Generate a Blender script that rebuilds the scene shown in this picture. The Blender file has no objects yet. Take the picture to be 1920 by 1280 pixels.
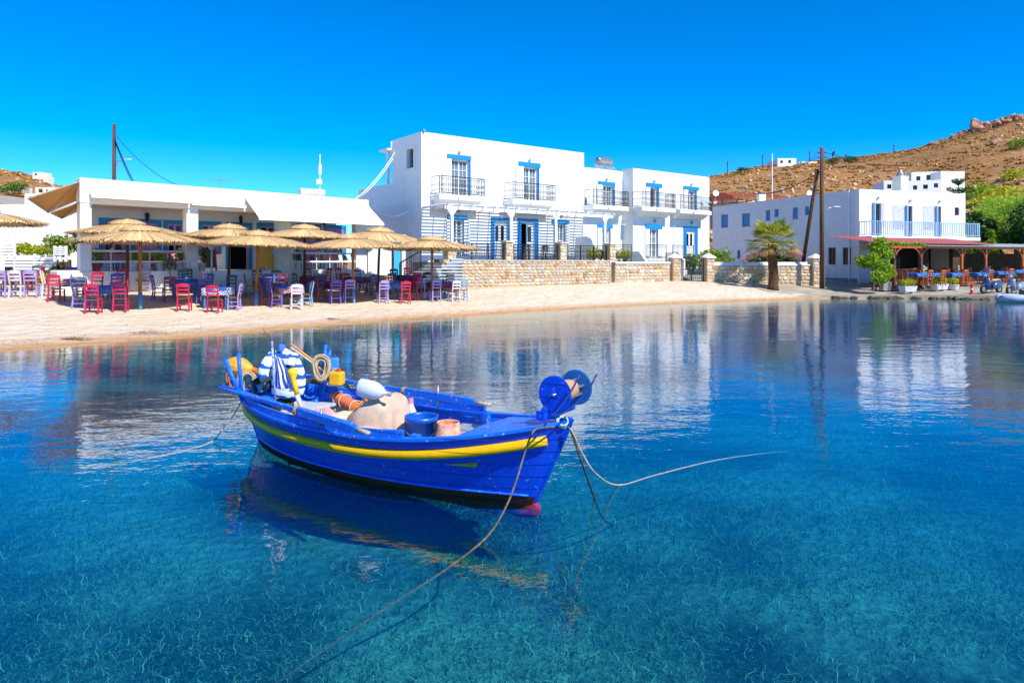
import bpy, bmesh, math, random
from mathutils import Vector, Matrix, noise as mnoise
sc = bpy.context.scene
R = math.radians
rnd = random.Random(7)
COL = sc.collection
# ------------------------------------------------------------------ camera, sky, sun, exposure
H, F, CX, HY = 2.1, 1280.0, 960.0, 492.0
cam_d = bpy.data.cameras.new('camera'); cam = bpy.data.objects.new('camera', cam_d); COL.objects.link(cam)
cam.location = (0, 0, H); cam.rotation_euler = (R(90), 0, 0)
cam_d.sensor_width = 36; cam_d.lens = 24; cam_d.shift_y = -(640 - HY) / 1920
cam_d.clip_start = .05; cam_d.clip_end = 6000
sc.camera = cam
SUN_EL, SUN_AZ = 46.0, math.degrees(math.atan2(.66, -.75))     # sun stands behind the camera to the right (azimuth from +Y, clockwise)
wd = bpy.data.worlds.new('World'); sc.world = wd; wd.use_nodes = True
nt = wd.node_tree; bg = nt.nodes['Background']
sky = nt.nodes.new('ShaderNodeTexSky'); sky.sky_type = 'NISHITA'; sky.sun_disc = False
sky.sun_elevation = R(SUN_EL); sky.sun_rotation = R(SUN_AZ)
sky.air_density = 0.5; sky.dust_density = 0.0; sky.ozone_density = 6.0; sky.altitude = 0
hs = nt.nodes.new('ShaderNodeHueSaturation'); hs.inputs['Saturation'].default_value = 1.33; hs.inputs['Value'].default_value = 1.0
nt.links.new(sky.outputs[0], hs.inputs['Color']); nt.links.new(hs.outputs[0], bg.inputs[0])
bg.inputs[1].default_value = 0.15
sd = bpy.data.lights.new('sun', 'SUN'); sd.energy = 3.15; sd.angle = R(.5); sd.color = (1, .965, .91)
sun = bpy.data.objects.new('sun', sd); COL.objects.link(sun)
_s = Vector((math.sin(R(SUN_AZ)) * math.cos(R(SUN_EL)), math.cos(R(SUN_AZ)) * math.cos(R(SUN_EL)), math.sin(R(SUN_EL))))
sun.rotation_euler = _s.to_track_quat('Z', 'Y').to_euler()
vs = sc.view_settings; vs.view_transform = 'Standard'; vs.look = 'None'; vs.gamma = 1; vs.exposure = 0.98
sc.cycles.use_denoising = True
sc.cycles.max_bounces = 8; sc.cycles.transparent_max_bounces = 12
sc.cycles.caustics_reflective = False; sc.cycles.caustics_refractive = False

# ------------------------------------------------------------------ helpers
def hx(s):
    s = s.lstrip('#'); o = []
    for i in (0, 2, 4):
        v = int(s[i:i + 2], 16) / 255
        o.append(v / 12.92 if v <= .04045 else ((v + .055) / 1.055) ** 2.4)
    return (o[0], o[1], o[2], 1)
def at(px, py, Y):                      # world point at a depth
    return Vector(((px - CX) / F * Y, Y, H - (py - HY) / F * Y))
def W(px, py, z):                       # world point at a height
    Y = F * (H - z) / (py - HY); return Vector(((px - CX) / F * Y, Y, z))
MATS = {}
def mat(name, col, rough=.6, var=.12, scale=6, bump=0, bscale=60, metal=0, spec=.5, col2=None, island=0, detail=4, coat=0, alpha=None, trans=0, stretch=None, vlo=None):
    """procedural paint / stone / cloth: base colour with noise variation, optional relief"""
    if name in MATS: return MATS[name]
    m = bpy.data.materials.new(name); m.use_nodes = True; MATS[name] = m
    n = m.node_tree.nodes; l = m.node_tree.links; b = n['Principled BSDF']
    b.inputs['Roughness'].default_value = rough; b.inputs['Metallic'].default_value = metal
    b.inputs['Specular IOR Level'].default_value = spec; b.inputs['Coat Weight'].default_value = coat
    b.inputs['Transmission Weight'].default_value = trans
    if alpha is not None: b.inputs['Alpha'].default_value = alpha
    c = hx(col) if isinstance(col, str) else tuple(col) + (1,) * (4 - len(col))
    tc = n.new('ShaderNodeTexCoord'); no = n.new('ShaderNodeTexNoise')
    src = tc.outputs['Object']
    if stretch:
        mp = n.new('ShaderNodeMapping'); mp.inputs['Scale'].default_value = stretch; l.new(src, mp.inputs[0]); src = mp.outputs[0]
    l.new(src, no.inputs[0]); no.inputs['Scale'].default_value = scale; no.inputs['Detail'].default_value = detail
    rp = n.new('ShaderNodeValToRGB'); l.new(no.outputs[0], rp.inputs[0])
    rp.color_ramp.elements[0].position = .3; rp.color_ramp.elements[1].position = .7
    lo = hx(col2) if col2 else tuple(x * (1 - 2 * var) for x in c[:3]) + (1,)
    hi = c if col2 else tuple(min(1, x * (1 + var)) for x in c[:3]) + (1,)
    rp.color_ramp.elements[0].color = lo; rp.color_ramp.elements[1].color = hi
    out = rp.outputs[0]
    if island:
        g = n.new('ShaderNodeNewGeometry'); h = n.new('ShaderNodeHueSaturation'); mr = n.new('ShaderNodeMapRange')
        mr.inputs['To Min'].default_value = 1 - island; mr.inputs['To Max'].default_value = 1 + island
        l.new(g.outputs['Random Per Island'], mr.inputs[0]); l.new(mr.outputs[0], h.inputs['Value']); l.new(out, h.inputs['Color']); out = h.outputs[0]
    l.new(out, b.inputs['Base Color'])
    if bump:
        n2 = n.new('ShaderNodeTexNoise'); n2.inputs['Scale'].default_value = bscale; n2.inputs['Detail'].default_value = 5
        l.new(src, n2.inputs[0]); bp = n.new('ShaderNodeBump'); bp.inputs['Strength'].default_value = 1; bp.inputs['Distance'].default_value = bump
        l.new(n2.outputs[0], bp.inputs['Height']); l.new(bp.outputs[0], b.inputs['Normal'])
    return m
def leafmat(name, lo, hi, trans=.35, rough=.55):
    if name in MATS: return MATS[name]
    m = bpy.data.materials.new(name); m.use_nodes = True; MATS[name] = m
    n = m.node_tree.nodes; l = m.node_tree.links; b = n['Principled BSDF']; o = n['Material Output']
    g = n.new('ShaderNodeNewGeometry'); rp = n.new('ShaderNodeValToRGB')
    rp.color_ramp.elements[0].color = hx(lo); rp.color_ramp.elements[1].color = hx(hi)
    l.new(g.outputs['Random Per Island'], rp.inputs[0]); l.new(rp.outputs[0], b.inputs['Base Color']); b.inputs['Roughness'].default_value = rough
    t = n.new('ShaderNodeBsdfTranslucent'); l.new(rp.outputs[0], t.inputs[0]); mx = n.new('ShaderNodeMixShader'); mx.inputs[0].default_value = trans
    l.new(b.outputs[0], mx.inputs[1]); l.new(t.outputs[0], mx.inputs[2]); l.new(mx.outputs[0], o.inputs[0])
    return m

class MB:
    """collects faces; build() links them as ONE mesh object"""
    def __init__(s): s.v = []; s.f = []
    def add(s, vs, fs):
        o = len(s.v); s.v += [tuple(v) for v in vs]; s.f += [tuple(i + o for i in f) for f in fs]; return s
    def box(s, x0, y0, z0, x1, y1, z1):
        x0, x1 = sorted((x0, x1)); y0, y1 = sorted((y0, y1)); z0, z1 = sorted((z0, z1))
        return s.add([(x0,y0,z0),(x1,y0,z0),(x1,y1,z0),(x0,y1,z0),(x0,y0,z1),(x1,y0,z1),(x1,y1,z1),(x0,y1,z1)],
                     [(0,3,2,1),(4,5,6,7),(0,1,5,4),(1,2,6,5),(2,3,7,6),(3,0,4,7)])
    def bar(s, a, b, w, h=None, up=(0,0,1)):          # rectangular bar from a to b
        a = Vector(a); b = Vector(b); d = (b - a).normalized(); h = h or w
        u = Vector(up)
        if abs(d.dot(u)) > .98: u = Vector((0,1,0))
        r = d.cross(u).normalized(); u = r.cross(d)
        q = [a + r*sx*w/2 + u*sz*h/2 for sx, sz in ((-1,-1),(1,-1),(1,1),(-1,1))]
        q += [p + (b - a) for p in q]
        return s.add(q, [(3,2,1,0),(4,5,6,7),(0,1,5,4),(1,2,6,5),(2,3,7,6),(3,0,4,7)])
    def tube(s, pts, r, n=8, cap=True, flat=None):
        pts = [Vector(p) for p in pts]; k = len(pts); rs = r if isinstance(r, (list, tuple)) else [r] * k
        vs = []; prev = None
        for i, p in enumerate(pts):
            d = (pts[min(i+1,k-1)] - pts[max(i-1,0)]).normalized()
            if prev is None:
                up = Vector((0,0,1)) if abs(d.z) < .9 else Vector((1,0,0))
                u = d.cross(up).normalized()
            else:
                u = prev - d * prev.dot(d); u = u.normalized() if u.length > 1e-6 else d.orthogonal().normalized()
            prev = u; w = d.cross(u)
            for j in range(n):
                a = 2*math.pi*j/n; vs.append(p + (u*math.cos(a) + w*math.sin(a)*(flat or 1)) * rs[i])
        fs = [(i*n+j, i*n+(j+1)%n, (i+1)*n+(j+1)%n, (i+1)*n+j) for i in range(k-1) for j in range(n)]
        if cap: fs += [tuple(range(n-1,-1,-1)), tuple(range((k-1)*n, k*n))]
        return s.add(vs, fs)
    def lathe(s, prof, n=16, M=None, cap=True):
        M = M or Matrix(); k = len(prof); vs = []
        for r, z in prof:
            for j in range(n):
                a = 2*math.pi*j/n; vs.append(M @ Vector((r*math.cos(a), r*math.sin(a), z)))
        fs = [(i*n+j, i*n+(j+1)%n, (i+1)*n+(j+1)%n, (i+1)*n+j) for i in range(k-1) for j in range(n)]
        if cap: fs += [tuple(range(n-1,-1,-1)), tuple(range((k-1)*n, k*n))]
        return s.add(vs, fs)
    def prism(s, poly, o, ax, ay, az):                # polygon in plane (ax,ay), extruded along vector az
        o, ax, ay, az = map(Vector, (o, ax, ay, az)); n = len(poly)
        a = [o + ax*p[0] + ay*p[1] for p in poly]; vs = a + [p + az for p in a]
        return s.add(vs, [tuple(range(n-1,-1,-1)), tuple(range(n,2*n))] + [(i,(i+1)%n,n+(i+1)%n,n+i) for i in range(n)])
    def blob(s, c, r, seed=0, amp=.25, sub=2, freq=1.5, flat=None):
        bm = bmesh.new(); bmesh.ops.create_icosphere(bm, subdivisions=sub, radius=1); c = Vector(c)
        rr = Vector(r) if hasattr(r, '__len__') else Vector((r,r,r)); vs = []
        for v in bm.verts:
            k = 1 + amp * mnoise.noise(v.co * freq + Vector((seed*7.3, seed*1.7, seed*3.1)))
            q = Vector((v.co.x*rr.x, v.co.y*rr.y, v.co.z*rr.z)) * k
            if flat is not None and q.z < flat: q.z = flat
            vs.append(c + q)
        fs = [tuple(v.index for v in f.verts) for f in bm.faces]; bm.free()
        return s.add(vs, fs)
    def walls(s, u0, u1, z0, z1, y, th, holes=()):    # wall slab in local XZ with real openings; front face at y, back at y+th
        us = sorted({u0, u1} | {h[0] for h in holes} | {h[1] for h in holes}); zs = sorted({z0, z1} | {h[2] for h in holes} | {h[3] for h in holes})
        us = [u for u in us if u0 <= u <= u1]; zs = [z for z in zs if z0 <= z <= z1]
        for a, b in zip(us, us[1:]):
            for c, d in zip(zs, zs[1:]):
                mu, mz = (a+b)/2, (c+d)/2
                if any(h[0] < mu < h[1] and h[2] < mz < h[3] for h in holes): continue
                s.add([(a,y,c),(b,y,c),(b,y,d),(a,y,d)], [(0,1,2,3)]); s.add([(a,y+th,c),(b,y+th,c),(b,y+th,d),(a,y+th,d)], [(3,2,1,0)])
        def rim(a,b,c,d,inn):
            q = [(a,y,c),(b,y,c),(b,y,d),(a,y,d),(a,y+th,c),(b,y+th,c),(b,y+th,d),(a,y+th,d)]
            fs = [(0,4,5,1),(1,5,6,2),(2,6,7,3),(3,7,4,0)]
            s.add(q, [f[::-1] for f in fs] if inn else fs)
        rim(u0,u1,z0,z1,False)
        for h in holes: rim(max(h[0],u0),min(h[1],u1),max(h[2],z0),min(h[3],z1),True)
        return s
    def mesh(s, name):
        me = bpy.data.meshes.new(name); me.from_pydata(s.v, [], s.f); me.update(); return me
    def build(s, name, m, parent=None, smooth=False, bevel=0, loc=None, rotz=0, seg=2, sub=0, recalc=False):
        me = s.mesh(name)
        if recalc:
            bm = bmesh.new(); bm.from_mesh(me); bmesh.ops.recalc_face_normals(bm, faces=bm.faces); bm.to_mesh(me); bm.free()
        me.materials.append(m)
        return link(name, me, parent, smooth, bevel, loc, rotz, seg, sub)
def link(name, me, parent=None, smooth=False, bevel=0, loc=None, rotz=0, seg=2, sub=0):
    if smooth: me.polygons.foreach_set('use_smooth', [True] * len(me.polygons))
    o = bpy.data.objects.new(name, me); COL.objects.link(o)
    if parent: o.parent = parent
    if loc is not None: o.location = loc
    if rotz: o.rotation_euler = (0, 0, rotz)
    if sub:
        sm = o.modifiers.new('subdivision', 'SUBSURF'); sm.levels = sub; sm.render_levels = sub
    if bevel:
        b = o.modifiers.new('bevel', 'BEVEL'); b.width = bevel; b.segments = seg; b.limit_method = 'ANGLE'; b.angle_limit = R(40)
    return o
def tag(o, label, cat, group=None, kind=None):
    if label: o['label'] = label
    if cat: o['category'] = cat
    if group: o['group'] = group
    if kind: o['kind'] = kind
    return o
def thing(name, label, cat, loc=(0,0,0), rotz=0, group=None):
    o = bpy.data.objects.new(name, None); COL.objects.link(o); o.location = loc; o.rotation_euler = (0,0,rotz); o.empty_display_size = .3
    return tag(o, label, cat, group)
def kids(o, _c={}): return [c for c in COL.objects if c.parent == o]
def copy_tree(o, parent=None, mats=None):
    c = o.copy(); COL.objects.link(c); c.parent = parent
    for ch in o.children: copy_tree(ch, c)
    return c
class Frame:
    """facade frame: local x along the front, local y into the building"""
    def __init__(s, O, d, z0=0):
        s.O = Vector((O[0], O[1])); d = Vector(d).normalized(); s.d = d; s.n = Vector((-d.y, d.x)); s.z0 = z0; s.rot = math.atan2(d.y, d.x)
        s.loc = Vector((O[0], O[1], z0))
    def u(s, px, v=0):                 # local x seen at pixel column px on the plane at local y=v
        k = (px - CX) / F; o = s.O + s.n * v
        return (k * o.y - o.x) / (s.d.x - k * s.d.y)
    def v(s, px, u=0):                 # local y seen at px on the side plane local x=u
        k = (px - CX) / F; o = s.O + s.d * u
        return (k * o.y - o.x) / (s.n.x - k * s.n.y)
    def depth(s, u, v): return (s.O + s.d*u + s.n*v).y
    def z(s, px, py, v=0):             # local height
        return H - (py - HY) / F * s.depth(s.u(px, v), v) - s.z0
    def w(s, u, v, z): p = s.O + s.d*u + s.n*v; return Vector((p.x, p.y, z + s.z0))
def leaves(mb, c, r, n, size, rng, shell=.5, up=.3, aspect=.5, droop=0):
    """leaf-sized faces through an ellipsoid volume"""
    c = Vector(c); r = Vector(r) if hasattr(r,'__len__') else Vector((r,r,r))
    for _ in range(n):
        while True:
            d = Vector((rng.gauss(0,1), rng.gauss(0,1), rng.gauss(0,1)))
            if d.length > .01: break
        d.normalize(); k = (shell + (1-shell)*rng.random()) ** .6 if rng.random() < .8 else rng.random()
        k *= .82 + .3 * mnoise.noise(d*2.3 + c)
        p = c + Vector((d.x*r.x, d.y*r.y, d.z*r.z)) * k
        a = Vector((rng.gauss(0,1), rng.gauss(0,1), rng.gauss(0,1)+up-droop)).normalized(); b = a.cross(Vector((rng.gauss(0,1), rng.gauss(0,1), rng.gauss(0,1)))).normalized()
        L = size * rng.uniform(.6, 1.3); w = L * aspect / 2
        mb.add([p - a*L*.5, p + b*w, p + a*L*.5, p - b*w], [(0,1,2,3)])
    return mb

# ------------------------------------------------------------------ shared materials
WHITE = mat('white_plaster', '#e9e7e2', .8, .02, 1.2, .004, 30)
WHITE2 = mat('white_paint', '#eceae6', .5, .03, 8)
SHWALL = mat('rough_whitewash', '#e6e4df', .85, .04, 2, .03, 9)
BLUEP = mat('door_blue_paint', '#0a78c0', .45, .08, 10)
BLUET = mat('taverna_blue_paint', '#1c86b8', .5, .08, 6)
LILAC = mat('lilac_paint', '#c98ec2', .5, .08, 10)
IRON = mat('black_iron', '#15161a', .5, .2, 20, spec=.4)
GLASS = mat('window_glass', '#1c2f3d', .06, .3, 3, spec=.6, alpha=.25)
GLASSD = mat('dark_glass', '#0b0f14', .06, .3, 3, spec=.5)
CURTAIN = mat('white_curtain', '#c9d6de', .9, .12, 30, stretch=(3,3,.1))
DARK = mat('dark_interior', '#0d0d10', .9, .2, 3)  # near-black stands in for the unlit rooms behind openings
THATCH = mat('reed_thatch', '#f0d09a', .9, .3, 25, col2='#cc9c5a', island=.25)
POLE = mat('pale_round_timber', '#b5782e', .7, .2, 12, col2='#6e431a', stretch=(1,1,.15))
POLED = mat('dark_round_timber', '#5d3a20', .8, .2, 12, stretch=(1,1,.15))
WOODP = mat('weathered_pole_wood', '#6a4a2e', .85, .2, 14, col2='#33241a', stretch=(1,1,.08), bump=.006, bscale=30)
TRUNK = mat('bark', '#5a4630', .9, .2, 10, bump=.01, bscale=20)
TERRA = mat('terracotta', '#b45a34', .8, .15, 10)
ORANGEW = mat('varnished_orange_wood', '#b35a16', .45, .15, 10, stretch=(1,1,.2))
BROWNW = mat('brown_wood', '#5a2c17', .6, .15, 10)
GREYM = mat('grey_metal', '#9a9fa3', .4, .1, 10, metal=.6)
STONEL = mat('marble_planter', '#cfcfd2', .5, .12, 4)
CONC = mat('grey_concrete', '#8d8f92', .9, .12, 3, .004, 40)
LGREEN = leafmat('leaf_bright', '#3c6a10', '#9fb61f')
LDEEP = leafmat('leaf_deep', '#173a0d', '#4d7a1c')
LYEL = leafmat('leaf_yellow', '#8a9a10', '#d2cf2a')
# ------------------------------------------------------------------ terrain
SHORE = [(-120,-30),(-60,-6),(-34,4),(-22,9.5),(-14.1,14.3),(-12,16),(-10.43,17.57),(-8.53,19.5),(-6.3,22.4),(-3.2,25.6),(.92,29.5),(6.3,33.6),(12.8,37.3),(18.8,39.9),(23,39.6),(26.7,38.4),(30,36.6),(36,34),(50,30.5),(90,27),(150,25)]
def shore_d(x, y):
    best = 1e9; sg = 1
    for (ax, ay), (bx, by) in zip(SHORE, SHORE[1:]):
        dx, dy = bx-ax, by-ay; t = max(0, min(1, ((x-ax)*dx + (y-ay)*dy) / (dx*dx+dy*dy)))
        ex, ey = x-ax-t*dx, y-ay-t*dy; q = ex*ex+ey*ey
        if q < best: best = q; sg = 1 if dx*ey - dy*ex >= 0 else -1
    return sg * math.sqrt(best)
def lerpt(tab, x):
    if x <= tab[0][0]: return tab[0][1]
    for (a, p), (b, q) in zip(tab, tab[1:]):
        if x <= b: return p + (q-p)*(x-a)/(b-a)
    return tab[-1][1]
SL = [(-30,.10),(-12,.10),(-6,.115),(-2,.14),(1,.16),(6,.17),(12,.17),(17,.15),(24,.10),(60,.08)]
CAP = [(-30,1.05),(0,1.0),(12,.95),(20,.92),(60,.92)]
def gz(x, y, d=None):
    d = shore_d(x, y) if d is None else d
    if d < 0:
        e = -d; return -.68 * (1 - math.exp(-e * .27)) - .02
    s = lerpt(SL, x); c = lerpt(CAP, x); z = s * d
    k = .12
    return c - k * math.log(1 + math.exp((c - z) / k)) + k * math.log(1 + math.exp(c / k)) * math.exp(-z*4) - c * math.exp(-z*4)
def G(px, py):                          # ground point seen at a pixel
    lo, hi = 12.0, 62.0
    for _ in range(40):
        m = (lo+hi)/2; p = at(px, py, m)
        if p.z > gz(p.x, p.y): lo = m
        else: hi = m
    p = at(px, py, hi); p.z = gz(p.x, p.y); return p
def GD(px, Y):                          # ground point at a pixel column and depth
    x = (px-CX)/F*Y; return Vector((x, Y, gz(x, Y)))

def nodes_mat(name):
    m = bpy.data.materials.new(name); m.use_nodes = True; MATS[name] = m; return m, m.node_tree.nodes, m.node_tree.links
def ramp(n, l, src, stops):
    r = n.new('ShaderNodeValToRGB'); l.new(src, r.inputs[0]); e = r.color_ramp.elements
    while len(e) < len(stops): e.new(.5)
    for k, (p, c) in zip(e, stops): k.position = p; k.color = hx(c) if isinstance(c, str) else (c, c, c, 1)
    return r.outputs[0]
def noise(n, l, src, scale, detail=4, rough=.5):
    t = n.new('ShaderNodeTexNoise'); t.inputs['Scale'].default_value = scale; t.inputs['Detail'].default_value = detail; t.inputs['Roughness'].default_value = rough
    l.new(src, t.inputs[0]); return t.outputs[0]
def mixc(n, l, f, a, b, mode='MIX'):
    m = n.new('ShaderNodeMix'); m.data_type = 'RGBA'; m.blend_type = mode
    if isinstance(f, (int, float)): m.inputs[0].default_value = f
    else: l.new(f, m.inputs[0])
    for s, i in ((a, 6), (b, 7)):
        if isinstance(s, str): m.inputs[i].default_value = hx(s)
        else: l.new(s, m.inputs[i])
    return m.outputs[2]
def sand_material():
    m, n, l = nodes_mat('beach_sand'); b = n['Principled BSDF']; b.inputs['Roughness'].default_value = .9
    g = n.new('ShaderNodeNewGeometry'); P = g.outputs['Position']; sx = n.new('ShaderNodeSeparateXYZ'); l.new(P, sx.inputs[0])
    big = ramp(n, l, noise(n, l, P, .55, 5), [(.3, '#cbae88'), (.7, '#e6d8c2')])
    mid = ramp(n, l, noise(n, l, P, 5, 6, .7), [(.3, '#c2a280'), (.65, '#eadccb')])
    fine = ramp(n, l, noise(n, l, P, 38, 3, .8), [(.35, '#7d6a54'), (.5, '#d8c3a4'), (.68, '#f6eddc')])
    c = mixc(n, l, .4, big, mid); c = mixc(n, l, .42, c, fine)
    # wet strip along the water, driven by height
    mr = n.new('ShaderNodeMapRange'); mr.inputs['From Min'].default_value = .02; mr.inputs['From Max'].default_value = .16; l.new(sx.outputs[2], mr.inputs[0])
    wn = n.new('ShaderNodeMath'); wn.operation = 'ADD'; l.new(mr.outputs[0], wn.inputs[0])
    nn = n.new('ShaderNodeMath'); nn.operation = 'MULTIPLY_ADD'; nn.inputs[1].default_value = .5; nn.inputs[2].default_value = -.25; l.new(noise(n, l, P, 1.3, 3), nn.inputs[0]); l.new(nn.outputs[0], wn.inputs[1]); wn.use_clamp = True
    c = mixc(n, l, wn.outputs[0], '#b98c5a', c)
    l.new(c, b.inputs['Base Color'])
    bp = n.new('ShaderNodeBump'); bp.inputs['Distance'].default_value = .06; l.new(noise(n, l, P, 5, 8, .7), bp.inputs['Height'])
    vf = n.new('ShaderNodeTexVoronoi'); vf.feature = 'SMOOTH_F1'; vf.inputs['Scale'].default_value = 2.6; l.new(P, vf.inputs[0]); bp2 = n.new('ShaderNodeBump'); bp2.inputs['Distance'].default_value = .10; l.new(vf.outputs[0], bp2.inputs['Height']); l.new(bp.outputs[0], bp2.inputs['Normal']); l.new(bp2.outputs[0], b.inputs['Normal'])
    return m
SAND = sand_material()
def seabed_material():
    m, n, l = nodes_mat('seabed'); b = n['Principled BSDF']; b.inputs['Roughness'].default_value = .9
    g = n.new('ShaderNodeNewGeometry'); P = g.outputs['Position']; sx = n.new('ShaderNodeSeparateXYZ'); l.new(P, sx.inputs[0])
    vo = n.new('ShaderNodeTexVoronoi'); vo.inputs['Scale'].default_value = 7; l.new(P, vo.inputs[0])
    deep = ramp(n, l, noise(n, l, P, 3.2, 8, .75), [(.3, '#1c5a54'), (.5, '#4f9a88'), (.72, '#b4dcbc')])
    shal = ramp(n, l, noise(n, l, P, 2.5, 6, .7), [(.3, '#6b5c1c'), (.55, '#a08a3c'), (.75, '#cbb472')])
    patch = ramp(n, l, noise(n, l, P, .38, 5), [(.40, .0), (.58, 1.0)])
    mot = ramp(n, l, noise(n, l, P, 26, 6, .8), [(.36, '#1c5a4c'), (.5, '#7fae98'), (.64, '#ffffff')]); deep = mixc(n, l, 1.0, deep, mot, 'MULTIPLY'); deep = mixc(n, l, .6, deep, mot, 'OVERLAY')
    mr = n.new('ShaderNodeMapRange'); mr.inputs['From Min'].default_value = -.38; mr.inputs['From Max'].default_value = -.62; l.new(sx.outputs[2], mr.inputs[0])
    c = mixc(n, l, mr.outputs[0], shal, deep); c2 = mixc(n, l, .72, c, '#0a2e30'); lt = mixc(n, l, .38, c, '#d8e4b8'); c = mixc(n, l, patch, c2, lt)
    l.new(c, b.inputs['Base Color'])
    bp = n.new('ShaderNodeBump'); bp.inputs['Distance'].default_value = .05; l.new(vo.outputs[0], bp.inputs['Height']); l.new(bp.outputs[0], b.inputs['Normal'])
    return m
def terrain():
    xs = [-60 + .5*i for i in range(281)]; ys = [-8 + .5*i for i in range(173)]
    D = {}; vs = []; 
    for j, y in enumerate(ys):
        for i, x in enumerate(xs):
            d = shore_d(x, y); D[(i, j)] = d
            z = gz(x, y, d)
            if d > .6: z += .025 * mnoise.noise(Vector((x*.9, y*.9, 0))) + .012 * mnoise.noise(Vector((x*3, y*3, 5)))
            vs.append((x, y, z))
    nx = len(xs); land = []; sea = []
    for j in range(len(ys)-1):
        for i in range(nx-1):
            f = (j*nx+i, j*nx+i+1, (j+1)*nx+i+1, (j+1)*nx+i)
            dm = max(D[(i,j)], D[(i+1,j)], D[(i,j+1)], D[(i+1,j+1)])
            (land if dm > -1.2 else sea).append(f)
    for nm, fs, m in (('beach', land, SAND), ('seabed', sea, seabed_material())):
        used = sorted({k for f in fs for k in f}); mp = {k: i for i, k in enumerate(used)}
        b = MB(); b.v = [vs[k] for k in used]; b.f = [tuple(mp[k] for k in f) for f in fs]
        tag(b.build(nm, m, smooth=True), None, None, kind='structure')
    MB().add([(-3000,77.5,.6),(3000,77.5,.6),(3000,4000,.6),(-3000,4000,.6)], [(0,1,2,3)]).build('ground', mat('dry_ground', '#a68a5c', .95, .2, .05))['kind'] = 'structure'
terrain()
def water():
    m, n, l = nodes_mat('sea_water'); n.remove(n['Principled BSDF']); o = n['Material Output']
    g = n.new('ShaderNodeNewGeometry'); P = g.outputs['Position']
    def wave(sc_, stretch, detail, rough=.5):
        mp = n.new('ShaderNodeMapping'); mp.inputs['Scale'].default_value = stretch; mp.inputs['Rotation'].default_value = (0, 0, R(-12)); l.new(P, mp.inputs[0]); return noise(n, l, mp.outputs[0], sc_, detail, rough)
    b1 = n.new('ShaderNodeBump'); b1.inputs['Distance'].default_value = .016; l.new(wave(.55, (.55, 1, 1), 2), b1.inputs['Height'])
    b2 = n.new('ShaderNodeBump'); b2.inputs['Distance'].default_value = .008; l.new(wave(3.2, (.5, 1, 1), 3), b2.inputs['Height']); l.new(b1.outputs[0], b2.inputs['Normal'])
    b3 = n.new('ShaderNodeBump'); b3.inputs['Distance'].default_value = .0018; l.new(wave(13, (.7, 1, 1), 2), b3.inputs['Height']); l.new(b2.outputs[0], b3.inputs['Normal'])
    fr = n.new('ShaderNodeFresnel'); mi = n.new('ShaderNodeMapRange'); l.new(g.outputs['Backfacing'], mi.inputs[0]); mi.inputs['To Min'].default_value = 1.7; mi.inputs['To Max'].default_value = 1/1.7; l.new(mi.outputs[0], fr.inputs['IOR']); l.new(b3.outputs[0], fr.inputs['Normal'])
    tr = n.new('ShaderNodeBsdfTransparent'); gl = n.new('ShaderNodeBsdfGlossy'); gl.inputs['Roughness'].default_value = .015; gl.inputs['Color'].default_value = (1, 1, 1, 1); l.new(b3.outputs[0], gl.inputs['Normal'])
    mx = n.new('ShaderNodeMixShader'); l.new(fr.outputs[0], mx.inputs[0]); l.new(tr.outputs[0], mx.inputs[1]); l.new(gl.outputs[0], mx.inputs[2]); l.new(mx.outputs[0], o.inputs['Surface'])
    va = n.new('ShaderNodeVolumeAbsorption'); va.inputs['Color'].default_value = (.04, .74, .92, 1); va.inputs['Density'].default_value = 1.25
    vs_ = n.new('ShaderNodeVolumeScatter'); vs_.inputs['Color'].default_value = (.01, .52, .95, 1); vs_.inputs['Density'].default_value = .13; vs_.inputs['Anisotropy'].default_value = .2
    ad = n.new('ShaderNodeAddShader'); l.new(va.outputs[0], ad.inputs[0]); l.new(vs_.outputs[0], ad.inputs[1]); l.new(ad.outputs[0], o.inputs['Volume'])
    w = MB().box(-100, -40, -4, 130, 48, 0).build('water', m); w['kind'] = 'structure'
water()
def seagrass():
    b = MB(); r = random.Random(3)
    N = 150000
    for _ in range(N):
        Y = 2.6 + 11 * r.random() ** 1.35; X = r.uniform(-.86, .86) * Y
        if mnoise.noise(Vector((X*.35, Y*.35, 2))) + .6*mnoise.noise(Vector((X*1.7, Y*1.7, 7))) < -.6 + .7*r.random(): continue
        z = gz(X, Y); L = .015 + .115*r.random()**1.8; w = r.uniform(.0018, .005)*(.7 + .06*Y); a = r.uniform(0, 6.28); t = Vector((math.cos(a), math.sin(a), 0))
        lean = r.uniform(.4, 1.9); la = r.uniform(0, 6.28); ld = Vector((math.cos(la), math.sin(la), 0)); p = Vector((X, Y, z)); vs = []; ph = r.uniform(0, 6)
        for k in range(5):
            s = k/4; q = p + Vector((0,0,L*s*(1-.35*lean*s))) + ld*(L*.7*lean*s*s) + t*(.022*math.sin(ph + s*8)*s) + ld*(.012*math.cos(ph*2+s*9)*s); ww = w*(1-.6*s)
            vs += [q - t*ww, q + t*ww]
        b.add(vs, [(2*k, 2*k+1, 2*k+3, 2*k+2) for k in range(4)])
    m = leafmat('seagrass_blade', '#0f3f34', '#fff2b8', .25)
    e = m.node_tree.nodes['Color Ramp'].color_ramp.elements; e[1].position = 1; k = e.new(.5); k.color = hx('#2a705a'); k = e.new(.66); k.color = hx('#6fb592'); k = e.new(.86); k.color = hx('#c4e0a8')  # pale stops double as bright caustic flecks, painted into the blades
    tag(b.build('seagrass', m), 'green seagrass waving on the sea floor', 'seagrass', kind='stuff')
seagrass()
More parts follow.
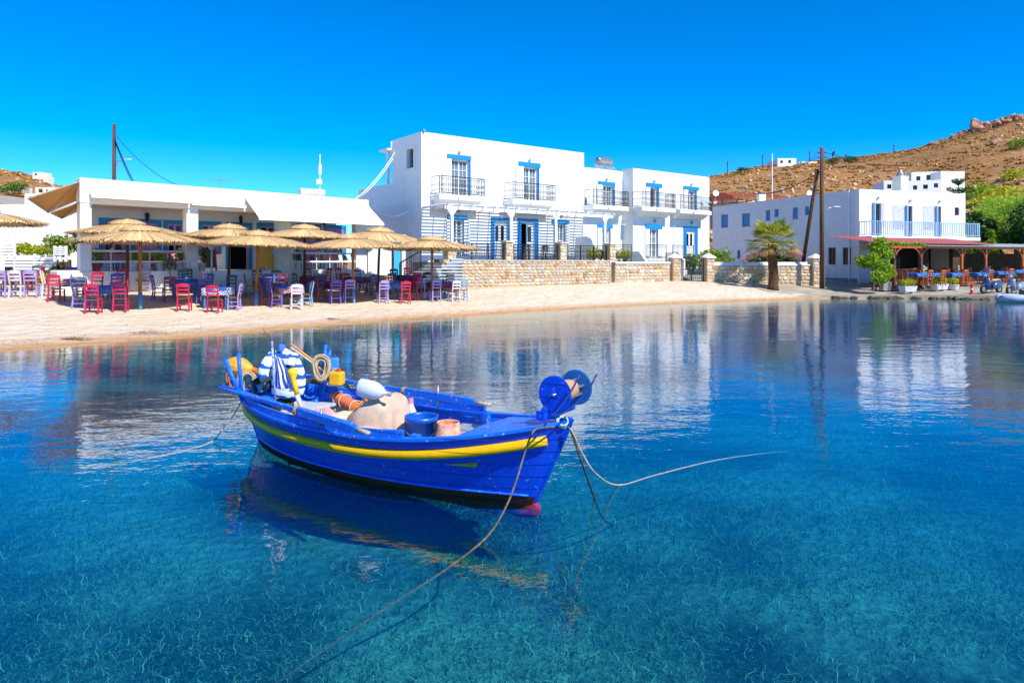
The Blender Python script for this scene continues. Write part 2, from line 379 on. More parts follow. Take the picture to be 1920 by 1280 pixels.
# ------------------------------------------------------------------ quay on the right
def quay():
    pts = [(15.5,39.3),(18.8,40.05),(23,39.7),(26.7,38.5),(30,36.7),(36,34.1),(50,30.6)]
    b = MB(); rows = 8; top = []
    for i, (x, y) in enumerate(pts):
        a = Vector(pts[max(i-1,0)]); c = Vector(pts[min(i+1,len(pts)-1)]); t = (c-a).normalized(); nn = Vector((-t.y, t.x)); col = []
        h0 = (.12, .16, .22, .26, .26, .26, .26)[i]
        for k in range(rows):
            dd = k * 1.6; p = Vector((x, y)) + nn*dd; z = max(h0 + .062*dd, gz(p.x, p.y) + .03) if i else gz(p.x, p.y) - .05 + .05*(k > 0)
            col.append((p.x, p.y, min(z, 1.0)))
        top.append([(x, y, -1.2)] + col)
    for c in top: b.v += c
    m = rows + 1
    b.f = [(i*m+k, (i+1)*m+k, (i+1)*m+k+1, i*m+k+1) for i in range(len(top)-1) for k in range(m-1)]
    o = b.build('quay', mat('quay_concrete', '#b9ab96', .9, .1, 1.5, .012, 18, col2='#8e8373')); o['kind'] = 'structure'
    e = MB(); r = random.Random(5)
    for i in range(120):                 # rough stones at the foot of the quay
        t = r.random(); k = 1 + int(t*4.9); f = r.random(); a = Vector(pts[k]); c = Vector(pts[min(k+1, 6)])
        p = a.lerp(c, f); e.blob((p.x, p.y - .12, r.uniform(-.05, .06)), (r.uniform(.1,.3), .15, r.uniform(.08,.16)), seed=i, amp=.5, sub=1)
    tag(e.build('shore_stones', mat('wet_stone', '#4a4233', .7, .3, 5)), 'dark wet stones along the foot of the quay', 'stones', kind='stuff')
quay()
def pebbles():
    r = random.Random(17); b = MB(); n_ = 0
    while n_ < 4500:
        i = r.randrange(3, 13); a, c = Vector(SHORE[i]), Vector(SHORE[i+1]); t = r.random(); p = a.lerp(c, t); d = c-a; nn = Vector((-d.y, d.x)).normalized(); e = abs(r.gauss(0, 1))*1.6 + .15 if r.random() < .7 else r.uniform(.3, 9); q = p + nn*e; z = gz(q.x, q.y)
        s = r.uniform(.006, .018)*(1.6 if r.random() < .05 else 1); w = Vector((q.x, q.y, z+s*.3)); k = [Vector((s*r.uniform(.7,1.3),0,0)), Vector((0,s*r.uniform(.7,1.3),0)), Vector((0,0,s*.6))]
        b.add([w+k[0], w+k[1], w-k[0], w-k[1], w+k[2], w-k[2]], [(0,1,4),(1,2,4),(2,3,4),(3,0,4),(1,0,5),(2,1,5),(3,2,5),(0,3,5)]); n_ += 1
    tag(b.build('pebbles', mat('beach_pebble', '#c2a888', .9, .3, 2, col2='#8a7660', island=.4)), 'small pebbles strewn along the waterline', 'pebbles', kind='stuff')
pebbles()
def sand_clumps():                       # dried seaweed lines on the sand
    r = random.Random(11)
    for px, py, L, lab in ((1290,527,1.0,'dry brown weed heap at the foot of the wall beside the gate'),(1358,534,.8,'low brown weed patch on the sand in front of the palm'),
                      (622,599,.7,'dark seaweed strand near the waterline under the umbrellas'),(275,624,.9,'dark seaweed strand near the waterline at far left'),(140,636,.6,'small seaweed strand at the water edge, leftmost')):
        p = G(px, py); b = MB()
        for i in range(150):
            a = r.gauss(0, .35)*L; c = r.gauss(0, .14)*L; q = Vector((a, c, .015 + .05*max(0, 1-abs(a)/L)*r.random())); t = r.uniform(0, 3.14); v = Vector((math.cos(t), math.sin(t), r.uniform(-.2,.4)))*.05; w = Vector((-v.y, v.x, 0))*.12
            b.add([q-v-w, q+v-w, q+v+w, q-v+w], [(0,1,2,3)])
        tag(b.build('dried_seaweed', mat('dry_seaweed', '#9a6c3a', .9, .3, 9, island=.3), loc=p), lab, 'seaweed', 'dried weed on the beach')
sand_clumps()
# ------------------------------------------------------------------ hills
def hill_material():
    m, n, l = nodes_mat('dry_hillside'); b = n['Principled BSDF']; b.inputs['Roughness'].default_value = .95
    g = n.new('ShaderNodeNewGeometry'); P = g.outputs['Position']
    c = ramp(n, l, noise(n, l, P, .07, 5), [(.3, '#8f5f28'), (.55, '#aa763a'), (.75, '#c2945c')])
    sp = ramp(n, l, noise(n, l, P, .55, 7, .75), [(.36, '#62481e'), (.5, '#a87234'), (.68, '#d4ae80')])
    c = mixc(n, l, .6, c, sp); l.new(c, b.inputs['Base Color'])
    bp = n.new('ShaderNodeBump'); bp.inputs['Distance'].default_value = .8; l.new(noise(n, l, P, .8, 6, .7), bp.inputs['Height']); l.new(bp.outputs[0], b.inputs['Normal'])
    return m
HILLM = hill_material()
RIDGE_R = [(1180,352),(1330,330),(1400,318),(1500,304),(1600,298),(1700,285),(1760,266),(1800,252),(1860,236),(1920,218),(2050,185),(2300,150),(2700,160),(3200,210)]
RIDGE_L = [(-1400,250),(-800,255),(-300,275),(-100,300),(0,318),(60,332),(110,349),(150,366),(250,420),(330,470)]
def hill_z(rid, r0, r1, px, r):
    zr = H + (HY - lerpt(rid, px)) / F * r1
    t = (r - r0) / (r1 - r0)
    if t > 1: return zr - (t-1)*(r1-r0)*.35
    t = max(t, 0); return .5 + (zr - .5) * (t*.85 + .15*t*t)
def hill(name, rid, r0, r1):
    b = MB(); p0, p1 = rid[0][0], rid[-1][0]; nu = 150; rs = [r0 + (r1-r0)*k/46 for k in range(47)] + [r1 + 12, r1 + 50, r1 + 110]
    for i in range(nu+1):
        px = p0 + (p1-p0)*i/nu
        for r in rs:
            x = (px-CX)/F*r; k = min(1, max(0, (r-r0)/40))
            z = hill_z(rid, r0, r1, px, r) + k*(1.1*mnoise.noise(Vector((x*.05, r*.05, 1))) + .5*mnoise.noise(Vector((x*.17, r*.17, 4))))
            b.v.append((x, r, z))
    m = len(rs); b.f = [(i*m+k, (i+1)*m+k, (i+1)*m+k+1, i*m+k+1) for i in range(nu) for k in range(m-1)]
    o = b.build(name, HILLM, smooth=True); o['kind'] = 'structure'
hill('hill', RIDGE_R, 66, 230); hill('hill', RIDGE_L, 52, 165)
def hill_cover():
    r = random.Random(21); sh = MB(); rk = MB()
    for rid, r0, r1, lo, hi, n in ((RIDGE_R, 66, 230, 1300, 2150, 6500), (RIDGE_L, 52, 165, -350, 190, 1600)):
        for i in range(n):
            px = r.uniform(lo, hi); t = 1 - r.random()**1.6*.9; rr = r0 + (r1-r0)*t; x = (px-CX)/F*rr
            z = hill_z(rid, r0, r1, px, rr) + 1.1*mnoise.noise(Vector((x*.05, rr*.05, 1))) + .5*mnoise.noise(Vector((x*.17, rr*.17, 4)))
            if r.random() < .68:
                if mnoise.noise(Vector((x*.06, rr*.06, 3))) + .4*mnoise.noise(Vector((x*.2, rr*.2, 8))) < -.08: continue
                s = r.uniform(.25, .8)
                for q in range(3):
                    c = Vector((x + r.gauss(0,.5)*s, rr + r.gauss(0,.4)*s, z + .25*s)); sh.blob(c, (.5*s, .5*s, .38*s), seed=i+q, amp=.6, sub=1)
            elif mnoise.noise(Vector((x*.03, rr*.03, 9))) > -.1:
                s = r.uniform(.25, 1.1)*r.uniform(.4,1); rk.blob((x, rr, z + .15*s), (s*.7, s*.6, s*.5), seed=i, amp=.7, sub=1, freq=2.2)
    tag(sh.build('hill_shrubs', mat('dry_scrub', '#aa7434', .95, .3, .05, col2='#86692c', island=.35)), 'low dry scrub dotted over the hillsides', 'scrub', kind='stuff')
    tag(rk.build('hill_stones', mat('pale_hill_rock', '#cda37c', .9, .2, 1.2, island=.25)), 'pale stones scattered over the hillsides', 'stones', kind='stuff')
    bl = [(1752,272,2.2,'low brown boulder at the left end of the rocky crest'),(1768,268,2.6,'second boulder from the left on the crest, pale and flat'),(1788,259,2.6,'pale boulder between the flat slab and the outcrop'),(1800,254,2.0,'small round boulder just left of the crest outcrop'),
          (1824,246,4.6,'tallest jagged outcrop standing on the crest'),(1816,251,3.2,'broken rock at the left foot of the tallest outcrop'),(1838,243,3.2,'rock at the right foot of the tallest outcrop'),(1852,239,2.6,'pale rock right of the outcrop on the crest'),
          (1866,236,2.8,'blocky rock in the upper crest row, third from the frame edge'),(1884,229,3.0,'blocky rock in the upper crest row, second from the frame edge'),(1906,223,3.2,'topmost crest rock at the right frame edge'),
          (1762,309,2.6,'upright pale rock on the slope above the terraced hotel'),(1776,314,2.2,'smaller rock beside the upright rock on the slope'),(1871,272,2.6,'pale rock in the middle of the upper slope')]
    for i, (px, py, s, lab) in enumerate(bl):
        rr = 228 if py < 290 and px != 1871 else 185
        p = at(px, py, rr); b = MB()
        for q in range(3): b.blob((r.gauss(0,.25)*s, r.gauss(0,.2)*s, r.gauss(0,.1)*s), (s*.5, s*.45, s*.5*(1.3 if i == 4 else .8)), seed=i*5+q, amp=.9, sub=2, freq=2.4)
        p.z += s*.05
        tag(b.build('boulder', mat('crest_rock', '#c79a78', .9, .25, .9, col2='#7a563f', bump=.25, bscale=2), loc=p), lab, 'rock', 'rocks on the hill crest')
hill_cover()
# ------------------------------------------------------------------ fishing boat
def boat_paint(name, col, worn, amt=.60, rough=.35):
    m, n, l = nodes_mat(name); b = n['Principled BSDF']; b.inputs['Roughness'].default_value = rough; b.inputs['Specular IOR Level'].default_value = .35
    tc = n.new('ShaderNodeTexCoord'); P = tc.outputs['Object']
    base = mixc(n, l, ramp(n, l, noise(n, l, P, 3, 4), [(.35, .0), (.7, .35)]), col, worn)
    mpz = n.new('ShaderNodeMapping'); mpz.inputs['Scale'].default_value = (5, 5, .7); l.new(P, mpz.inputs[0]); base = mixc(n, l, ramp(n, l, noise(n, l, mpz.outputs[0], 4, 6, .65), [(.52, .0), (.75, .38)]), base, '#1a2a55' if col != '#f0b400' else '#a87a18')
    chips = ramp(n, l, noise(n, l, P, 22, 6, .7), [(amt+.06, .0), (amt+.10, 1.0)])
    c = mixc(n, l, chips, base, '#c9b8a4'); l.new(c, b.inputs['Base Color'])
    bp = n.new('ShaderNodeBump'); bp.inputs['Distance'].default_value = .004; l.new(noise(n, l, P, 9, 5, .6), bp.inputs['Height'])
    sz = n.new('ShaderNodeSeparateXYZ'); l.new(P, sz.inputs[0]); mz = n.new('ShaderNodeMath'); mz.operation = 'MULTIPLY'; mz.inputs[1].default_value = 8.5; l.new(sz.outputs[2], mz.inputs[0]); fz_ = n.new('ShaderNodeMath'); fz_.operation = 'FRACT'; l.new(mz.outputs[0], fz_.inputs[0])
    bp2 = n.new('ShaderNodeBump'); bp2.inputs['Distance'].default_value = .006; l.new(ramp(n, l, fz_.outputs[0], [(.0, .0), (.06, 1.0)]), bp2.inputs['Height']); l.new(bp.outputs[0], bp2.inputs['Normal']); l.new(bp2.outputs[0], b.inputs['Normal'])
    return m
HULL = boat_paint('hull_blue_paint', '#0448da', '#0658e4', .575, .3); GUN = boat_paint('gunwale_blue_paint', '#0b68e6', '#1a7ae6', .55, .45)
YEL = boat_paint('yellow_boat_paint', '#f0b400', '#e8a800', .68, .4); ANTI = boat_paint('red_antifouling', '#3a1210', '#160a0a', .72, .6)
INNER = boat_paint('pale_grey_inside_paint', '#b9c2c8', '#9aa7ae', .66, .6)
BO = Vector((-1.35, 7.0, 0)); BR = R(-32.7)
def bl(p):                              # world -> boat local
    q = p - BO; c, s = math.cos(BR), math.sin(BR); return Vector((c*q.x + s*q.y, -s*q.x + c*q.y, q.z))
def bw(x, y, z): c, s = math.cos(BR), math.sin(BR); return Vector((BO.x + c*x - s*y, BO.y + s*x + c*y, z))
ZK = -.15
def zg(t): return .50 + (.25*t**2.2 if t > 0 else .09*t*t)
def xe(z, bow):
    if bow: return 1.84 + .36*z/.75 if z > 0 else 1.84 - .35*(z/ZK)**2
    return -1.88 - .27*(max(z,0)/.59)**.8 if z > 0 else -1.88 + .45*(z/ZK)**2
def hp(t, z, off=0):                    # hull surface point on the starboard (near) side, t -1 stern .. 1 bow
    zt = max(0, min(1, (z-ZK)/(zg(t)-ZK))); a, b = xe(z, False), xe(z, True)
    x = (a+b)/2 + t*(b-a)/2; f = (1-abs(t)**(2.0+.6*zt))**(1.05-.25*zt)
    y = .67*zt**.36*f + .028 - off*min(1, f*3)
    return x, max(y, .004), z
def zbt(t): return .085 - (.035*t*t if t > 0 else .02*t*t)
TS = [-1 + 2*i/44 for i in range(45)]; TS = [math.copysign(abs(t)**.85, t) for t in TS]
def shell(zlo, zhi, nl, off=0, flip=False):
    b = MB()
    for sgn in (-1, 1):
        o = len(b.v)
        for t in TS:
            for k in range(nl+1):
                z0 = zlo(t) if callable(zlo) else zlo; z1 = zhi(t) if callable(zhi) else zhi
                x, y, z = hp(t, z0 + (z1-z0)*k/nl, off); b.v.append((x, sgn*y, z))
        m = nl+1
        for i in range(len(TS)-1):
            for k in range(nl):
                f = (o+i*m+k, o+(i+1)*m+k, o+(i+1)*m+k+1, o+i*m+k+1)
                b.f.append(f if (sgn < 0) != flip else f[::-1])
    return b
boat = thing('fishing_boat', 'small blue wooden fishing boat with yellow rub rail moored in the bay', 'boat', BO, BR)
shell(zbt, zg, 9).build('hull', HULL, boat, smooth=True)
shell(ZK, zbt, 6).build('antifouled_bottom', ANTI, boat, smooth=True)
shell(.11, lambda t: zg(t)-.10, 4, .05, True).build('inner_lining', INNER, boat, smooth=True)
shell(lambda t: zg(t)-.10, zg, 2, .045, True).build('inner_strake', GUN, boat, smooth=True)
def strip(tl, tr, zoff, w, th, outset=.015, n=30, sgn=-1):
    b = MB(); ts = [tl + (tr-tl)*i/n for i in range(n+1)]
    for t in ts:
        x, y, z = hp(t, zg(t)); z += zoff
        for yy, zz in ((y+outset, z), (y+outset, z+th), (max(y+outset-w, .002), z+th), (max(y+outset-w, .002), z)): b.v.append((x, sgn*yy, zz))
    for i in range(n):
        for k in range(4):
            f = (i*4+k, i*4+(k+1)%4, i*4+4+(k+1)%4, i*4+4+k); b.f.append(f if sgn > 0 else f[::-1])
    b.f += [(0,1,2,3), (n*4+3, n*4+2, n*4+1, n*4)]
    return b
for sg in (-1, 1):
    strip(-.985, .985, -.012, .075, .034, .016, 44, sg).build('gunwale', GUN, boat, bevel=.006)
    b = MB(); b.tube([(hp(t, zg(t)-.135)[0], sg*(hp(t, zg(t)-.135)[1]+.012), zg(t)-.135) for t in [-.965 + 1.925*i/50 for i in range(51)]], .041, 10, flat=1.1)
    b.build('rub_rail', YEL, boat, smooth=True)
    strip(-.80, .42, .018, .03, .075, .0, 30, sg).build('washboard', GUN, boat, bevel=.008)
    b = MB(); b.tube([(hp(t, zbt(t)+.01)[0], sg*(hp(t, zbt(t)+.01)[1]+.004), zbt(t)+.01) for t in [-.95 + 1.92*i/44 for i in range(45)]], .011, 6)
    b.build('waterline_strip', GUN, boat, smooth=True)
    q = [hp(t, z) for t, z in ((.60,.335),(.735,.372),(.735,.325))]; n_ = [(a, sg*(b_+.006), c) for a, b_, c in q]
    MB().add(n_, [(0,1,2) if sg > 0 else (2,1,0)]).build('bow_mark', YEL, boat)
# stem and stern posts
b = MB(); zs_ = [-.12, -.06, 0, .2, .4, .6, .77]
for z in zs_:
    x = xe(min(z,.75), True); w = .03
    for dx, y in ((.03, -w*.6), (.03, w*.6), (-.08, w), (-.08, -w)): b.v.append((x+dx, y, z))
b.f = [(i*4+k, i*4+(k+1)%4, i*4+4+(k+1)%4, i*4+4+k) for i in range(len(zs_)-1) for k in range(4)] + [(24,25,26,27)]
b.build('stem_post', HULL, boat, bevel=.008)
b = MB(); zs_ = [-.12, -.06, 0, .2, .4, .57]
for z in zs_:
    x = xe(min(z,.59), False); w = .03
    for dx, y in ((.06, -w), (.06, w), (-.05, w*.8), (-.05, -w*.8)): b.v.append((x+dx, y, z))
b.f = [(i*4+k, i*4+(k+1)%4, i*4+4+(k+1)%4, i*4+4+k) for i in range(len(zs_)-1) for k in range(4)] + [(20,21,22,23)]
b.build('stern_post', HULL, boat, bevel=.008)
MB().bar((-1.4,0,ZK+.02),(1.45,0,ZK+.02),.05,.10).blob((1.66,0,-.06),(.26,.045,.11),amp=.05).build('keel', mat('pink_red_primer','#c0323a',.6,.2,12), boat)
# decks, floor and thwarts
def deck(t0, t1, zo, nm, m, inset=.05, n=16):
    b = MB()
    for i in range(n+1):
        t = t0 + (t1-t0)*i/n; x, y, z = hp(t, zg(t)); y = max(y-inset, .003)
        b.v += [(x,-y,z+zo),(x,0,z+zo+.02),(x,y,z+zo)]
    b.f = [(i*3+k, i*3+3+k, i*3+4+k, i*3+k+1) for i in range(n) for k in (0,1)]
    return b.build(nm, m, boat, smooth=True)
deck(.62, .985, .006, 'foredeck', GUN); deck(-.985, -.74, -.03, 'stern_deck', GUN)
for k in range(7):                       # floor boards
    y0 = -.42 + k*.12; b = MB(); L = 1.5 - .75*(abs(y0+.06)/.42)**2
    b.box(-L, y0, .282, L, y0+.113, .30); b.build('floor_board', INNER, boat)
for x, zz in ((1.15,.40),(-.45,.40),(-1.25,.42)):
    hwid = hp((x+.02)/2.1, zz)[1]-.03; MB().box(x-.11, -hwid, zz, x+.11, hwid, zz+.03).build('thwart', INNER, boat, bevel=.005)
b = MB(); xx = hp(.62, .5)[0]; yy = hp(.62, .5)[1]-.05; yb = hp(.62,.30)[1]-.05; b.add([(xx-.05,-yb,.30),(xx-.05,yb,.30),(xx,yy,zg(.62)),(xx,-yy,zg(.62))], [(0,1,2,3)]); b.build('bulkhead', INNER, boat)
for x, y in ((.93,-.545),(.93,.545)):      # gunwale knees
    MB().box(x-.04, y-.035, .35, x+.06, y+.035, .585).build('knee', GUN, boat, bevel=.015)
# bitt beam across the bow and the thole pins
b = MB(); b.box(1.94,-.15,.755,2.03,.42,.835); b.build('bitt_beam', HULL, boat, bevel=.01)
def pin(px, py0, py1, z0, r=.013, m=None, px2=None, nm='thole_pin'):
    a = W(px, py1, z0); c = at(px2 or px, py0, a.y); MB().tube([bl(a), bl(c)], r, 8).build(nm, m or GUN, boat, smooth=True)
pin(598, 767, 800, .55, .014, GREYM, 603); pin(821, 722, 765, .55, .012, GREYM); pin(687, 706, 745, .55, .016)
pin(602, 646, 735, .55, .021, None, 611); pin(607, 655, 735, .56, .021, None, 619); pin(454, 662, 750, .55, .022, None, 447); pin(458, 673, 756, .53, .025, None, 421)
# ---- net winch on the bow
wn = thing('net_winch', 'blue net drum with two round end plates on the boat bow', 'winch', bw(2.0,0,.83), BR)
def wl(x, y, z): return (x-2.0, y, z-.83)
WZ = .985; YB = mat('winch_cyan_paint', '#0a6bb8', .45, .15, 10)
def disc(y, th, m, r=.157):
    M = Matrix.Translation(wl(2.10, y, WZ)) @ Matrix.Rotation(R(-90), 4, 'X')
    MB().lathe([(r*.96,-th/2),(r,-th/4),(r,th/4),(r*.96,th/2)], 40, M).build('end_plate', m, wn, smooth=False)
disc(-.10, .016, HULL); disc(.29, .016, YB)
M = Matrix.Translation(wl(2.10, .095, WZ)) @ Matrix.Rotation(R(-90), 4, 'X')
MB().lathe([(.06,-.18),(.085,-.12),(.095,-.02),(.09,.06),(.07,.12),(.065,.14)], 20, M).build('wound_net', mat('wound_orange_net','#e7b98c',.95,.2,30,col2='#c98752',bump=.01,bscale=60,stretch=(1,8,1)), wn, smooth=True)
for k in range(6):
    a = k*math.pi/3 + .3; c = Vector(wl(2.10+.075*math.cos(a), .18, WZ+.075*math.sin(a))); MB().tube([c-Vector((0,.06,0)), c+Vector((0,.105,0))], .014, 8).build('drum_bar', GREYM, wn, smooth=True)
MB().bar(wl(1.98,-.125,.80), wl(2.105,-.125,WZ+.03), .045, .012, (0,1,0)).build('bracket', HULL, wn, bevel=.004)
MB().bar(wl(2.0,.31,.80), wl(2.105,.31,WZ+.03), .045, .012, (0,1,0)).build('bracket', HULL, wn, bevel=.004)
MB().tube([wl(2.105,-.15,WZ), wl(2.105,.33,WZ)], .013, 8).build('axle', GREYM, wn, smooth=True)
for a, b_, c in (((1030,784,.84),(1062,757),(1089,698)), ((1035,784,.84),(1090,762),(1119,702))):   # two curved net guides
    p0 = W(*a); p1 = at(b_[0], b_[1], p0.y + .05); p2 = at(c[0], c[1], p0.y + .12); pts = []
    for i in range(9):
        t = i/8; q = p0*(1-t)**2 + p1*2*t*(1-t) + p2*t*t; l_ = bl(q); pts.append((l_.x-2.0, l_.y, l_.z-.83))
    MB().tube(pts, .008, 6).build('net_guide_rod', mat('guide_rod_blue','#15337a',.4), wn, smooth=True)
# ---- oars
def oar(pa, pb, label, blade_len=.9):
    pa, pb = Vector(pa), Vector(pb); d = (pb-pa); L = d.length; o = thing('oar', label, 'oar', pa, math.atan2(d.y, d.x), 'oars lying along the boat')
    tilt = d.z/L
    def P(s, y=0, z=0): return (s*math.sqrt(1-tilt*tilt), y, s*tilt+z)
    b = MB(); st = [(0,.045,.008),(.12,.055,.009),(blade_len*.7,.05,.012),(blade_len,.03,.018),(L*.55,.027,.024),(L*.62,.036,.036),(L*.90,.038,.038),(L*.935,.022,.022)]
    for s, w, h in st: b.v += [P(s,-w,-h),P(s,w,-h),P(s,w,h),P(s,-w,h)]
    b.f = [(i*4+k, i*4+(k+1)%4, i*4+4+(k+1)%4, i*4+4+k) for i in range(len(st)-1) for k in range(4)] + [(3,2,1,0), (28,29,30,31)]
    b.build('shaft', GUN, o, bevel=.005)
    MB().tube([P(L*.925), P(L)], [.021,.019], 10).build('grip', mat('bare_oar_wood','#b9a68c',.8,.15,15), o, smooth=True)
    b = MB()
    for k in range(4):
        pts = [P(L*.585+.012*k, .042*math.cos(a), .042*math.sin(a)) for a in [2*math.pi*i/12 for i in range(13)]]; b.tube(pts, .006, 5)
    b.build('lashing', mat('hemp_rope','#9a8a6a',.9,.2,40), o)
oar(W(413,724,.68), W(692,812,.63), 'blue oar with bare grip lying on the near gunwale', .95)
oar(W(571,702,.70), W(920,759,.66), 'blue oar with bare grip lying on the far gunwale behind the bucket', .8)
# ---- things in the boat
def bez(*ps, n=12):
    out = []
    for i in range(n+1):
        t = i/n; q = [Vector(p) for p in ps]
        while len(q) > 1: q = [a.lerp(b, t) for a, b in zip(q, q[1:])]
        out.append(q[0])
    return out
PLW = mat('white_plastic', '#dfe3e8', .35, .05, 8, trans=.15)
# blue bucket
p = bw(.565, -.02, .305); bk = thing('bucket', 'blue plastic bucket with handle standing in the boat', 'bucket', p)
b = MB(); R0, R1, hh = .11, .152, .30
b.lathe([(.001,0),(R0,0),(R0+.004,.004),(R1,hh-.05),(R1+.012,hh-.05),(R1+.014,hh),(R1-.002,hh),(R1-.006,hh-.02),(R0-.004,.01),(.001,.01)], 36, cap=False); b.build('body', mat('bucket_blue','#0a5ac0',.35,.1,6), bk, smooth=True)
pts = [Vector((.158*math.cos(a), -.02-.10*abs(math.sin(a)), hh-.03-.20*math.sin(a))) for a in [math.pi*i/16 for i in range(17)]]
MB().tube(pts, .006, 6).build('handle', mat('handle_blue','#0a3f9a',.4), bk, smooth=True)
# orange pot
p = bw(.83, .06, .305); pt = thing('pot', 'worn orange and white plastic tub, open at the top, beside the blue bucket', 'tub', p)
b = MB(); b.lathe([(.155,0),(.13,.14),(.113,.24),(.111,.255),(.106,.257),(.103,.24),(.118,.12)], 32, cap=False); b.build('body', mat('worn_orange_plastic','#e2500f',.7,.2,14,col2='#e8cbb2',detail=6), pt, smooth=True)
MB().lathe([(.001,.18),(.11,.18)], 24, cap=False).build('contents', mat('brown_bait_line','#6e5a33',.9,.3,60,bump=.01), pt)
# heaped net under a tan sheet
def heap(name, c, r, m, seed, amp, label, cat, sub=4, folds=0):
    b = MB(); b.blob((0,0,0), r, seed=seed, amp=amp, sub=sub, freq=1.1, flat=-r[2]*.75)
    if folds:
        b.v = [tuple(Vector(v)*(1 + .05*mnoise.noise(Vector(v)*9 + Vector((0,0,seed))) + .045*(1-abs(mnoise.noise(Vector((v[0]*9, v[1]*9, v[2]*2.5+seed))))*4))) for v in b.v]
    return tag(b.build(name, m, smooth=True, loc=c), label, cat)
TAN = mat('tan_sheet', '#c9ae95', .9, .10, 9, .004, 70)
heap('net_heap', bw(.06, .0, .50), (.27,.25,.29), TAN, 6, .5, 'net heap covered by a tan sheet amidships in the boat', 'net', 4, 1)
heap('tan_cloth', bw(.0, -.28, .38), (.33,.2,.12), TAN, 9, .5, 'tan cloth spread at the foot of the net heap', 'cloth', 4, 1)
b = MB(); r_ = random.Random(2); p0 = W(655,790,.33); p1 = W(712,748,.52)
for i in range(900):
    t = r_.random(); q = p0.lerp(p1, t) + Vector((r_.gauss(0,.035), r_.gauss(0,.035), r_.gauss(0,.03)+.03)); d = Vector((r_.gauss(0,1),r_.gauss(0,1),r_.gauss(0,1))).normalized()*.03; w = d.orthogonal().normalized()*.004
    b.add([q-d-w,q+d-w,q+d+w,q-d+w],[(0,1,2,3)])
for k in range(6): b.blob(p0.lerp(p1, k/5)+Vector((0,.02,0)), (.06,.06,.05), seed=k, amp=.5)
tag(b.build('yellow_net', mat('yellow_netting','#d99a12',.9,.25,40,island=.3)), 'yellow fishing net bunched along the edge of the tan sheet', 'net')
# orange roll tied with cord
a, c = W(584,716,.60), W(692,778,.40); d = (c-a)
rl = thing('rolled_awning', 'orange rolled cloth tied with white cord lying across the boat', 'roll', a)
pts = [d*t for t in (0,.03,.1,.3,.5,.7,.9,1)]; b = MB(); b.tube(pts, [.02,.045,.055,.062,.066,.068,.06,.05], 18)
b.v = [tuple(Vector(v)*1 + Vector((0,0,.006*math.sin(60*mnoise.noise(Vector(v)*3))))) for v in b.v]; b.build('cloth_roll', mat('orange_cloth','#e6794a',.85,.12,20,stretch=(1,1,6)), rl, smooth=True)
for t in (.2,.32,.52,.62,.8):
    q = d*t; u = d.normalized().orthogonal(); v = d.normalized().cross(u); MB().tube([q + d.normalized()*.02*math.sin(a_) + (u*math.cos(a_)+v*math.sin(a_))*.072 for a_ in [2*math.pi*i/14 for i in range(15)]], .004, 5).build('cord', mat('white_cord','#e6e0d2',.9), rl)
# white jug
c = at(694, 730, 6.75); jg = thing('plastic_jug', 'translucent white plastic jug lying on its side on the net heap', 'jug', c, R(-14))
M = Matrix.Rotation(R(-80), 4, 'Y')
b = MB(); b.lathe([(.02,-.20),(.02,-.165),(.055,-.13),(.085,-.07),(.09,-.03),(.09,.1),(.082,.12),(.06,.125)], 28, M); b.v = [(x, y*.8, z) for x, y, z in b.v]; b.build('body', PLW, jg, smooth=True)
MB().lathe([(.023,-.225),(.023,-.19)], 16, M).build('cap', mat('grey_cap','#9aa0a6',.5), jg)
# white bottle
p = bw(.22, .22, .33); bt = thing('bottle', 'white plastic bottle with pink cap behind the blue bucket', 'bottle', p)
MB().lathe([(.06,0),(.068,.01),(.068,.17),(.055,.23),(.026,.30),(.024,.32)], 20).build('body', PLW, bt, smooth=True)
MB().lathe([(.028,.315),(.026,.365)], 14).build('cap', mat('pink_cap','#d88a9a',.5), bt)
# yellow float
c = at(450, 688, 8.15); fl = thing('float', 'orange yellow plastic float hanging at the boat stern', 'float', c, R(-16))
M = Matrix.Rotation(R(98), 4, 'Y')
MB().lathe([(.03,-.17),(.085,-.15),(.112,-.08),(.115,0),(.10,.06),(.07,.12),(.035,.17),(.028,.19)], 14, M).build('body', mat('float_orange','#eca02c',.4,.06,5), fl)
MB().lathe([(.03,.185),(.032,.21),(.03,.235)], 14, M).build('cap', mat('float_cap','#e57a10',.4), fl)
# jerrycans on the far quarter
def jerry(p, w, d, h, m, capm, rz, label):
    o = thing('jerrycan', label, 'jerrycan', p, rz); b = MB(); b.box(-w/2,-d/2,0,w/2,d/2,h); b.build('body', m, o, bevel=.025, seg=3)
    MB().lathe([(.024,h-.005),(.024,h+.035)], 14, Matrix.Translation((w*.15,0,0))).build('cap', capm, o)
    MB().tube([(-w*.35,0,h-.01),(-w*.3,0,h+.03),(-w*.05,0,h+.03),(0,0,h-.01)], .010, 6).build('handle', m, o)
jerry(at(622,703,8.1), .17, .11, .21, mat('jerry_blue','#2f8ad6',.4,.08,6), mat('cap_dark','#4a525c',.5), R(10), 'light blue jerrycan behind the rope coil on the far side of the boat')
jerry(at(632,722,7.95), .16, .12, .16, mat('jerry_yellow','#f0b414',.4,.08,6), mat('cap_orange','#d9540f',.5), R(-15), 'yellow jerrycan with orange cap beside the rope coil')
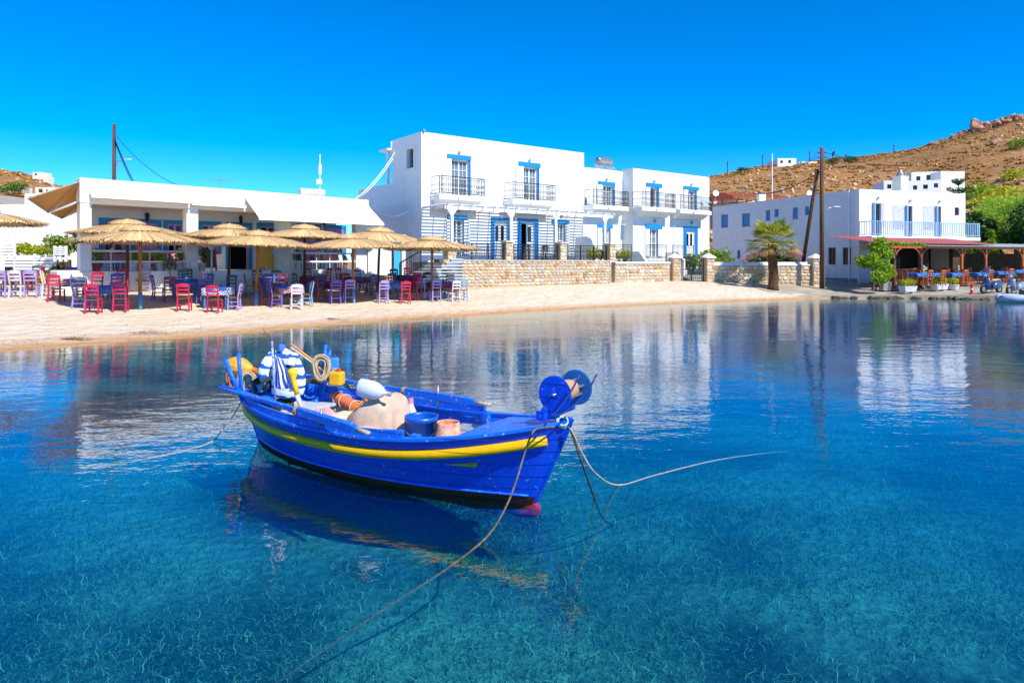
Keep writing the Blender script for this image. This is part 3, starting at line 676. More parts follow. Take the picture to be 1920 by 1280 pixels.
# ropes
ROPE = mat('cream_rope', '#cdb48c', .95, .2, 60, .004, 120); ROPEP = mat('pink_rope', '#a8685a', .95, .2, 60); ROPED = mat('dark_rope', '#3c3a38', .9, .25, 40)
def coil(c, r, n, m, label, ax=(0,-1,.2), rr=.0085, drop=0, seed=0):
    r_ = random.Random(seed); b = MB(); ax = Vector(ax).normalized(); u = ax.orthogonal().normalized(); v = ax.cross(u); c = Vector(c); pts = []; tr_ = [r_.uniform(.35,1.05) for _ in range(n+2)]; ta_ = [r_.gauss(0,.03) for _ in range(n+2)]
    for i in range(n*14):
        a = 2*math.pi*i/14; f_ = i/14-i//14; j_ = i//14; k = r*(tr_[j_]*(1-f_)+tr_[j_+1]*f_ + .10*mnoise.noise(Vector((i*.3, seed+.5, 5.5)))); q = c + (u*math.cos(a)+v*math.sin(a))*k + ax*(ta_[j_]*(1-f_)+ta_[j_+1]*f_)
        q.z -= drop*max(0, -(u*math.cos(a)+v*math.sin(a)).z); pts.append(q)
    b.tube(pts, rr, 5); return tag(b.build('rope_coil', m, smooth=True), label, 'rope')
coil(at(602,682,8.0), .115, 9, ROPE, 'cream rope coil hung on the blue posts on the far side', (.2,-1,.1), .009, .1, 1)
coil(at(463,712,8.0), .10, 10, ROPE, 'cream thin rope hank hanging beside the stern post', (.3,-1,.2), .006, .2, 2)
coil(at(437,705,8.1), .08, 5, ROPEP, 'pinkish thick rope looped round the stern post', (.2,-1,.3), .011, .1, 3)
coil(W(680,748,.45)+Vector((0,.05,.02)), .07, 7, mat('grey_line','#8d8478',.95,.2,60), 'grey fishing line coil under the white jug', (0,-.5,1), .005, 0, 4)
coil(at(1052,792,5.80), .05, 4, mat('pale_blue_rope','#a9c0c4',.95,.2,60), 'pale rope knotted round the bow post', (.3,-.6,.6), .010, 0, 5)
# boathook and poles
pl = thing('pole_bundle', 'yellow and wooden poles lashed together leaning over the boat side', 'poles', at(545,645,8.0))
o_ = at(545,645,8.0); e_ = W(668,735,.55)
for k, (dz, m, r) in enumerate(((0, mat('bamboo_pole','#c98a4c',.6,.25,5,col2='#e0a020',stretch=(.2,6,6)), .014), (-.035, mat('white_pole','#d8d2c4',.6,.1,9), .011), (.03, GREYM, .012))):
    a = Vector((0,0,dz)); c = e_ - o_ + Vector((.03*k,0,dz*1.3))
    if k == 2: a = (e_-o_)*.5 + Vector((0,0,dz))
    MB().tube([a, c], r, 8).build('pole', m, pl, smooth=True)
# pump with yellow head
pm = thing('bilge_pump', 'yellow headed hand pump with grey tube standing in the boat stern', 'pump', W(568,772,.46))
o_ = W(568,772,.46)
def pp(px, py): q = at(px, py, o_.y); return q - o_
MB().tube([pp(568,772), pp(556,738)], .026, 12).build('tube', mat('pump_grey','#c3c6ca',.4,.05,5), pm, smooth=True)
MB().tube([pp(557,739), pp(553,722), pp(549,710), pp(549,700), pp(548,694), pp(547,690)], [.028,.03,.032,.055,.055,.03], 14).build('head', mat('pump_yellow','#f2c81c',.4,.05,5), pm, smooth=True)
MB().tube([pp(556,728), pp(543,732)], [.018,.016], 10).build('spout', mat('pump_yellow','#f2c81c'), pm, smooth=True)
MB().tube([pp(547,690), pp(546,687)], [.02,.018], 10).build('knob', mat('cap_dark','#4a525c'), pm)
# flag on its staff
fg = thing('flag', 'blue and white striped flag hanging limp from its staff in the boat', 'flag', W(516,757,.58)); o_ = W(516,757,.58)
MB().tube([pp(516,757), pp(510,640)], .012, 8).build('staff', mat('flag_staff','#2a52b8',.5,.2,12,col2='#cfd6e0',stretch=(1,1,3)), fg, smooth=True)
MB().tube([pp(510,640), pp(493,617)], [.006,.003], 6).build('tip', mat('dark_twig','#5c4a38',.8), fg)
b = MB(); nx, nz = 18, 16
for j in range(nz+1):
    for i in range(nx+1):
        s, t = i/nx, j/nz
        left = pp(512+2*t, 664+62*t); right = pp(530+24*t, 668+64*t); q = left.lerp(right, s); q.y += .035*math.sin(s*9+t*2)*(.3+t); q.z -= .03*s*(1-t)
        b.v.append(q)
b.f = [(j*(nx+1)+i, j*(nx+1)+i+1, (j+1)*(nx+1)+i+1, (j+1)*(nx+1)+i) for j in range(nz) for i in range(nx)]
def stripes(name, cols, scale, axis=2, soft=0):
    m, n, l = nodes_mat(name); bb = n['Principled BSDF']; bb.inputs['Roughness'].default_value = .85
    tc = n.new('ShaderNodeTexCoord'); sx = n.new('ShaderNodeSeparateXYZ'); l.new(tc.outputs['UV' if axis > 2 else 'Object'], sx.inputs[0])
    mm = n.new('ShaderNodeMath'); mm.operation = 'MULTIPLY'; mm.inputs[1].default_value = scale; l.new(sx.outputs[axis % 3], mm.inputs[0])
    wob = n.new('ShaderNodeMath'); wob.operation = 'MULTIPLY_ADD'; wob.inputs[1].default_value = 1.5; l.new(noise(n, l, tc.outputs['Object'], 4.5, 3), wob.inputs[0]); l.new(mm.outputs[0], wob.inputs[2])
    fr = n.new('ShaderNodeMath'); fr.operation = 'FRACT'; l.new(wob.outputs[0], fr.inputs[0])
    r = n.new('ShaderNodeValToRGB'); r.color_ramp.interpolation = 'CONSTANT'; l.new(fr.outputs[0], r.inputs[0]); e = r.color_ramp.elements
    while len(e) < len(cols): e.new(.5)
    for k, (p_, c_) in zip(e, cols): k.position = p_; k.color = hx(c_)
    l.new(r.outputs[0], bb.inputs['Base Color']); return m
fm = stripes('flag_stripes', [(0,'#1238a8'),(.5,'#e3e8f0')], 4.5, 3)
fo = b.build('cloth', fm, fg, smooth=True); uv = fo.data.uv_layers.new(name='uv')
for lp in fo.data.loops: i = lp.vertex_index; uv.data[lp.index].uv = ((i % (nx+1))/nx, (i//(nx+1))/nz)
so = fo.modifiers.new('thickness', 'SOLIDIFY'); so.thickness = .003
# striped shirt spread over a post
st = thing('shirt', 'blue and white striped polo shirt hung to dry in the boat stern', 'shirt', W(540,752,.50)); o_ = W(540,752,.50)
SM = stripes('shirt_stripes', [(0,'#1c56a8'),(.34,'#dfe9ec'),(.44,'#3f6a8a'),(.46,'#cfe3e4'),(.62,'#dfe9ec'),(.74,'#3f6a8a'),(.76,'#d5e6ea')], 8.2)
b = MB(); prof = [(512,747,562,744),(508,737,568,742),(509,720,572,722),(508,700,571,700),(506,682,566,684),(504,668,560,672),(511,660,552,664),(519,654,541,657),(524,652,535,653)]
n_ = 20
for (xl, yl, xr, yr) in prof:
    a, c = pp(xl, yl), pp(xr, yr); mid = (a+c)/2; hw = (c-a).length/2
    for k in range(n_):
        an = 2*math.pi*k/n_; q = mid + Vector((math.cos(an)*hw, math.sin(an)*hw*.38, 0)); q += Vector((0, .02*mnoise.noise(q*9), 0)) + Vector((math.cos(an), math.sin(an), 0))*.018*mnoise.noise(q*11); q += Vector((math.cos(an), math.sin(an)*.8, 0))*(.05*mnoise.noise(Vector((an*1.9, q.z*2.0, 3)))); b.v.append(q)
b.f = [(i*n_+k, i*n_+(k+1)%n_, (i+1)*n_+(k+1)%n_, (i+1)*n_+k) for i in range(len(prof)-1) for k in range(n_)]
b.build('body', SM, st, smooth=True, sub=1)
b = MB(); b.tube([pp(511,664), pp(504,678)-Vector((0,.06,0)), pp(499,694)-Vector((0,.1,0)), pp(500,704)-Vector((0,.1,0))], [.05,.07,.065,.06], 12, cap=False); b.build('sleeve', SM, st, smooth=True, sub=1)
b = MB(); b.tube([pp(552,668), pp(553,676)-Vector((0,.12,0)), pp(551,684)-Vector((0,.16,0))], [.055,.055,.045], 12, cap=False); b.build('sleeve', SM, st, smooth=True, sub=1)
b = MB(); b.tube([pp(528,656), pp(529,648), pp(530,644)], [.062,.07,.06], 12, cap=False, flat=.6); b.build('collar', mat('collar_blue','#4a7cc4',.85), st, smooth=True)
# boot, basket, cushion, pink cloth, board
bo = thing('boot', 'dark navy rubber boot lying at the stern beside the shirt', 'boot', at(495,735,7.95)); o_ = at(495,735,7.95)
MB().tube([pp(476,712), pp(482,722), pp(489,732), pp(500,727), pp(512,718)], [.06,.06,.062,.055,.05], 12).build('shaft', mat('navy_rubber','#10202e',.35,.1,8), bo, smooth=True)
MB().tube([pp(488,719), pp(491,733)], [.064,.064], 12, cap=False).build('stripe', mat('boot_stripe','#8fa3ad',.5), bo)
p = W(528,772,.36); tag(MB().lathe([(.10,0),(.13,.11),(.135,.115),(.125,.11),(.095,.01)], 20, cap=False).build('basin', mat('basin_yellow','#dfa51c',.5,.1,8), loc=p, smooth=True), 'yellow plastic basin in the stern of the boat', 'basin')
c = W(600,800,.30); b = MB(); n1 = 14
for j in range(n1+1):
    for i in range(n1+1):
        s, t = i/n1-.5, j/n1-.5; z = .14*max(0, 1-((s+.12)**2+t*t)*7) + .13*max(0,1-((s-.27)**2+t*t)*14) + .02*mnoise.noise(Vector((s*6,t*6,1))); b.v.append((s*.46, t*.36, z))
b.f = [(j*(n1+1)+i, j*(n1+1)+i+1, (j+1)*(n1+1)+i+1, (j+1)*(n1+1)+i) for j in range(n1) for i in range(n1)]
o = b.build('pink_cloth', mat('pink_towel','#dba3a6',.95,.08,12,.004,80), loc=c+Vector((0,.15,.03)), smooth=True, rotz=BR); tag(o, 'pink towel crumpled behind the near oar in the boat', 'towel')
c = W(640,790,.36); tag(heap('cushion', c+Vector((0,.1,.02)), (.20,.12,.07), mat('cream_cushion','#dcc3a2',.9,.08,6), 13, .3, 'x', 'x', 3, 1), 'cream cushion beside the orange roll in the boat', 'cushion')
c = W(682,800,.36); heap('rag', c+Vector((0,0,.02)), (.06,.035,.03), mat('pale_rag','#e2cfc4',.9), 3, .5, 'small pale rag lying in front of the tan sheet', 'rag', 3, 1)
MB_ = MB(); MB_.box(-.14,-.012,0,.14,.012,.13); tag(MB_.build('crate_board', mat('crate_yellow','#e8b80c',.5,.1,9), loc=W(560,785,.40), rotz=BR, bevel=.006), 'yellow crate edge just inside the near side of the boat', 'crate')
# ---- mooring lines
def rope(pts, r, m, label, n=6):
    b = MB(); q = []
    P_ = [Vector(p) for p in pts]
    for i in range(len(P_)-1):
        p0, p1, p2, p3 = P_[max(i-1,0)], P_[i], P_[i+1], P_[min(i+2,len(P_)-1)]
        for k in range(6):
            t = k/6; q.append(.5*((2*p1) + (p2-p0)*t + (2*p0-5*p1+4*p2-p3)*t*t + (3*p1-p0-3*p2+p3)*t**3))
    q.append(P_[-1]); b.tube(q, r, n); return tag(b.build('mooring_rope', m, smooth=True), label, 'rope', 'mooring lines of the boat')
rope([W(1040,800,.78), W(1010,803,.775), W(998,812,.76), at(985,845,5.45), at(965,910,5.3), at(945,957,5.2), W(918,1000,.06), W(880,1035,-.03), W(820,1078,-.12), W(700,1155,-.3), W(530,1272,-.5), W(380,1380,-.7)], .0088, mat('weathered_rope','#6f6553',.9,.3,14,stretch=(3,3,3)), 'thick dark rope from the bow running into the water towards the viewer')
rope([W(1066,800,.72), at(1076,815,5.75), at(1092,850,5.8), at(1118,888,5.9), W(1160,909,.01), W(1230,890,-.02), W(1340,863,-.09), W(1430,850,-.3), W(1480,846,-.6)], .0065, ROPE, 'cream rope from the bow trailing out along the water to the right')
rope([W(1066,800,.72), at(1072,812,5.75), at(1092,870,5.75), W(1115,934,.0), W(1130,970,-.35), W(1150,985,-.7)], .009, ROPED, 'dark rope from the bow dropping straight into the water')
rope([at(452,752,8.1), at(440,775,8.1), at(420,800,8.1), W(392,830,.0), W(300,855,-.03), W(200,873,-.12), W(130,884,-.35), W(90,892,-.7)], .0065, ROPE, 'pale rope from the stern running out along the water to the left')
# ------------------------------------------------------------------ taverna (white arcade on the left)
TV = Frame((-16.45, 26.0), (.693, .721), 1.75)
tv = thing('taverna', 'white single storey taverna with pillared porch and blue framed windows', 'building', TV.loc, TV.rot)
UB = lambda v: TV.u(153, v)
UE = TV.u(690); RW = 2.7; TOP = 3.6
pil = [(150,172),(350,372),(522,545),(668,690)]; PU = [(TV.u(a), TV.u(b)) for a, b in pil]
MB().box(-.05, -.02, -1.1, PU[1][1]+.02, .25, 0).build('terrace_wall', SHWALL, tv)
MB().box(PU[2][0]-.02, -.02, -1.1, UE+.05, .25, 0).build('terrace_wall', SHWALL, tv)
MB().prism([(-.05,.25),(UE+.05,.25),(UE+.05,RW+.2),(UB(RW),RW+.2)], (0,0,-.2), (1,0,0), (0,1,0), (0,0,.198)).build('terrace_floor', WHITE2, tv)
MB().box(TV.u(104), -.25, -1.1, -.055, .9, .05).build('buttress_wall', SHWALL, tv, bevel=.06)
for i, (a, b) in enumerate(PU): MB().box(a, 0, 0, b, .45, 2.62).build('pillar', WHITE, tv, bevel=.02)
MB().box(-.02, -.04, 2.62, UE+.02, .5, TOP-.02).build('front_beam', WHITE, tv, bevel=.03)
MB().prism([(.0,.5),(UE+.02,.5),(UE+.02,RW+4.5),(UB(RW+4.5),RW+4.5)], (0,0,2.75), (1,0,0), (0,1,0), (0,0,.2)).build('roof_slab', WHITE, tv)
MB().box(UE-.22, .5, 2.95, UE+.02, RW+4.5, TOP-.02).build('parapet', WHITE, tv)
MB().box(UE-.2, RW+.4, -.5, UE, RW+4.5, 2.75).build('side_wall', WHITE, tv); MB().box(UB(RW+4.3), RW+4.3, -.5, UE, RW+4.5, 2.75).build('back_wall', WHITE, tv)
for k in range(4): MB().box(PU[1][1]+.02, -.02-.3*(k+1)-.001*k, -1.1, PU[2][0]-.02, -.02-.3*k, -.02-.2*(k)).build('step', WHITE2, tv, bevel=.01)
# rear wall with openings
wins = [(185,241,409,'win'),(245,303,411,'door'),(306,350,413,'win'),(371,415,415,'win'),(423,473,417,'open'),(481,523,418,'win'),(555,602,420,'door'),(607,649,422,'shut')]
holes = []; specs = []
for a, b, yt, k in wins:
    u0, u1 = TV.u(a, RW), TV.u(b, RW); zt = TV.z((a+b)/2, yt, RW); f = .19
    zb = .02 if k in ('door','open') else .75
    holes.append((u0+f, u1-f, zb if k in ('door','open') else zb+f*.8, zt-f)); specs.append((u0, u1, zt, zb, k, f))
MB().walls(UB(RW)+.15, UE-.2, 0, 2.75, RW, .25, holes).build('rear_wall', WHITE, tv)
MB().box(UB(RW+1.6)+.1, RW+1.6, 0, UE-.2, RW+1.65, 2.75).build('dark_room_backing', DARK, tv)  # dark sheet added behind the openings in place of room shade
LILD = mat('lilac_dark','#9a5f9e',.5)
for u0, u1, zt, zb, k, f in specs:
    nm = 'door' if k in ('door','open') else 'window'
    b = MB(); lo = zb if nm == 'door' else zb+f*.8
    b.box(u0, RW-.03, zt-f, u1, RW+.001, zt); b.box(u0, RW-.03, zb, u0+f, RW+.001, zt-f); b.box(u1-f, RW-.03, zb, u1, RW+.001, zt-f)
    if nm == 'window': b.box(u0+f, RW-.03, zb, u1-f, RW+.001, lo)
    sur = b.build(nm, BLUET, tv)
    a0, a1, z1 = u0+f, u1-f, zt-f
    b = MB(); t = .06; b.box(a0, RW+.02, lo, a0+t, RW+.08, z1); b.box(a1-t, RW+.02, lo, a1, RW+.08, z1); b.box(a0+t, RW+.02, z1-t, a1-t, RW+.08, z1)
    b.build('frame', LILAC, sur)
    mid = (a0+a1)/2
    if k == 'win':
        b = MB(); b.box(mid-.05, RW+.03, lo, mid+.05, RW+.085, z1-t); zc = lo+(z1-lo)*.62
        for x0, x1 in ((a0+t, mid-.05), (mid+.05, a1-t)): b.box(x0, RW+.04, zc-.02, x1, RW+.08, zc+.02)
        b.build('mullion', LILAC, sur)
        for x0, x1 in ((a0+t, mid-.05), (mid+.05, a1-t)): MB().box(x0, RW+.055, lo, x1, RW+.065, z1-t).build('pane', GLASS, sur)
        MB().box(a0-.1, RW-.12, lo-.16, a1+.1, RW-.031, lo-.05).build('flower_box', mat('red_sill','#a3253a',.5), sur)
    elif k == 'door':
        for x0, x1 in ((a0+t, mid-.008), (mid+.008, a1-t)):
            lf = MB().box(x0, RW+.05, lo, x1, RW+.09, z1-t).build('leaf', LILAC, sur)
            for q in range(3): MB().box(x0+.07, RW+.035, lo+.2+q*.62, x1-.07, RW+.049, lo+.68+q*.62).build('panel', LILD if q < 1 else LILAC, lf) if lo+.68+q*.62 < z1-t else None
    elif k == 'shut':
        for x0, x1 in ((a0+t, mid-.01), (mid+.01, a1-t)):
            b = MB(); b.box(x0, RW+.045, lo, x1, RW+.06, z1-t); zz = lo+.06
            while zz < z1-t-.06: b.box(x0+.04, RW+.02, zz, x1-.04, RW+.044, zz+.035); zz += .06
            b.build('shutter', LILAC, sur)
def lantern(px, py, fr, v, par, s=1):
    u, z = fr.u(px, v), fr.z(px, py, v)
    b = MB(); M = Matrix.Translation((u, v-.16, z)) @ Matrix.Scale(s, 4)
    b.lathe([(.03,.17),(.05,.13),(.10,.10),(.085,.08),(.06,-.08),(.075,-.10),(.03,-.14),(.01,-.18)], 6, M); o = b.build('wall_lantern', IRON, par)
    MB().bar((u, v-.16, z+.15*s), (u, v, z+.15*s), .02).build('bracket', IRON, o)
for px, py in ((274,407),(449,412),(605,418)): lantern(px, py, TV, RW, tv, 1.2)
# porch railings
for a, b in ((PU[0][1], PU[1][0]), (PU[2][1], PU[3][0])):
    r = MB()
    for z in (.38, .80): r.tube([(a, .15, z), (b, .15, z)], .045, 8)
    n = 5
    for k in range(1, n): r.bar((a+(b-a)*k/n, .15, 0), (a+(b-a)*k/n, .15, .8), .03)
    r.build('railing', WHITE2, tv)
for px in (362, 534):
    u = TV.u(px, 0); MB().box(u-.13, -.16, .12, u+.13, -.001, .40).build('letter_box', WHITE2, tv, bevel=.02)
# awnings
AWN = mat('white_awning_cloth', '#ece6d8', .8, .03, 3); AWF = mat('tan_sail_cloth', '#d9a964', .85, .25, 1.3, col2='#c9c0b2')
def awning(px0, px1, out, drop, ztop, lab):
    u0, u1 = TV.u(px0, 0), TV.u(px1, 0); o = thing('awning', lab, 'awning', TV.w(u0, -.05, ztop), TV.rot)
    L = u1-u0; b = MB(); n = 24
    for i in range(n+1):
        x = L*i/n; sg = .025*math.sin(math.pi*i/n)
        b.v += [(x, 0, 0), (x, -out*.5, -drop*.5-sg), (x, -out, -drop-sg*.4), (x, -out-.015, -drop-.10)]
    b.f = [(i*4+k, i*4+4+k, i*4+5+k, i*4+k+1) for i in range(n) for k in range(3)]
    c = b.build('cloth', AWN, o, smooth=False); s_ = c.modifiers.new('t', 'SOLIDIFY'); s_.thickness = .012
    MB().tube([(0,0,.03),(L,0,.03)], .05, 8).build('roller', WHITE2, o); MB().tube([(0,-out,-drop),(L,-out,-drop)], .025, 8).build('front_bar', WHITE2, o)
    for x in (.15, L-.15): MB().bar((x,-.02,-.25),(x,-out+.02,-drop-.02),.03).build('arm', WHITE2, o)
awning(458, 690, 1.35, .95, 3.25, 'wide white awning let down over the right half of the taverna porch')
awning(166, 352, .30, .06, 2.98, 'rolled up white awning over the left porch bay of the taverna')
awning(354, 456, .26, .06, 2.92, 'rolled up white awning over the steps of the taverna')
def sail(pts, lab):
    o = thing('shade_sail', lab, 'shade sail', TV.w(0,0,0)); P_ = [p - o.location for p in pts]; b = MB(); n = 10
    for j in range(n+1):
        for i in range(n+1):
            s, t = i/n, j/n; q = (P_[0]*(1-s)+P_[1]*s)*(1-t) + (P_[3]*(1-s)+P_[2]*s)*t; q = q + Vector((0,0,-.12*math.sin(math.pi*s)*math.sin(math.pi*t))); b.v.append(q)
    b.f = [(j*(n+1)+i, j*(n+1)+i+1, (j+1)*(n+1)+i+1, (j+1)*(n+1)+i) for j in range(n) for i in range(n)]
    c = b.build('cloth', leafmat('tan_sail','#f0bc6c','#f0bc6c',.5,.9), o, smooth=True); s_ = c.modifiers.new('t', 'SOLIDIFY'); s_.thickness = .01
    for a, c_ in ((0,1),(1,2),(0,2),(3,2)): MB().tube([P_[a]-Vector((0,0,.03)), P_[c_]-Vector((0,0,.03))], .022, 6).build('spar', mat('sail_spar','#a99f90',.5), o)
sail([at(148,340,26), at(52,371,23.6), at(90,397,25.2), at(148,372,27.6)], 'upper tan shade sail stretched from the left corner of the taverna')
sail([at(148,379,27.8), at(95,398,25.8), at(116,408,27), at(149,393,29.5)], 'lower small tan shade sail behind the upper one')
# ---- porch objects
fz = thing('drinks_cabinet', 'yellow cabinet on castors beside the taverna door', 'cabinet', TV.w(TV.u(503,.75), .75, .0), TV.rot)
MB().box(-.42,-.3,.08,.42,.3,1.12).build('body', mat('cabinet_yellow','#e8ac3a',.45,.05,3), fz, bevel=.015)
MB().add([(-.43,-.31,1.12),(.43,-.31,1.12),(.43,.31,1.34),(-.43,.31,1.34),(-.43,-.31,1.10),(.43,-.31,1.10),(.43,.31,1.10),(-.43,.31,1.10)],[(0,1,2,3),(4,7,6,5),(0,4,5,1),(1,5,6,2),(2,6,7,3),(3,7,4,0)]).build('lid', mat('cabinet_yellow','#e8ac3a'), fz)
MB().box(.04,-.306,.62,.28,-.302,.98).build('notice', mat('paper_notice','#cfe6ee',.6,.1,8), fz)
MB().box(.06,-.3085,.66,.26,-.3065,.74).build('notice_print', mat('notice_teal','#3aa6c4',.6), fz)
for x in (-.3,.3):
    for y in (-.2,.2): MB().tube([(x-.02,y,.04),(x+.02,y,.04)], .04, 10).build('castor', IRON, fz)
mn = thing('menu_board', 'wood framed blackboard standing on the porch beside the steps', 'menu board', TV.w(TV.u(394,.4), .4, .0), TV.rot)
b = MB(); 
for x in (-.27,.27): b.bar((x,0,0),(x,.18,1.15),.06)
b.bar((-.27,.03,.14),(.27,.03,.14),.06); b.bar((-.27,.18,1.12),(.27,.18,1.12),.06); b.build('frame', TERRA, mn)
MB().add([(-.25,.035,.16),(.25,.035,.16),(.25,.175,1.1),(-.25,.175,1.1)],[(0,1,2,3)]).build('slate', mat('chalkboard','#2a2d33',.7,.5,14,col2='#6b7078',detail=8), mn)
def potplant(p, r, h, m, lm, label, leaf=.1, n=260, pot='round', group=None, pr=.16):
    o = thing('potted_plant', label, 'plant', p, 0, group)
    MB().lathe([(pr*.7,0),(pr*.75,.01),(pr,.28),(pr*1.08,.285),(pr*1.08,.32),(pr*.95,.32)], 14).build('pot', m, o)
    rg = random.Random(int(p.x*97+p.y*31)); leaves(MB(), (0,0,.32+h*.5), (r,r,h*.55), n, leaf, rg, .3).build('foliage', lm, o); return o
WPOT = mat('white_pot','#d9d6d0',.7,.08,8)
for i, (px, v, sc_, lm, d) in enumerate(((181,.45,.3,LGREEN,'at the left porch pillar'),(250,.35,.22,LYEL,'in the middle of the left porch bay'),(275,.35,.3,LYEL,'right of the middle of the left porch bay'),(300,.35,.25,LYEL,'third pot in the left porch bay'),(338,.45,.3,LGREEN,'at the second porch pillar'),
                        (378,.5,.3,LGREEN,'just right of the second porch pillar'),(558,.4,.3,LDEEP,'at the third porch pillar'),(646,.35,.2,LDEEP,'in the right porch bay'),(666,.4,.32,LDEEP,'at the right end of the porch'))):
    potplant(TV.w(TV.u(px, v), v, 0), sc_, sc_*2.2, WPOT if i not in (0,7) else TERRA, lm, 'green potted plant ' + d, .10, 240)
p = TV.w(TV.u(318,-.35), -.35, 0); p.z = gz(p.x,p.y)
ol = thing('olive_tree', 'little round headed potted olive tree in front of the porch', 'tree', p)
MB().lathe([(.16,0),(.2,.3)], 14).build('pot', WPOT, ol); MB().tube([(0,0,.28),(.02,0,.7),(-.01,.01,1.0)], [.025,.02,.015], 7).build('trunk', TRUNK, ol)
leaves(MB(), (0,0,1.15), (.38,.38,.32), 420, .09, random.Random(4), .2, aspect=.35).build('crown', leafmat('olive_leaf','#3a4520','#77763c'), ol)
# porch lamp posts
for px, py, lab in ((397,463,'grey globe lamp post in front of the steps'),(567,468,'grey globe lamp post before the right porch bay')):
    g = TV.w(TV.u(px,-1.4), -1.4, 0); g.z = gz(g.x, g.y); zt = H-(py-HY)/F*g.y-g.z
    o = thing('lamp_post', lab, 'lamp', g, 0, 'garden lamps before the porch'); MB().tube([(0,0,0),(0,0,zt-.12)], .04, 8).build('post', GREYM, o)
    MB().lathe([(.05,zt-.14),(.10,zt-.10),(.15,zt+.02),(.12,zt+.13),(.03,zt+.18)], 14).build('globe', mat('lamp_globe','#c7cbd0',.2,.1,4), o, smooth=True)
# ------------------------------------------------------------------ thatched umbrellas
def thatch_mesh(r0, r1, z0, z1, n, seed, jit=.08):
    b = MB(); r_ = random.Random(seed)
    for lay in range(2):
        for i in range(n):
            a = 2*math.pi*(i + r_.random()*.8)/n; w = 2*math.pi*r1/n*1.25; c, s = math.cos(a), math.sin(a); rr = r1*(1 + r_.uniform(-jit, jit*.5)) - lay*.06
            dz = -.03*lay + r_.uniform(-.012,.02); t = Vector((-s, c, 0)); lift = .015 + r_.uniform(0,.02)
            p0 = Vector((c*r0, s*r0, z0+dz)); rm = r0+(rr-r0)*.55; pm = Vector((c*rm, s*rm, z0+(z1-z0)*.5+lift+dz)); p1 = Vector((c*rr, s*rr, z1+dz-r_.uniform(0,.025))); p2 = p1 + Vector((c*.01, s*.01, -r_.uniform(.03,.07)))
            k0 = w*.12*r0/r1+.01; b.add([p0-t*k0, p0+t*k0, pm-t*w*.35, pm+t*w*.35, p1-t*w*.5, p1+t*w*.5, p2-t*w*.3, p2+t*w*.3], [(0,1,3,2),(2,3,5,4),(4,5,7,6)])
    b.lathe([(r1*.97, z1-.05), (r0*.8, z0-.03)], 24, cap=False)
    return b.mesh('thatch')
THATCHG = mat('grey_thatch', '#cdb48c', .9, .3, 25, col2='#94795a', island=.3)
TH1 = thatch_mesh(.06, 2.12, 2.66, 2.30, 420, 1, .03); TH2 = thatch_mesh(.02, .66, 2.83, 2.68, 150, 2, .05)
def umbrella(p, label, dark, hh=1.0, tilt=0, m=THATCH, rz=0):
    o = thing('beach_umbrella', label, 'umbrella', p, rz, 'thatched umbrellas over the beach tables')
    o.rotation_euler = (tilt*.6, tilt, rz); o.scale = (1,1,hh)
    for nm, me in (('canopy', TH1), ('top_tier', TH2)):
        me2 = me if m is THATCH else me.copy()
        if not me2.materials: me2.materials.append(m)
        link(nm, me2, o)
    MB().lathe([(.03,2.82),(.025,2.86),(.001,2.90)], 10, cap=False).build('cap', GREYM, o)
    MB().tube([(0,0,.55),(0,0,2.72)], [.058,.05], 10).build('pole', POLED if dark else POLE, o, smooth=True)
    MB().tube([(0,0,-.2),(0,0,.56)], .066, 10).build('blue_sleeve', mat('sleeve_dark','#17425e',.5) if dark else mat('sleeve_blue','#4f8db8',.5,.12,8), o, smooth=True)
    b = MB()
    for k in range(8): a = 2*math.pi*k/8+.2; b.bar((.05*math.cos(a),.05*math.sin(a),2.60),(1.95*math.cos(a),1.95*math.sin(a),2.225),.03,.04)
    b.build('ribs', POLED, o)
FU = [(263,580,'front thatched umbrella furthest left, pale pole on a blue sleeve'),(480,574,'second front umbrella from the left, pale pole before the taverna door'),(663,568,'third front umbrella from the left, before the right porch bay'),(810,564,'rightmost front umbrella, beside the stone wall steps')]
for i, (px, py, lab) in enumerate(FU): umbrella(G(px, py), lab, False, 1.0, R((0,1.5,-1,1)[i]), THATCH, i*.7)
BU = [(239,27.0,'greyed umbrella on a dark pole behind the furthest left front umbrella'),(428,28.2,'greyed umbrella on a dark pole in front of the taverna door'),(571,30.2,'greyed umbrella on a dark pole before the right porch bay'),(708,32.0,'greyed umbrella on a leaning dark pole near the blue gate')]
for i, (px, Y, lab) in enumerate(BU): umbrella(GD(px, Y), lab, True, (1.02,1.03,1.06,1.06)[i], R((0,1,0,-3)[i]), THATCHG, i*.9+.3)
umbrella(GD(-42, 24.5), 'grey thatched umbrella cut by the left picture edge', True, 1.12, 0, THATCHG, .2)
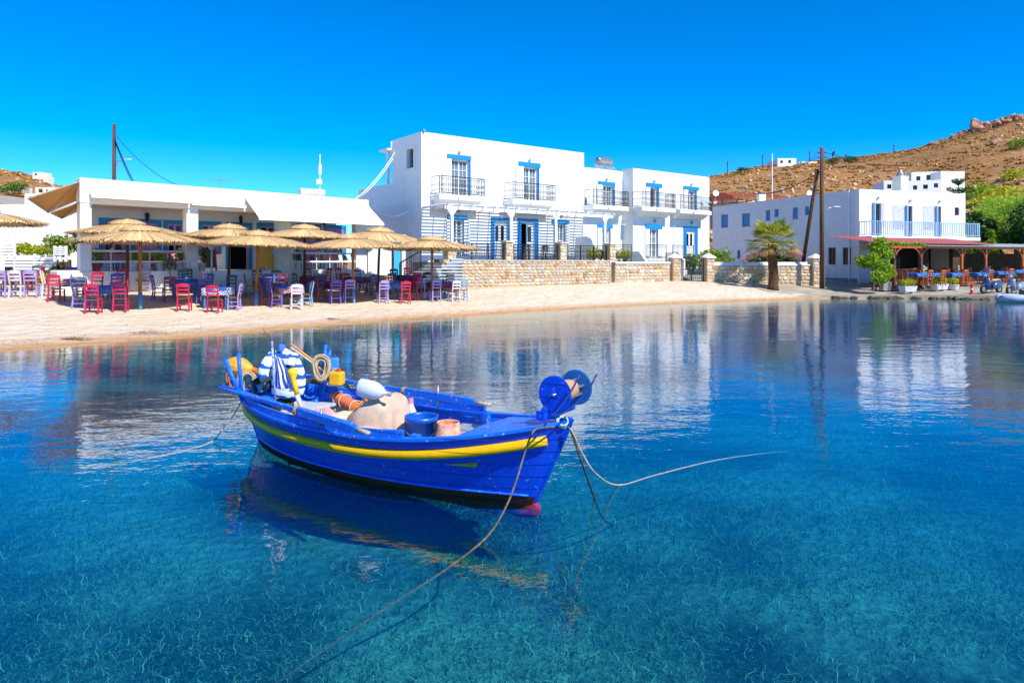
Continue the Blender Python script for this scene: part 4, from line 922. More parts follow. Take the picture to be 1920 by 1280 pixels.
# ------------------------------------------------------------------ tables and chairs
CH = {}
CHC = {'wood':'#b35a16','red':'#c2183f','white':'#d9cdd0','lilac':'#a98fc4','purple':'#6f4f9e','slate':'#46597a','grey':'#5e5a60','wine':'#7a1534','ltblue':'#7fa3c4'}
CHN = {'red':'red','white':'whitewashed','lilac':'lilac','purple':'purple','slate':'slate blue','grey':'dark grey','wine':'wine red','ltblue':'pale blue','wood':'orange wooden'}
RUSH = mat('rush_seat','#a8743a',.9,.25,60)
def chair_meshes():
    d = {}
    for nm, s in (('front_leg',-1),):
        pass
    def fl(s): return MB().bar((s*.18,.17,0),(s*.175,.16,.44),.04)
    def bp(s):
        b = MB(); b.bar((s*.19,-.20,0),(s*.175,-.16,.45),.042); b.bar((s*.175,-.16,.45),(s*.19,-.25,.92),.04); return b
    d['leg'] = [fl(-1), fl(1)]; d['back_post'] = [bp(-1), bp(1)]
    b = MB(); n = 6
    for j in range(n+1):
        for i in range(n+1): s, t = i/n-.5, j/n-.5; b.v.append((s*.40, t*.38, .462 - .018*(1-4*s*s)*(1-4*t*t)))
    b.f = [(j*(n+1)+i, j*(n+1)+i+1, (j+1)*(n+1)+i+1, (j+1)*(n+1)+i) for j in range(n) for i in range(n)]
    b.box(-.2,-.19,.425,.2,.19,.44); d['seat'] = [b]
    sl = []
    for z, h in ((.87,.10),(.73,.06),(.60,.05)):
        y = -.16-.09*(z-.45)/.47; b = MB(); k = 6
        for i in range(k+1):
            x = -.18+.36*i/k; bow = -.03*(1-(2*i/k-1)**2); up = (.03*(1-(2*i/k-1)**2) if z > .8 else 0); b.v += [(x,y+bow-.009,z-h/2),(x,y+bow-.009,z+h/2+up),(x,y+bow+.009,z+h/2+up),(x,y+bow+.009,z-h/2)]
        b.f = [(i*4+q, i*4+4+q, i*4+4+(q+1)%4, i*4+(q+1)%4) for i in range(k) for q in range(4)]; sl.append(b)
    d['back_slat'] = sl
    b = MB()
    for z in (.15,.29):
        b.bar((-.185,.165,z+.04),(.185,.165,z+.04),.022)
        for s in (-1,1): b.bar((s*.185,-.185,z),(s*.182,.165,z),.022)
    b.bar((-.185,-.185,.22),(.185,-.185,.22),.022); d['stretcher'] = [b]
    return d
CM = chair_meshes()
def chair_proto(c):
    if c in CH: return CH[c]
    m = mat('chair_'+c, CHC[c], .5, .1, 14) if c != 'wood' else ORANGEW; out = []
    for nm, bs in CM.items():
        for b in bs: me = b.mesh(nm); me.materials.append(RUSH if nm == 'seat' else m); out.append((nm, me))
    CH[c] = out; return out
def chair(p, rz, c, label, group='taverna chairs', s=1.0):
    o = thing('chair', label, 'chair', p, rz, group); o.scale = (s,s,s)
    for nm, me in chair_proto(c): link(nm, me, o)
    return o
def gingham(name, a, b_, sc_=22):
    m, n, l = nodes_mat(name); bb = n['Principled BSDF']; bb.inputs['Roughness'].default_value = .9
    tc = n.new('ShaderNodeTexCoord'); ck = n.new('ShaderNodeTexChecker'); ck.inputs['Scale'].default_value = sc_; l.new(tc.outputs['Object'], ck.inputs[0])
    ck.inputs[1].default_value = hx(a); ck.inputs[2].default_value = hx(b_); nn = ramp(n, l, noise(n, l, tc.outputs['Object'], 5, 3), [(.3, '#c9c9c9'), (.7, '#ffffff')])
    l.new(mixc(n, l, 1.0, ck.outputs[0], nn, 'MULTIPLY'), bb.inputs['Base Color']); return m
CL = {'red': gingham('red_gingham','#a8353f','#dcc0c0'),'blue': gingham('blue_gingham','#1d3f86','#7e9cc4'),'white': gingham('white_blue_gingham','#3f5c8c','#e6e9ee'),'pink': gingham('pink_gingham','#b04a63','#e6c6cc'),'wine': gingham('wine_gingham','#6b1f36','#a3566b'),'sky': gingham('sky_cloth','#2b68b4','#3f86d0',3)}
TP = {'blue': mat('topper_blue','#2f4fae',.85,.08,6),'purple': mat('topper_purple','#5b4a9e',.85,.08,6),'pale': mat('topper_pale','#c3b5cf',.85,.08,6)}
def cloth_mesh(hw, over, h, seed, point=.22, n=22):
    b = MB(); r_ = random.Random(seed)
    for j in range(n+1):
        for i in range(n+1):
            x = (i/n*2-1)*(hw+over); y = (j/n*2-1)*(hw+over); ox = max(0, abs(x)-hw); oy = max(0, abs(y)-hw); sx, sy = math.copysign(1,x), math.copysign(1,y)
            drop = max(ox, oy) + min(ox, oy)*point/.22*.9; k = .10 + .25*mnoise.noise(Vector((x*4,y*4,seed)))
            X = sx*(min(abs(x),hw) + ox*k*.35 + (.02 if ox else 0)); Yy = sy*(min(abs(y),hw) + oy*k*.35 + (.02 if oy else 0))
            if oy and not ox: X += 0
            b.v.append((X + (.02*math.sin(y*14+seed) if ox else 0), Yy + (.02*math.sin(x*14+seed) if oy else 0), h - drop + .003*r_.random()))
    b.f = [(j*(n+1)+i, j*(n+1)+i+1, (j+1)*(n+1)+i+1, (j+1)*(n+1)+i) for j in range(n) for i in range(n)]
    return b
LEGB = mat('table_leg_blue','#2f86c0',.5,.1,12)
TLEG = MB().lathe([(.032,0),(.03,.06),(.042,.10),(.034,.2),(.036,.5),(.045,.70)], 10).mesh('leg'); TLEG.materials.append(LEGB)
TTOP = MB().box(-.42,-.42,.695,.42,.42,.73).mesh('tabletop'); TTOP.materials.append(LEGB)
TWL = MB().lathe([(.032,0),(.036,.5),(.045,.70)], 10).mesh('leg'); TWL.materials.append(ORANGEW)
def table(p, rz, cl, tp, desc, seed, item=True, leg=None, over=.27, group='tables of the taverna'):
    o = thing('table', 'table with %s legs, %s' % ('orange' if leg else 'blue', desc), 'table', p, rz, group)
    link('tabletop', TTOP, o)
    for x in (-.36,.36):
        for y in (-.36,.36): l_ = link('leg', leg or TLEG, o); l_.location = (x,y,0)
    c = cloth_mesh(.43, over, .737, seed).build('tablecloth', CL[cl], loc=p, rotz=rz, smooth=True); tag(c, '%s cloth on the table %s' % ({'white':'white and blue checked','sky':'plain blue','wine':'wine red'}.get(cl, cl+' checked'), desc), 'tablecloth', 'tablecloths')
    if tp: cloth_mesh(.435, .10, .743, seed+5, .1).build('topper', TP[tp], c, smooth=True, rotz=R(0))
    if item:
        h = thing('condiment_holder', 'small blue condiment holder on the table ' + desc, 'holder', Vector(p)+Vector((.06,.08,.748)), .3, 'holders on the tables')
        MB().box(-.05,-.04,0,.05,.04,.07).build('tray', LEGB, h, bevel=.01); MB().lathe([(.02,.01),(.022,.12),(.012,.15)], 8).build('bottle', mat('cruet_glass','#1d4a8c',.15), h)
    return o
TAB = [
 ('A',128,562,.3,'red',None,'left end of the beach row','white:93:556 red:106:566 white:150:571 purple:128:546 grey:143:545'),
 ('B',203,577,.25,'blue','blue','under the leftmost front umbrella','red:176:587 red:227:584 lilac:152:577 purple:216:561 red:178:558'),
 ('C',345,560,.4,'blue','blue','shaded beside the leftmost front pole','purple:298:563 wine:319:566 slate:362:560 grey:342:548 grey:352:546'),
 ('D',409,577,.15,'white','blue','between two front poles','red:346:583 red:403:586 lilac:439:581 purple:381:570 purple:386:557 grey:430:560'),
 ('E',510,551,.5,'blue','purple','behind the second front pole','grey:470:556 grey:484:546 grey:520:547 purple:502:556'),
 ('F',543,571,.5,'pink','blue','right of the second front pole','wine:499:573 purple:516:576 white:555:580 ltblue:574:573 wine:530:556'),
 ('G',587,549,.6,'wine',None,'behind the dark umbrella pole','grey:562:553 slate:599:555 grey:580:540'),
 ('H',633,562,.5,'wine','purple','left of the third front pole','wine:603:565 purple:628:569 lilac:654:567 wine:648:552'),
 ('I',668,550,.7,'wine','purple','behind the third front pole','red:650:556 purple:672:543 slate:696:554'),
 ('J',735,561,.5,'blue','blue','between third and fourth front poles','lilac:717:568 red:759:569 slate:738:551 red:772:563'),
 ('K',762,545,.7,'wine','purple','in front of the hotel steps','slate:742:540 red:779:549 wine:768:536'),
 ('L',828,559,.6,'wine','purple','right end of the beach row','lilac:800:561 lilac:816:565 white:851:566 ltblue:866:563 wine:806:548 grey:851:548'),
 ('N',18,547,.2,'pink','pale','at the left picture edge','lilac:6:557 white:34:557 lilac:60:557 red:66:547'),
 ('O',30,519,.2,'blue',None,'second row at the left picture edge','slate:8:520 slate:38:524 grey:74:538 slate:70:519'),
 ('P',240,543,.7,'red',None,'against the whitewashed porch wall','red:228:549 white:206:545 lilac:268:547')]
def side_word(px, tpx, py, tpy):
    v = 'near' if py > tpy+3 else ('far' if py < tpy-3 else ''); h = 'left' if px < tpx-14 else ('right' if px > tpx+14 else '')
    return (v + (' ' if v and h else '') + h) or 'near'
LABS = {}
def clab(c, sd_, desc):
    k = '%s chair, %s side of the table %s' % (CHN[c], sd_, desc); LABS[k] = LABS.get(k, 0) + 1
    return k if LABS[k] == 1 else k.replace(' chair,', ' chair further right,')
for ti, (tid, px, py, rz, cl, tp, desc, chs) in enumerate(TAB):
    p = G(px, py); table(p, rz, cl, tp, desc, ti)
    seen = {}
    for ci, s in enumerate(chs.split()):
        c, x, y = s.split(':'); q = G(int(x), int(y)); d = Vector((p.x-q.x, p.y-q.y))
        if d.length < .62: q2 = Vector((p.x, p.y)) - d.normalized()*.62; q = Vector((q2.x, q2.y, gz(q2.x, q2.y)))
        rz_ = math.atan2(d.y, d.x) - math.pi/2
        rz_ = rz + round((rz_-rz)/(math.pi/2))*(math.pi/2) + random.Random(ti*9+ci).uniform(-.18,.18)
        chair(q, rz_, c, clab(c, side_word(int(x), px, int(y), py), desc))
# white table in the sun by the porch wall, and the porch tables
p = GD(629, 33.0); wt = thing('plastic_table', 'white plastic table in the sun before the right porch bay', 'table', p, .8)
MB().box(-.5,-.4,.70,.5,.4,.735).build('tabletop', WHITE2, wt, bevel=.012)
for x in (-.42,.42):
    for y in (-.32,.32): MB().bar((x,y,0),(x*.9,y*.9,.70),.05).build('leg', WHITE2, wt)
for px, Y, c, lab in ((610,32.4,'red','red chair left of the white plastic table'),(641,33.2,'red','red chair right of the white plastic table'),(653,33.8,'white','whitewashed chair right of the white plastic table')): chair(GD(px, Y), 1.2 if px < 620 else -2.0, c, lab)
for k, (px, v, cl, desc) in enumerate(((205,1.3,'pink','on the porch at the left pillar'),(235,1.4,'pink','on the porch in the middle of the left bay'),(318,1.5,'red','on the porch near the second pillar'),(612,1.4,'red','on the porch in the right bay'))):
    u = TV.u(px, v); table(TV.w(u, v, 0), TV.rot, cl, None, desc, 40+k, False)
    for s, c in ((-1,'white'),(1,'lilac')): chair(TV.w(u+s*.75, v-.05, 0), TV.rot - s*math.pi/2, c, '%s chair %s of the table %s' % (CHN[c], 'left' if s < 0 else 'right', desc))
# ------------------------------------------------------------------ hotel
HT = Frame((-4.78, 36.0), (.799, .601), 2.15)
ht = thing('hotel', 'white two storey hotel with blue lintels and iron balconies behind the stone wall', 'building', HT.loc, HT.rot)
uA, uB, uC = HT.u(1095), HT.u(1168), HT.u(1330, -.9); zA, zB, zC = 6.84, 5.95, 6.08; FV = -.9; FL2 = 3.55
# openings: block v-plane, px left/right of opening, lintel/surround px, y top, kind
OP = [ # (v, x0,x1, ytop of opening, lintel x0,x1, lintel y, upper?, style)
 (0,846,878,300,838,882,291,1,'win'),(0,981,1007,314,972,1012,305,1,'win'),(0,1129,1149,348,1121,1152,341,1,'win'),
 (FV,1218,1232,352,1211,1240,344,1,'open'),(FV,1289,1303,357,1281,1309,350,1,'win'),
 (0,848,868,412,838,875,404,0,'win'),(0,927,951,415,920,955,408,0,'door'),(0,977,1002,417,970,1009,410,0,'opendoor'),(0,1045,1058,420,1034,1066,413,0,'win'),
 (0,1128,1143,428,1120,1150,421,0,'win'),(FV,1217,1232,430,1210,1240,422,0,'win'),(FV,1287,1303,431,1281,1308,425,0,'door')]
def hole(o):
    v, x0, x1, yt = o[:4]; u0, u1 = HT.u(x0, v), HT.u(x1, v); zt = HT.z((x0+x1)/2, yt, v)
    return (u0, u1, FL2 if o[7] else (.0 if o[8] in ('door','opendoor') else .35), zt)
HO = [hole(o) for o in OP]
def sel(v, lo, hi): return [h for o, h in zip(OP, HO) if o[0] == v and lo < h[0] < hi]
slit = (HT.u(1094.5), HT.u(1099.5), HT.z(1097,393), HT.z(1097,371))
MB().walls(0, uA, -.3, zA, 0, .3, sel(0, 0, uA)).build('front_wall', WHITE, ht)
MB().walls(uA, uB, -.3, zB, 0.002, .3, sel(0, uA, uB) + [(uA+.08, uA+.26, slit[2], slit[3])]).build('front_wall', WHITE, ht)
MB().walls(uB, uC, -1.1, zC, FV, .3, sel(FV, uB, uC)).build('front_wall', WHITE, ht)
MB().box(uB, FV+.3, -1.1, uB+.3, 0.0, zC).build('side_wall', WHITE, ht); MB().box(uC-.3, FV+.3, -1.1, uC, 8, zC).build('side_wall', WHITE, ht)
b = MB(); v1 = HT.v(735, 0); w0, w1 = HT.v(777.5, 0), HT.v(762.5, 0); zw0, zw1 = 5.05, 6.1
b.walls(.301, v1, -1.2, zA, 0, .3, [(w0+.08, w1-.08, zw0, zw1)]); b.v = [(y, x, z) for x, y, z in b.v]; b.build('side_wall', WHITE, ht, recalc=True)
b = MB(); f = .12; x = -.05
b.box(x, w0-.05, zw1, 0, w1+.05, zw1+f); b.box(x, w0-.05, zw0-f, 0, w1+.05, zw0); b.box(x, w0-.05, zw0, 0, w0+.08, zw1); b.box(x, w1-.08, zw0, 0, w1+.05, zw1); wi = b.build('window', WHITE, ht, bevel=.01)
MB().box(.16, w0+.08, zw0, .17, w1-.08, zw1).build('pane', GLASS, wi)
MB().box(.3, v1-.3, -1.2, uA, v1, zA).build('back_wall', WHITE, ht); MB().box(uA-.3, .3, 5.5, uA, v1-.3, zA).build('side_wall', WHITE, ht)
MB().box(.3, .3, zA-.55, uA-.3, v1-.3, zA-.4).build('roof', WHITE, ht); MB().box(uA-.3, .302, zB-.4, uB+.1, 8, zB-.25).build('roof', WHITE, ht); MB().box(uB+.3, FV+.3, zC-.4, uC-.3, 8, zC-.25).build('roof', WHITE, ht)
MB().box(.3, .3, 3.0, uC-.3, .9, 3.2).build('upper_floor', DARK, ht); MB().box(.3, 1.6, -.3, uB, 1.7, 5.6).build('dark_backing', mat('dim_room','#4a4a50',.9), ht); MB().box(uB+.3, .8, -.3, uC-.3, .9, 5.6).build('dark_backing', mat('dim_room','#4a4a50'), ht)  # backing sheets; the dimness of the rooms is put into their colour
# lower wing behind on the left
v2 = HT.v(672, 0); zW = 4.45
MB().box(0, v1, -1.2, 6, v2, zW).build('rear_wing', WHITE, ht, bevel=.02)
pg_u = HT.v(727, 0)
MB().box(.02, v1+.6, zW, .16, v1+.74, 6.3).build('rear_post', WHITE2, ht); MB().box(-.3, v1+.001, 6.3, 1.2, v1+1.0, 6.4).build('rear_canopy', WHITE2, ht); MB().box(-.05, v1+.001, 6.4, .3, v1+.12, 8.1-1.3).build('rear_pipe', WHITE2, ht)
BLUEL = mat('lintel_blue','#0b86cf',.5,.05,6)
def leafpanel(b, x0, x1, y, z0, z1, t=.035): b.box(x0, y, z0, x1, y+t, z1)
for o, h in zip(OP, HO):
    v, x0, x1, yt, lx0, lx1, ly, up, st = o; u0, u1, z0, z1 = h
    l0, l1 = HT.u(lx0, v), HT.u(lx1, v); lz = HT.z((lx0+lx1)/2, ly, v); isdoor = st in ('door','opendoor')
    b = MB(); t = .07                                              # white timber frame set in the reveal
    b.box(u0, v+.12, z0, u0+t, v+.2, z1); b.box(u1-t, v+.12, z0, u1, v+.2, z1); b.box(u0+t, v+.12, z1-t, u1-t, v+.2, z1)
    w = b.build('door' if isdoor or up else 'window', WHITE2, ht)
    if isdoor:
        s = MB(); s.box(l0, v-.03, z1, l1, v-.002, lz); s.box(l0, v-.03, 0, u0, v-.002, z1); s.box(u1, v-.03, 0, l1, v-.002, z1); s.build('surround', BLUEP, w)
    else:
        MB().box(l0, v-.10, z1+.01, l1, v-.001, lz).build('lintel', BLUEL, w, bevel=.01)
        MB().box(u1-.001, v-.02, z0, u1+.10, v-.002, z1).build('jamb_strip', BLUEP, w)
    mid = (u0+u1)/2
    if st == 'win':
        b = MB(); b.box(mid-.04, v+.12, z0, mid+.04, v+.19, z1-t); nz = 4 if up else 4
        for a, c in ((u0+t, mid-.04), (mid+.04, u1-t)):
            b.box((a+c)/2-.012, v+.13, z0, (a+c)/2+.012, v+.17, z1-t) if c-a > .3 else None
            for k in range(1, nz): zz = z0+(z1-t-z0)*k/nz; b.box(a, v+.13, zz-.016, c, v+.17, zz+.016)
        b.build('glazing_bar', WHITE2, w)
        for a, c in ((u0+t, mid-.04), (mid+.04, u1-t)): MB().box(a, v+.15, z0, c, v+.156, z1-t).build('pane', GLASS, w)
        MB().add([(u0+t+ (u1-u0-2*t)*i/16, v+.175+.012*(i%2), zz) for zz in (z0, z1-t) for i in range(17)], [(i,i+1,18+i,17+i) for i in range(16)]).build('curtain', CURTAIN, w)
    elif st == 'open':
        MB().box(u1-t-.04, v+.2, z0, u1-t, v+.75, z1-t).build('leaf', WHITE2, w)
    else:
        for k, (a, c) in enumerate(((u0+t, mid-.005), (mid+.005, u1-t))):
            if st == 'opendoor' and k == 0: continue
            lf = MB().box(a, v+.13, z0+.02, c, v+.175, z1-t).build('leaf', WHITE2, w)
            MB().box(a+.08, v+.12, z0+1.15, c-.08, v+.129, z1-t-.2).build('pane', GLASSD, lf)
            MB().box(a+.07, v+.118, z0+.15, c-.07, v+.129, z0+.95).build('panel', WHITE2, lf, bevel=.008)
    if not isdoor:                                                   # open shutters
        sw = (u1-u0)*.52
        for a, sx in ((u0-.02, -1), (u1+.02, 1)):
            if up and sx > 0: a += .09
            c = a + sx*sw; a_, c_ = min(a,c), max(a,c); b = MB(); b.box(a_, v-.085, z0, c_, v-.045, z1)
            s = b.build('shutter', WHITE2, w); h_ = (z1-z0)/3
            for k in range(3): MB().box(a_+.05, v-.095, z0+h_*k+.05, c_-.05, v-.0851, z0+h_*(k+1)-.05).build('panel', WHITE2, s, bevel=.006)
    if up:
        MB().lathe([(.02,-.12),(.07,-.06),(.08,.02),(.05,.10),(.01,.13)], 10, Matrix.Translation(((l0+l1)/2, v-.12, lz+.18))).build('globe_lamp', mat('lamp_globe','#c7cbd0'), w, smooth=True)
    elif not isdoor or st == 'door': 
        MB().lathe([(.11,-.03),(.12,0),(.11,.03)], 12, Matrix.Translation(((l0+l1)/2+.1, v-.05, lz+.28)) @ Matrix.Rotation(R(90),4,'X')).build('bulkhead_lamp', GREYM, w)
def iron_rail(b, x0, x1, y, z0, z1, dx=.11, curls=True):
    b.bar((x0,y,z1),(x1,y,z1),.035); b.bar((x0,y,z0+.07),(x1,y,z0+.07),.025); b.bar((x0,y,z1-.14),(x1,y,z1-.14),.015); n = max(2, int((x1-x0)/dx))
    for k in range(n+1):
        x = x0+(x1-x0)*k/n; b.bar((x,y,z0+(.0 if k in (0,n) else .07)),(x,y,z1),.03 if k in (0,n) else .016)
    if curls:
        for k in range(n):
            x = x0+(x1-x0)*(k+.5)/n; r = min(.045, dx*.4)
            for zc in (z0+.22, z0+.50): b.tube([(x+r*math.cos(a), y, zc+r*math.sin(a)*1.4) for a in [2*math.pi*i/6 for i in range(7)]], .008, 4, cap=False)
def rail_side(b, x, y0, y1, z0, z1, dx=.11):
    c = MB(); iron_rail(c, y0, y1, 0, z0, z1, dx); b.add([(x, p[0], p[2]) for p in c.v], c.f)
def balcony(v, x0, x1, out, proj_lab):
    u0, u1 = HT.u(x0, v-out), HT.u(x1, v-out); o = MB().box(u0-.04, v-out-.04, FL2-.30, u1+.04, v-.001, FL2-.02).build('balcony', WHITE, ht, bevel=.04)
    MB().prism([(0,0),(out*.9,0),(out*.35,-.28),(0,-.35)], (u0+.15, v-.001, FL2-.30), (0,-1,0), (0,0,1), (u1-u0-.3,0,0)).build('corbel', WHITE, o, recalc=True)
    b = MB(); iron_rail(b, u0, u1, v-out, FL2, FL2+.95); rail_side(b, u0, v-out, v-.02, FL2, FL2+.95); rail_side(b, u1, v-out, v-.02, FL2, FL2+.95); b.build('railing', IRON, o)
    MB().lathe([(.02,-.06),(.06,0),(.03,.07)], 8, Matrix.Translation(((u0*.6+u1*.4), v-out-.1, FL2-.17))).build('lamp', mat('lamp_globe','#c7cbd0'), o)
for v, x0, x1 in ((0,824,909),(0,962,1041),(0,1113,1178),(FV,1204,1266),(FV,1276,1333)): balcony(v, x0, x1, .85, '')
# white fins between the ground floor terraces
for px, v in ((1098,0.0),(1196,FV),(1268,FV)):
    u = HT.u(px, v-.9); MB().prism([(0,0),(1.5,0),(1.5,1.0),(1.0,1.55),(0,1.55)], (u, v, -.9 if v else 0), (0,-1,0), (0,0,1), (.22,0,0)).build('fin_wall', WHITE, ht, recalc=True)
for px in (1200, 1262):  # buttress like flared piers either side of the ground floor niches
    u = HT.u(px, FV-.02)
MB().tube([(HT.u(1264,FV-.03), FV-.04, -1), (HT.u(1264,FV-.03), FV-.04, 5.2)], .04, 6).build('drain_pipe', WHITE2, ht)
MB().lathe([(1.0,0),(.9,.3),(.55,.5),(.01,.55)], 20, Matrix.Translation((HT.u(895,1.2), 1.2, zA-.42))).build('roof_dome', WHITE, ht, smooth=True)
MB().box(.05,-.12,zA,.2,.05,zA+.12).build('security_camera', GREYM, ht, bevel=.02)
MB().tube([(HT.u(761.5,0)*0-.03, 1.25, 3.0), (-.03, 1.25, -1.0)], .03, 6).build('wall_pipe', WHITE2, ht)
# pergola
pgl = thing('pergola', 'white slatted pergola along the ground floor of the hotel', 'pergola', HT.loc, HT.rot)
PZ, PV = 2.78, -2.4
MB().box(-.05, PV-.06, PZ-.16, uA+.1, PV+.06, PZ).build('beam', WHITE2, pgl)
for k in range(17):
    u = .05 + (uA-.1)*k/16; MB().box(u-.03, PV-.30, PZ+.002, u+.03, -.02, PZ+.10).build('rafter', WHITE2, pgl)
for k in range(14):
    y = PV+.02+ k*.168; MB().box(-.02, y, PZ+.103, uA, y+.07, PZ+.125).build('slat', WHITE2, pgl)
for px in (847, 958, 1042, 1134):
    u = HT.u(px, PV); b = MB(); b.box(u-.07, PV-.055, -.02, u+.07, PV+.055, PZ-.16); b.build('post', WHITE2, pgl)
    b = MB(); b.add([(u-.07,PV-.05,PZ-.45),(u+.07,PV-.05,PZ-.45),(u+.28,PV-.05,PZ-.165),(u-.28,PV-.05,PZ-.165)] + [(u-.07,PV+.05,PZ-.45),(u+.07,PV+.05,PZ-.45),(u+.28,PV+.05,PZ-.165),(u-.28,PV+.05,PZ-.165)], [(0,1,2,3),(7,6,5,4),(0,3,7,4),(1,5,6,2)]); b.build('bracket', WHITE2, pgl)
# ------------------------------------------------------------------ rubble stone walls with railings
STM = [mat('wall_stone_%s' % k, c, .9, .12, 7, .01, 25) for k, c in (('sand','#ccae88'),('buff','#dccbb0'),('rust','#b88c62'),('grey','#bdb2a4'))]
MORT = mat('mortar', '#c4aa86', .95, .12, 8, .01, 30)
def stone_meshes():
    r = random.Random(8); out = []
    for k in range(14):
        n = 7; a0 = r.random()*6; base = []
        for i in range(n):
            a = a0 + 2*math.pi*(i + r.uniform(-.2,.2))/n; q = max(abs(math.cos(a)), abs(math.sin(a)))**.75; base.append((.5*math.cos(a)/q*r.uniform(.9,1.04), .5*math.sin(a)/q*r.uniform(.9,1.04)))
        b = MB(); b.v = [(x, .0, z) for x, z in base] + [(x*.97, -.6, z*.97) for x, z in base] + [(x*.72, -1+r.uniform(-.1,.1), z*.72) for x, z in base]
        b.f = [(i, (i+1)%n, n+(i+1)%n, n+i) for i in range(n)] + [(n+i, n+(i+1)%n, 2*n+(i+1)%n, 2*n+i) for i in range(n)] + [tuple(range(2*n, 3*n))]
        ms = []
        for m in STM:
            me = b.mesh('stone'); bm = bmesh.new(); bm.from_mesh(me); bmesh.ops.recalc_face_normals(bm, faces=bm.faces); bm.to_mesh(me); bm.free(); me.materials.append(m); ms.append(me)
        out.append(ms)
    return out
STN = stone_meshes()
def stones(par, x0, x1, z0, z1, y, r, hs=.22, ws=.33, depth=.05):
    z = z0
    while z < z1-.05:
        h = min(hs*r.uniform(.75,1.25), z1-z);  h = z1-z if z1-z-h < .1 else h
        x = x0 - r.random()*ws*.5
        while x < x1-.04:
            w = ws*r.uniform(.6,1.5); a, c = max(x, x0), min(x+w, x1)
            if c-a > .07:
                o = link('stone', r.choice(STN)[r.choices((0,1,2,3),(4,4,1,3))[0]], par); o.location = ((a+c)/2, y, z+h/2); o.scale = ((c-a)*r.uniform(.88,1.0)-.012, depth*r.uniform(.6,1.3), h*r.uniform(.86,1.0)-.012); o.rotation_euler = (0, r.uniform(-.09,.09), 0)
            x += w
        z += h
def stone_wall(A, B, z0, h, th, label, seed, coping=None, hs=.22, ws=.36):
    A, B = Vector(A), Vector(B); d = B-A; L = d.length; rz = math.atan2(d.y, d.x); r = random.Random(seed)
    o = thing('stone_wall', label, 'wall', (A.x, A.y, z0), rz); MB().box(0, .02, -.5, L, th, h).build('core', MORT, o); stones(o, 0, L, -.05, h, .021, r, hs, ws)
    if coping == 'white': 
        MB().prism([(-.08,0),(th+.05,0),(th+.02,.10),(-.02,.10)], (0,0,h+.002), (0,1,0), (0,0,1), (L,0,0)).build('coping', WHITE, o, recalc=True)
    elif coping == 'slope': MB().prism([(-.07,0),(th+.06,0),(th*.8,.22),(.1,.22)], (0,0,h+.002), (0,1,0), (0,0,1), (L,0,0)).build('coping', WHITE, o, recalc=True)
    else: MB().box(-.03,-.05,h+.002,L+.03,th+.05,h+.05).build('coping', STM[1], o, bevel=.01)
    return o, L, rz
def pier(p, rz, w, h, label, seed, cap='flat', z0=0):
    o = thing('stone_pier', label, 'pier', p, rz, 'stone piers of the hotel wall'); r = random.Random(seed); MB().box(-w/2,.02-w/2,z0,w/2,w/2,h).build('core', MORT, o)
    stones(o, -w/2, w/2, z0, h, .021-w/2, r, .2, w*.62, .04)
    if cap == 'flat': MB().box(-w/2-.05,-w/2-.06,h+.001,w/2+.05,w/2+.05,h+.08).build('cap', STM[1], o, bevel=.012)
    else: MB().add([(sx*(w/2+.07), sy*(w/2+.07), z) for z in (h+.001,h+.06) for sx, sy in ((-1,-1),(1,-1),(1,1),(-1,1))] + [(0,0,h+.34)], [(3,2,1,0),(0,1,5,4),(1,2,6,5),(2,3,7,6),(3,0,4,7),(4,5,8),(5,6,8),(6,7,8),(7,4,8)]).build('cap', WHITE, o)
    return o
WV = -3.25; GZ0 = .95
ua, ub, uc_ = HT.u(832, WV), HT.u(1146, WV), HT.u(1262, WV)
def hw(u, v): p = HT.w(u, v, 0); return (p.x, p.y)
stone_wall(hw(ua, WV), hw(ub, WV), GZ0, 1.22, .35, 'tall rubble stone terrace wall in front of the hotel pergola', 1, None, .185, .30)
stone_wall(hw(ub+.35, WV+.02), hw(uc_-.25, WV+.02), GZ0-.1, 1.18, .35, 'rubble stone wall with white coping between flag pole and gate', 2, 'white')
# terrace floor behind the wall
MB().box(ua, WV+.3, -1.2, uB, 0, -.03).build('terrace', CONC, ht); MB().box(uB+.001, WV+.6, -1.2, uC, FV, -.9).build('yard', CONC, ht)
for i, (px, lab) in enumerate(((845,'at the left end of the railing'),(953,'second from the left'),(1054,'third from the left'),(1146,'fourth from the left, at the end of the tall wall'))):
    u = HT.u(px, WV+.1); p = HT.w(u, WV+.18, 0); p.z = GZ0+1.22+.05; pier(p, HT.rot, .46, .92 if i else .80, 'square stone railing pier, ' + lab, 10+i)
for i, (a, c) in enumerate(((853,945),(963,1045),(1063,1137))):
    u0, u1 = HT.u(a, WV+.15), HT.u(c, WV+.15); o = thing('iron_railing', 'black iron railing on the terrace wall, %s panel' % ('left','middle','right')[i], 'railing', HT.w(0,0,0), HT.rot, 'railings on the terrace wall'); o.location.z = 0
    zz = GZ0+1.22+.06; nb = max(2, round((u1-u0)/.9)); b = MB(); iron_rail(b, u0, u1, WV+.15, zz, zz+.82, .11); b.build('bars', IRON, o)
    for k in range(nb+1): MB().box(u0+(u1-u0)*k/nb-.025, WV+.12, zz, u0+(u1-u0)*k/nb+.025, WV+.18, zz+.84).build('post', IRON, o)
for i, (a, c, v, zz) in enumerate(((1153,1184,-1.9,2.15),(1213,1250,-2.2,1.25),(1261,1300,-2.3,1.25))):
    u0, u1 = HT.u(a, v), HT.u(c, v); o = thing('iron_railing', ('iron railing before the second hotel block','iron railing left of the garden gate','iron railing behind the garden gate')[i], 'railing', HT.w(0,0,0), HT.rot, 'railings of the hotel yard'); o.location.z = 0
    b = MB(); zb = H-(487-HY)/F*HT.depth((u0+u1)/2, v); iron_rail(b, u0, u1, v, zb-.35, zb+.95, .12); b.build('bars', IRON, o)
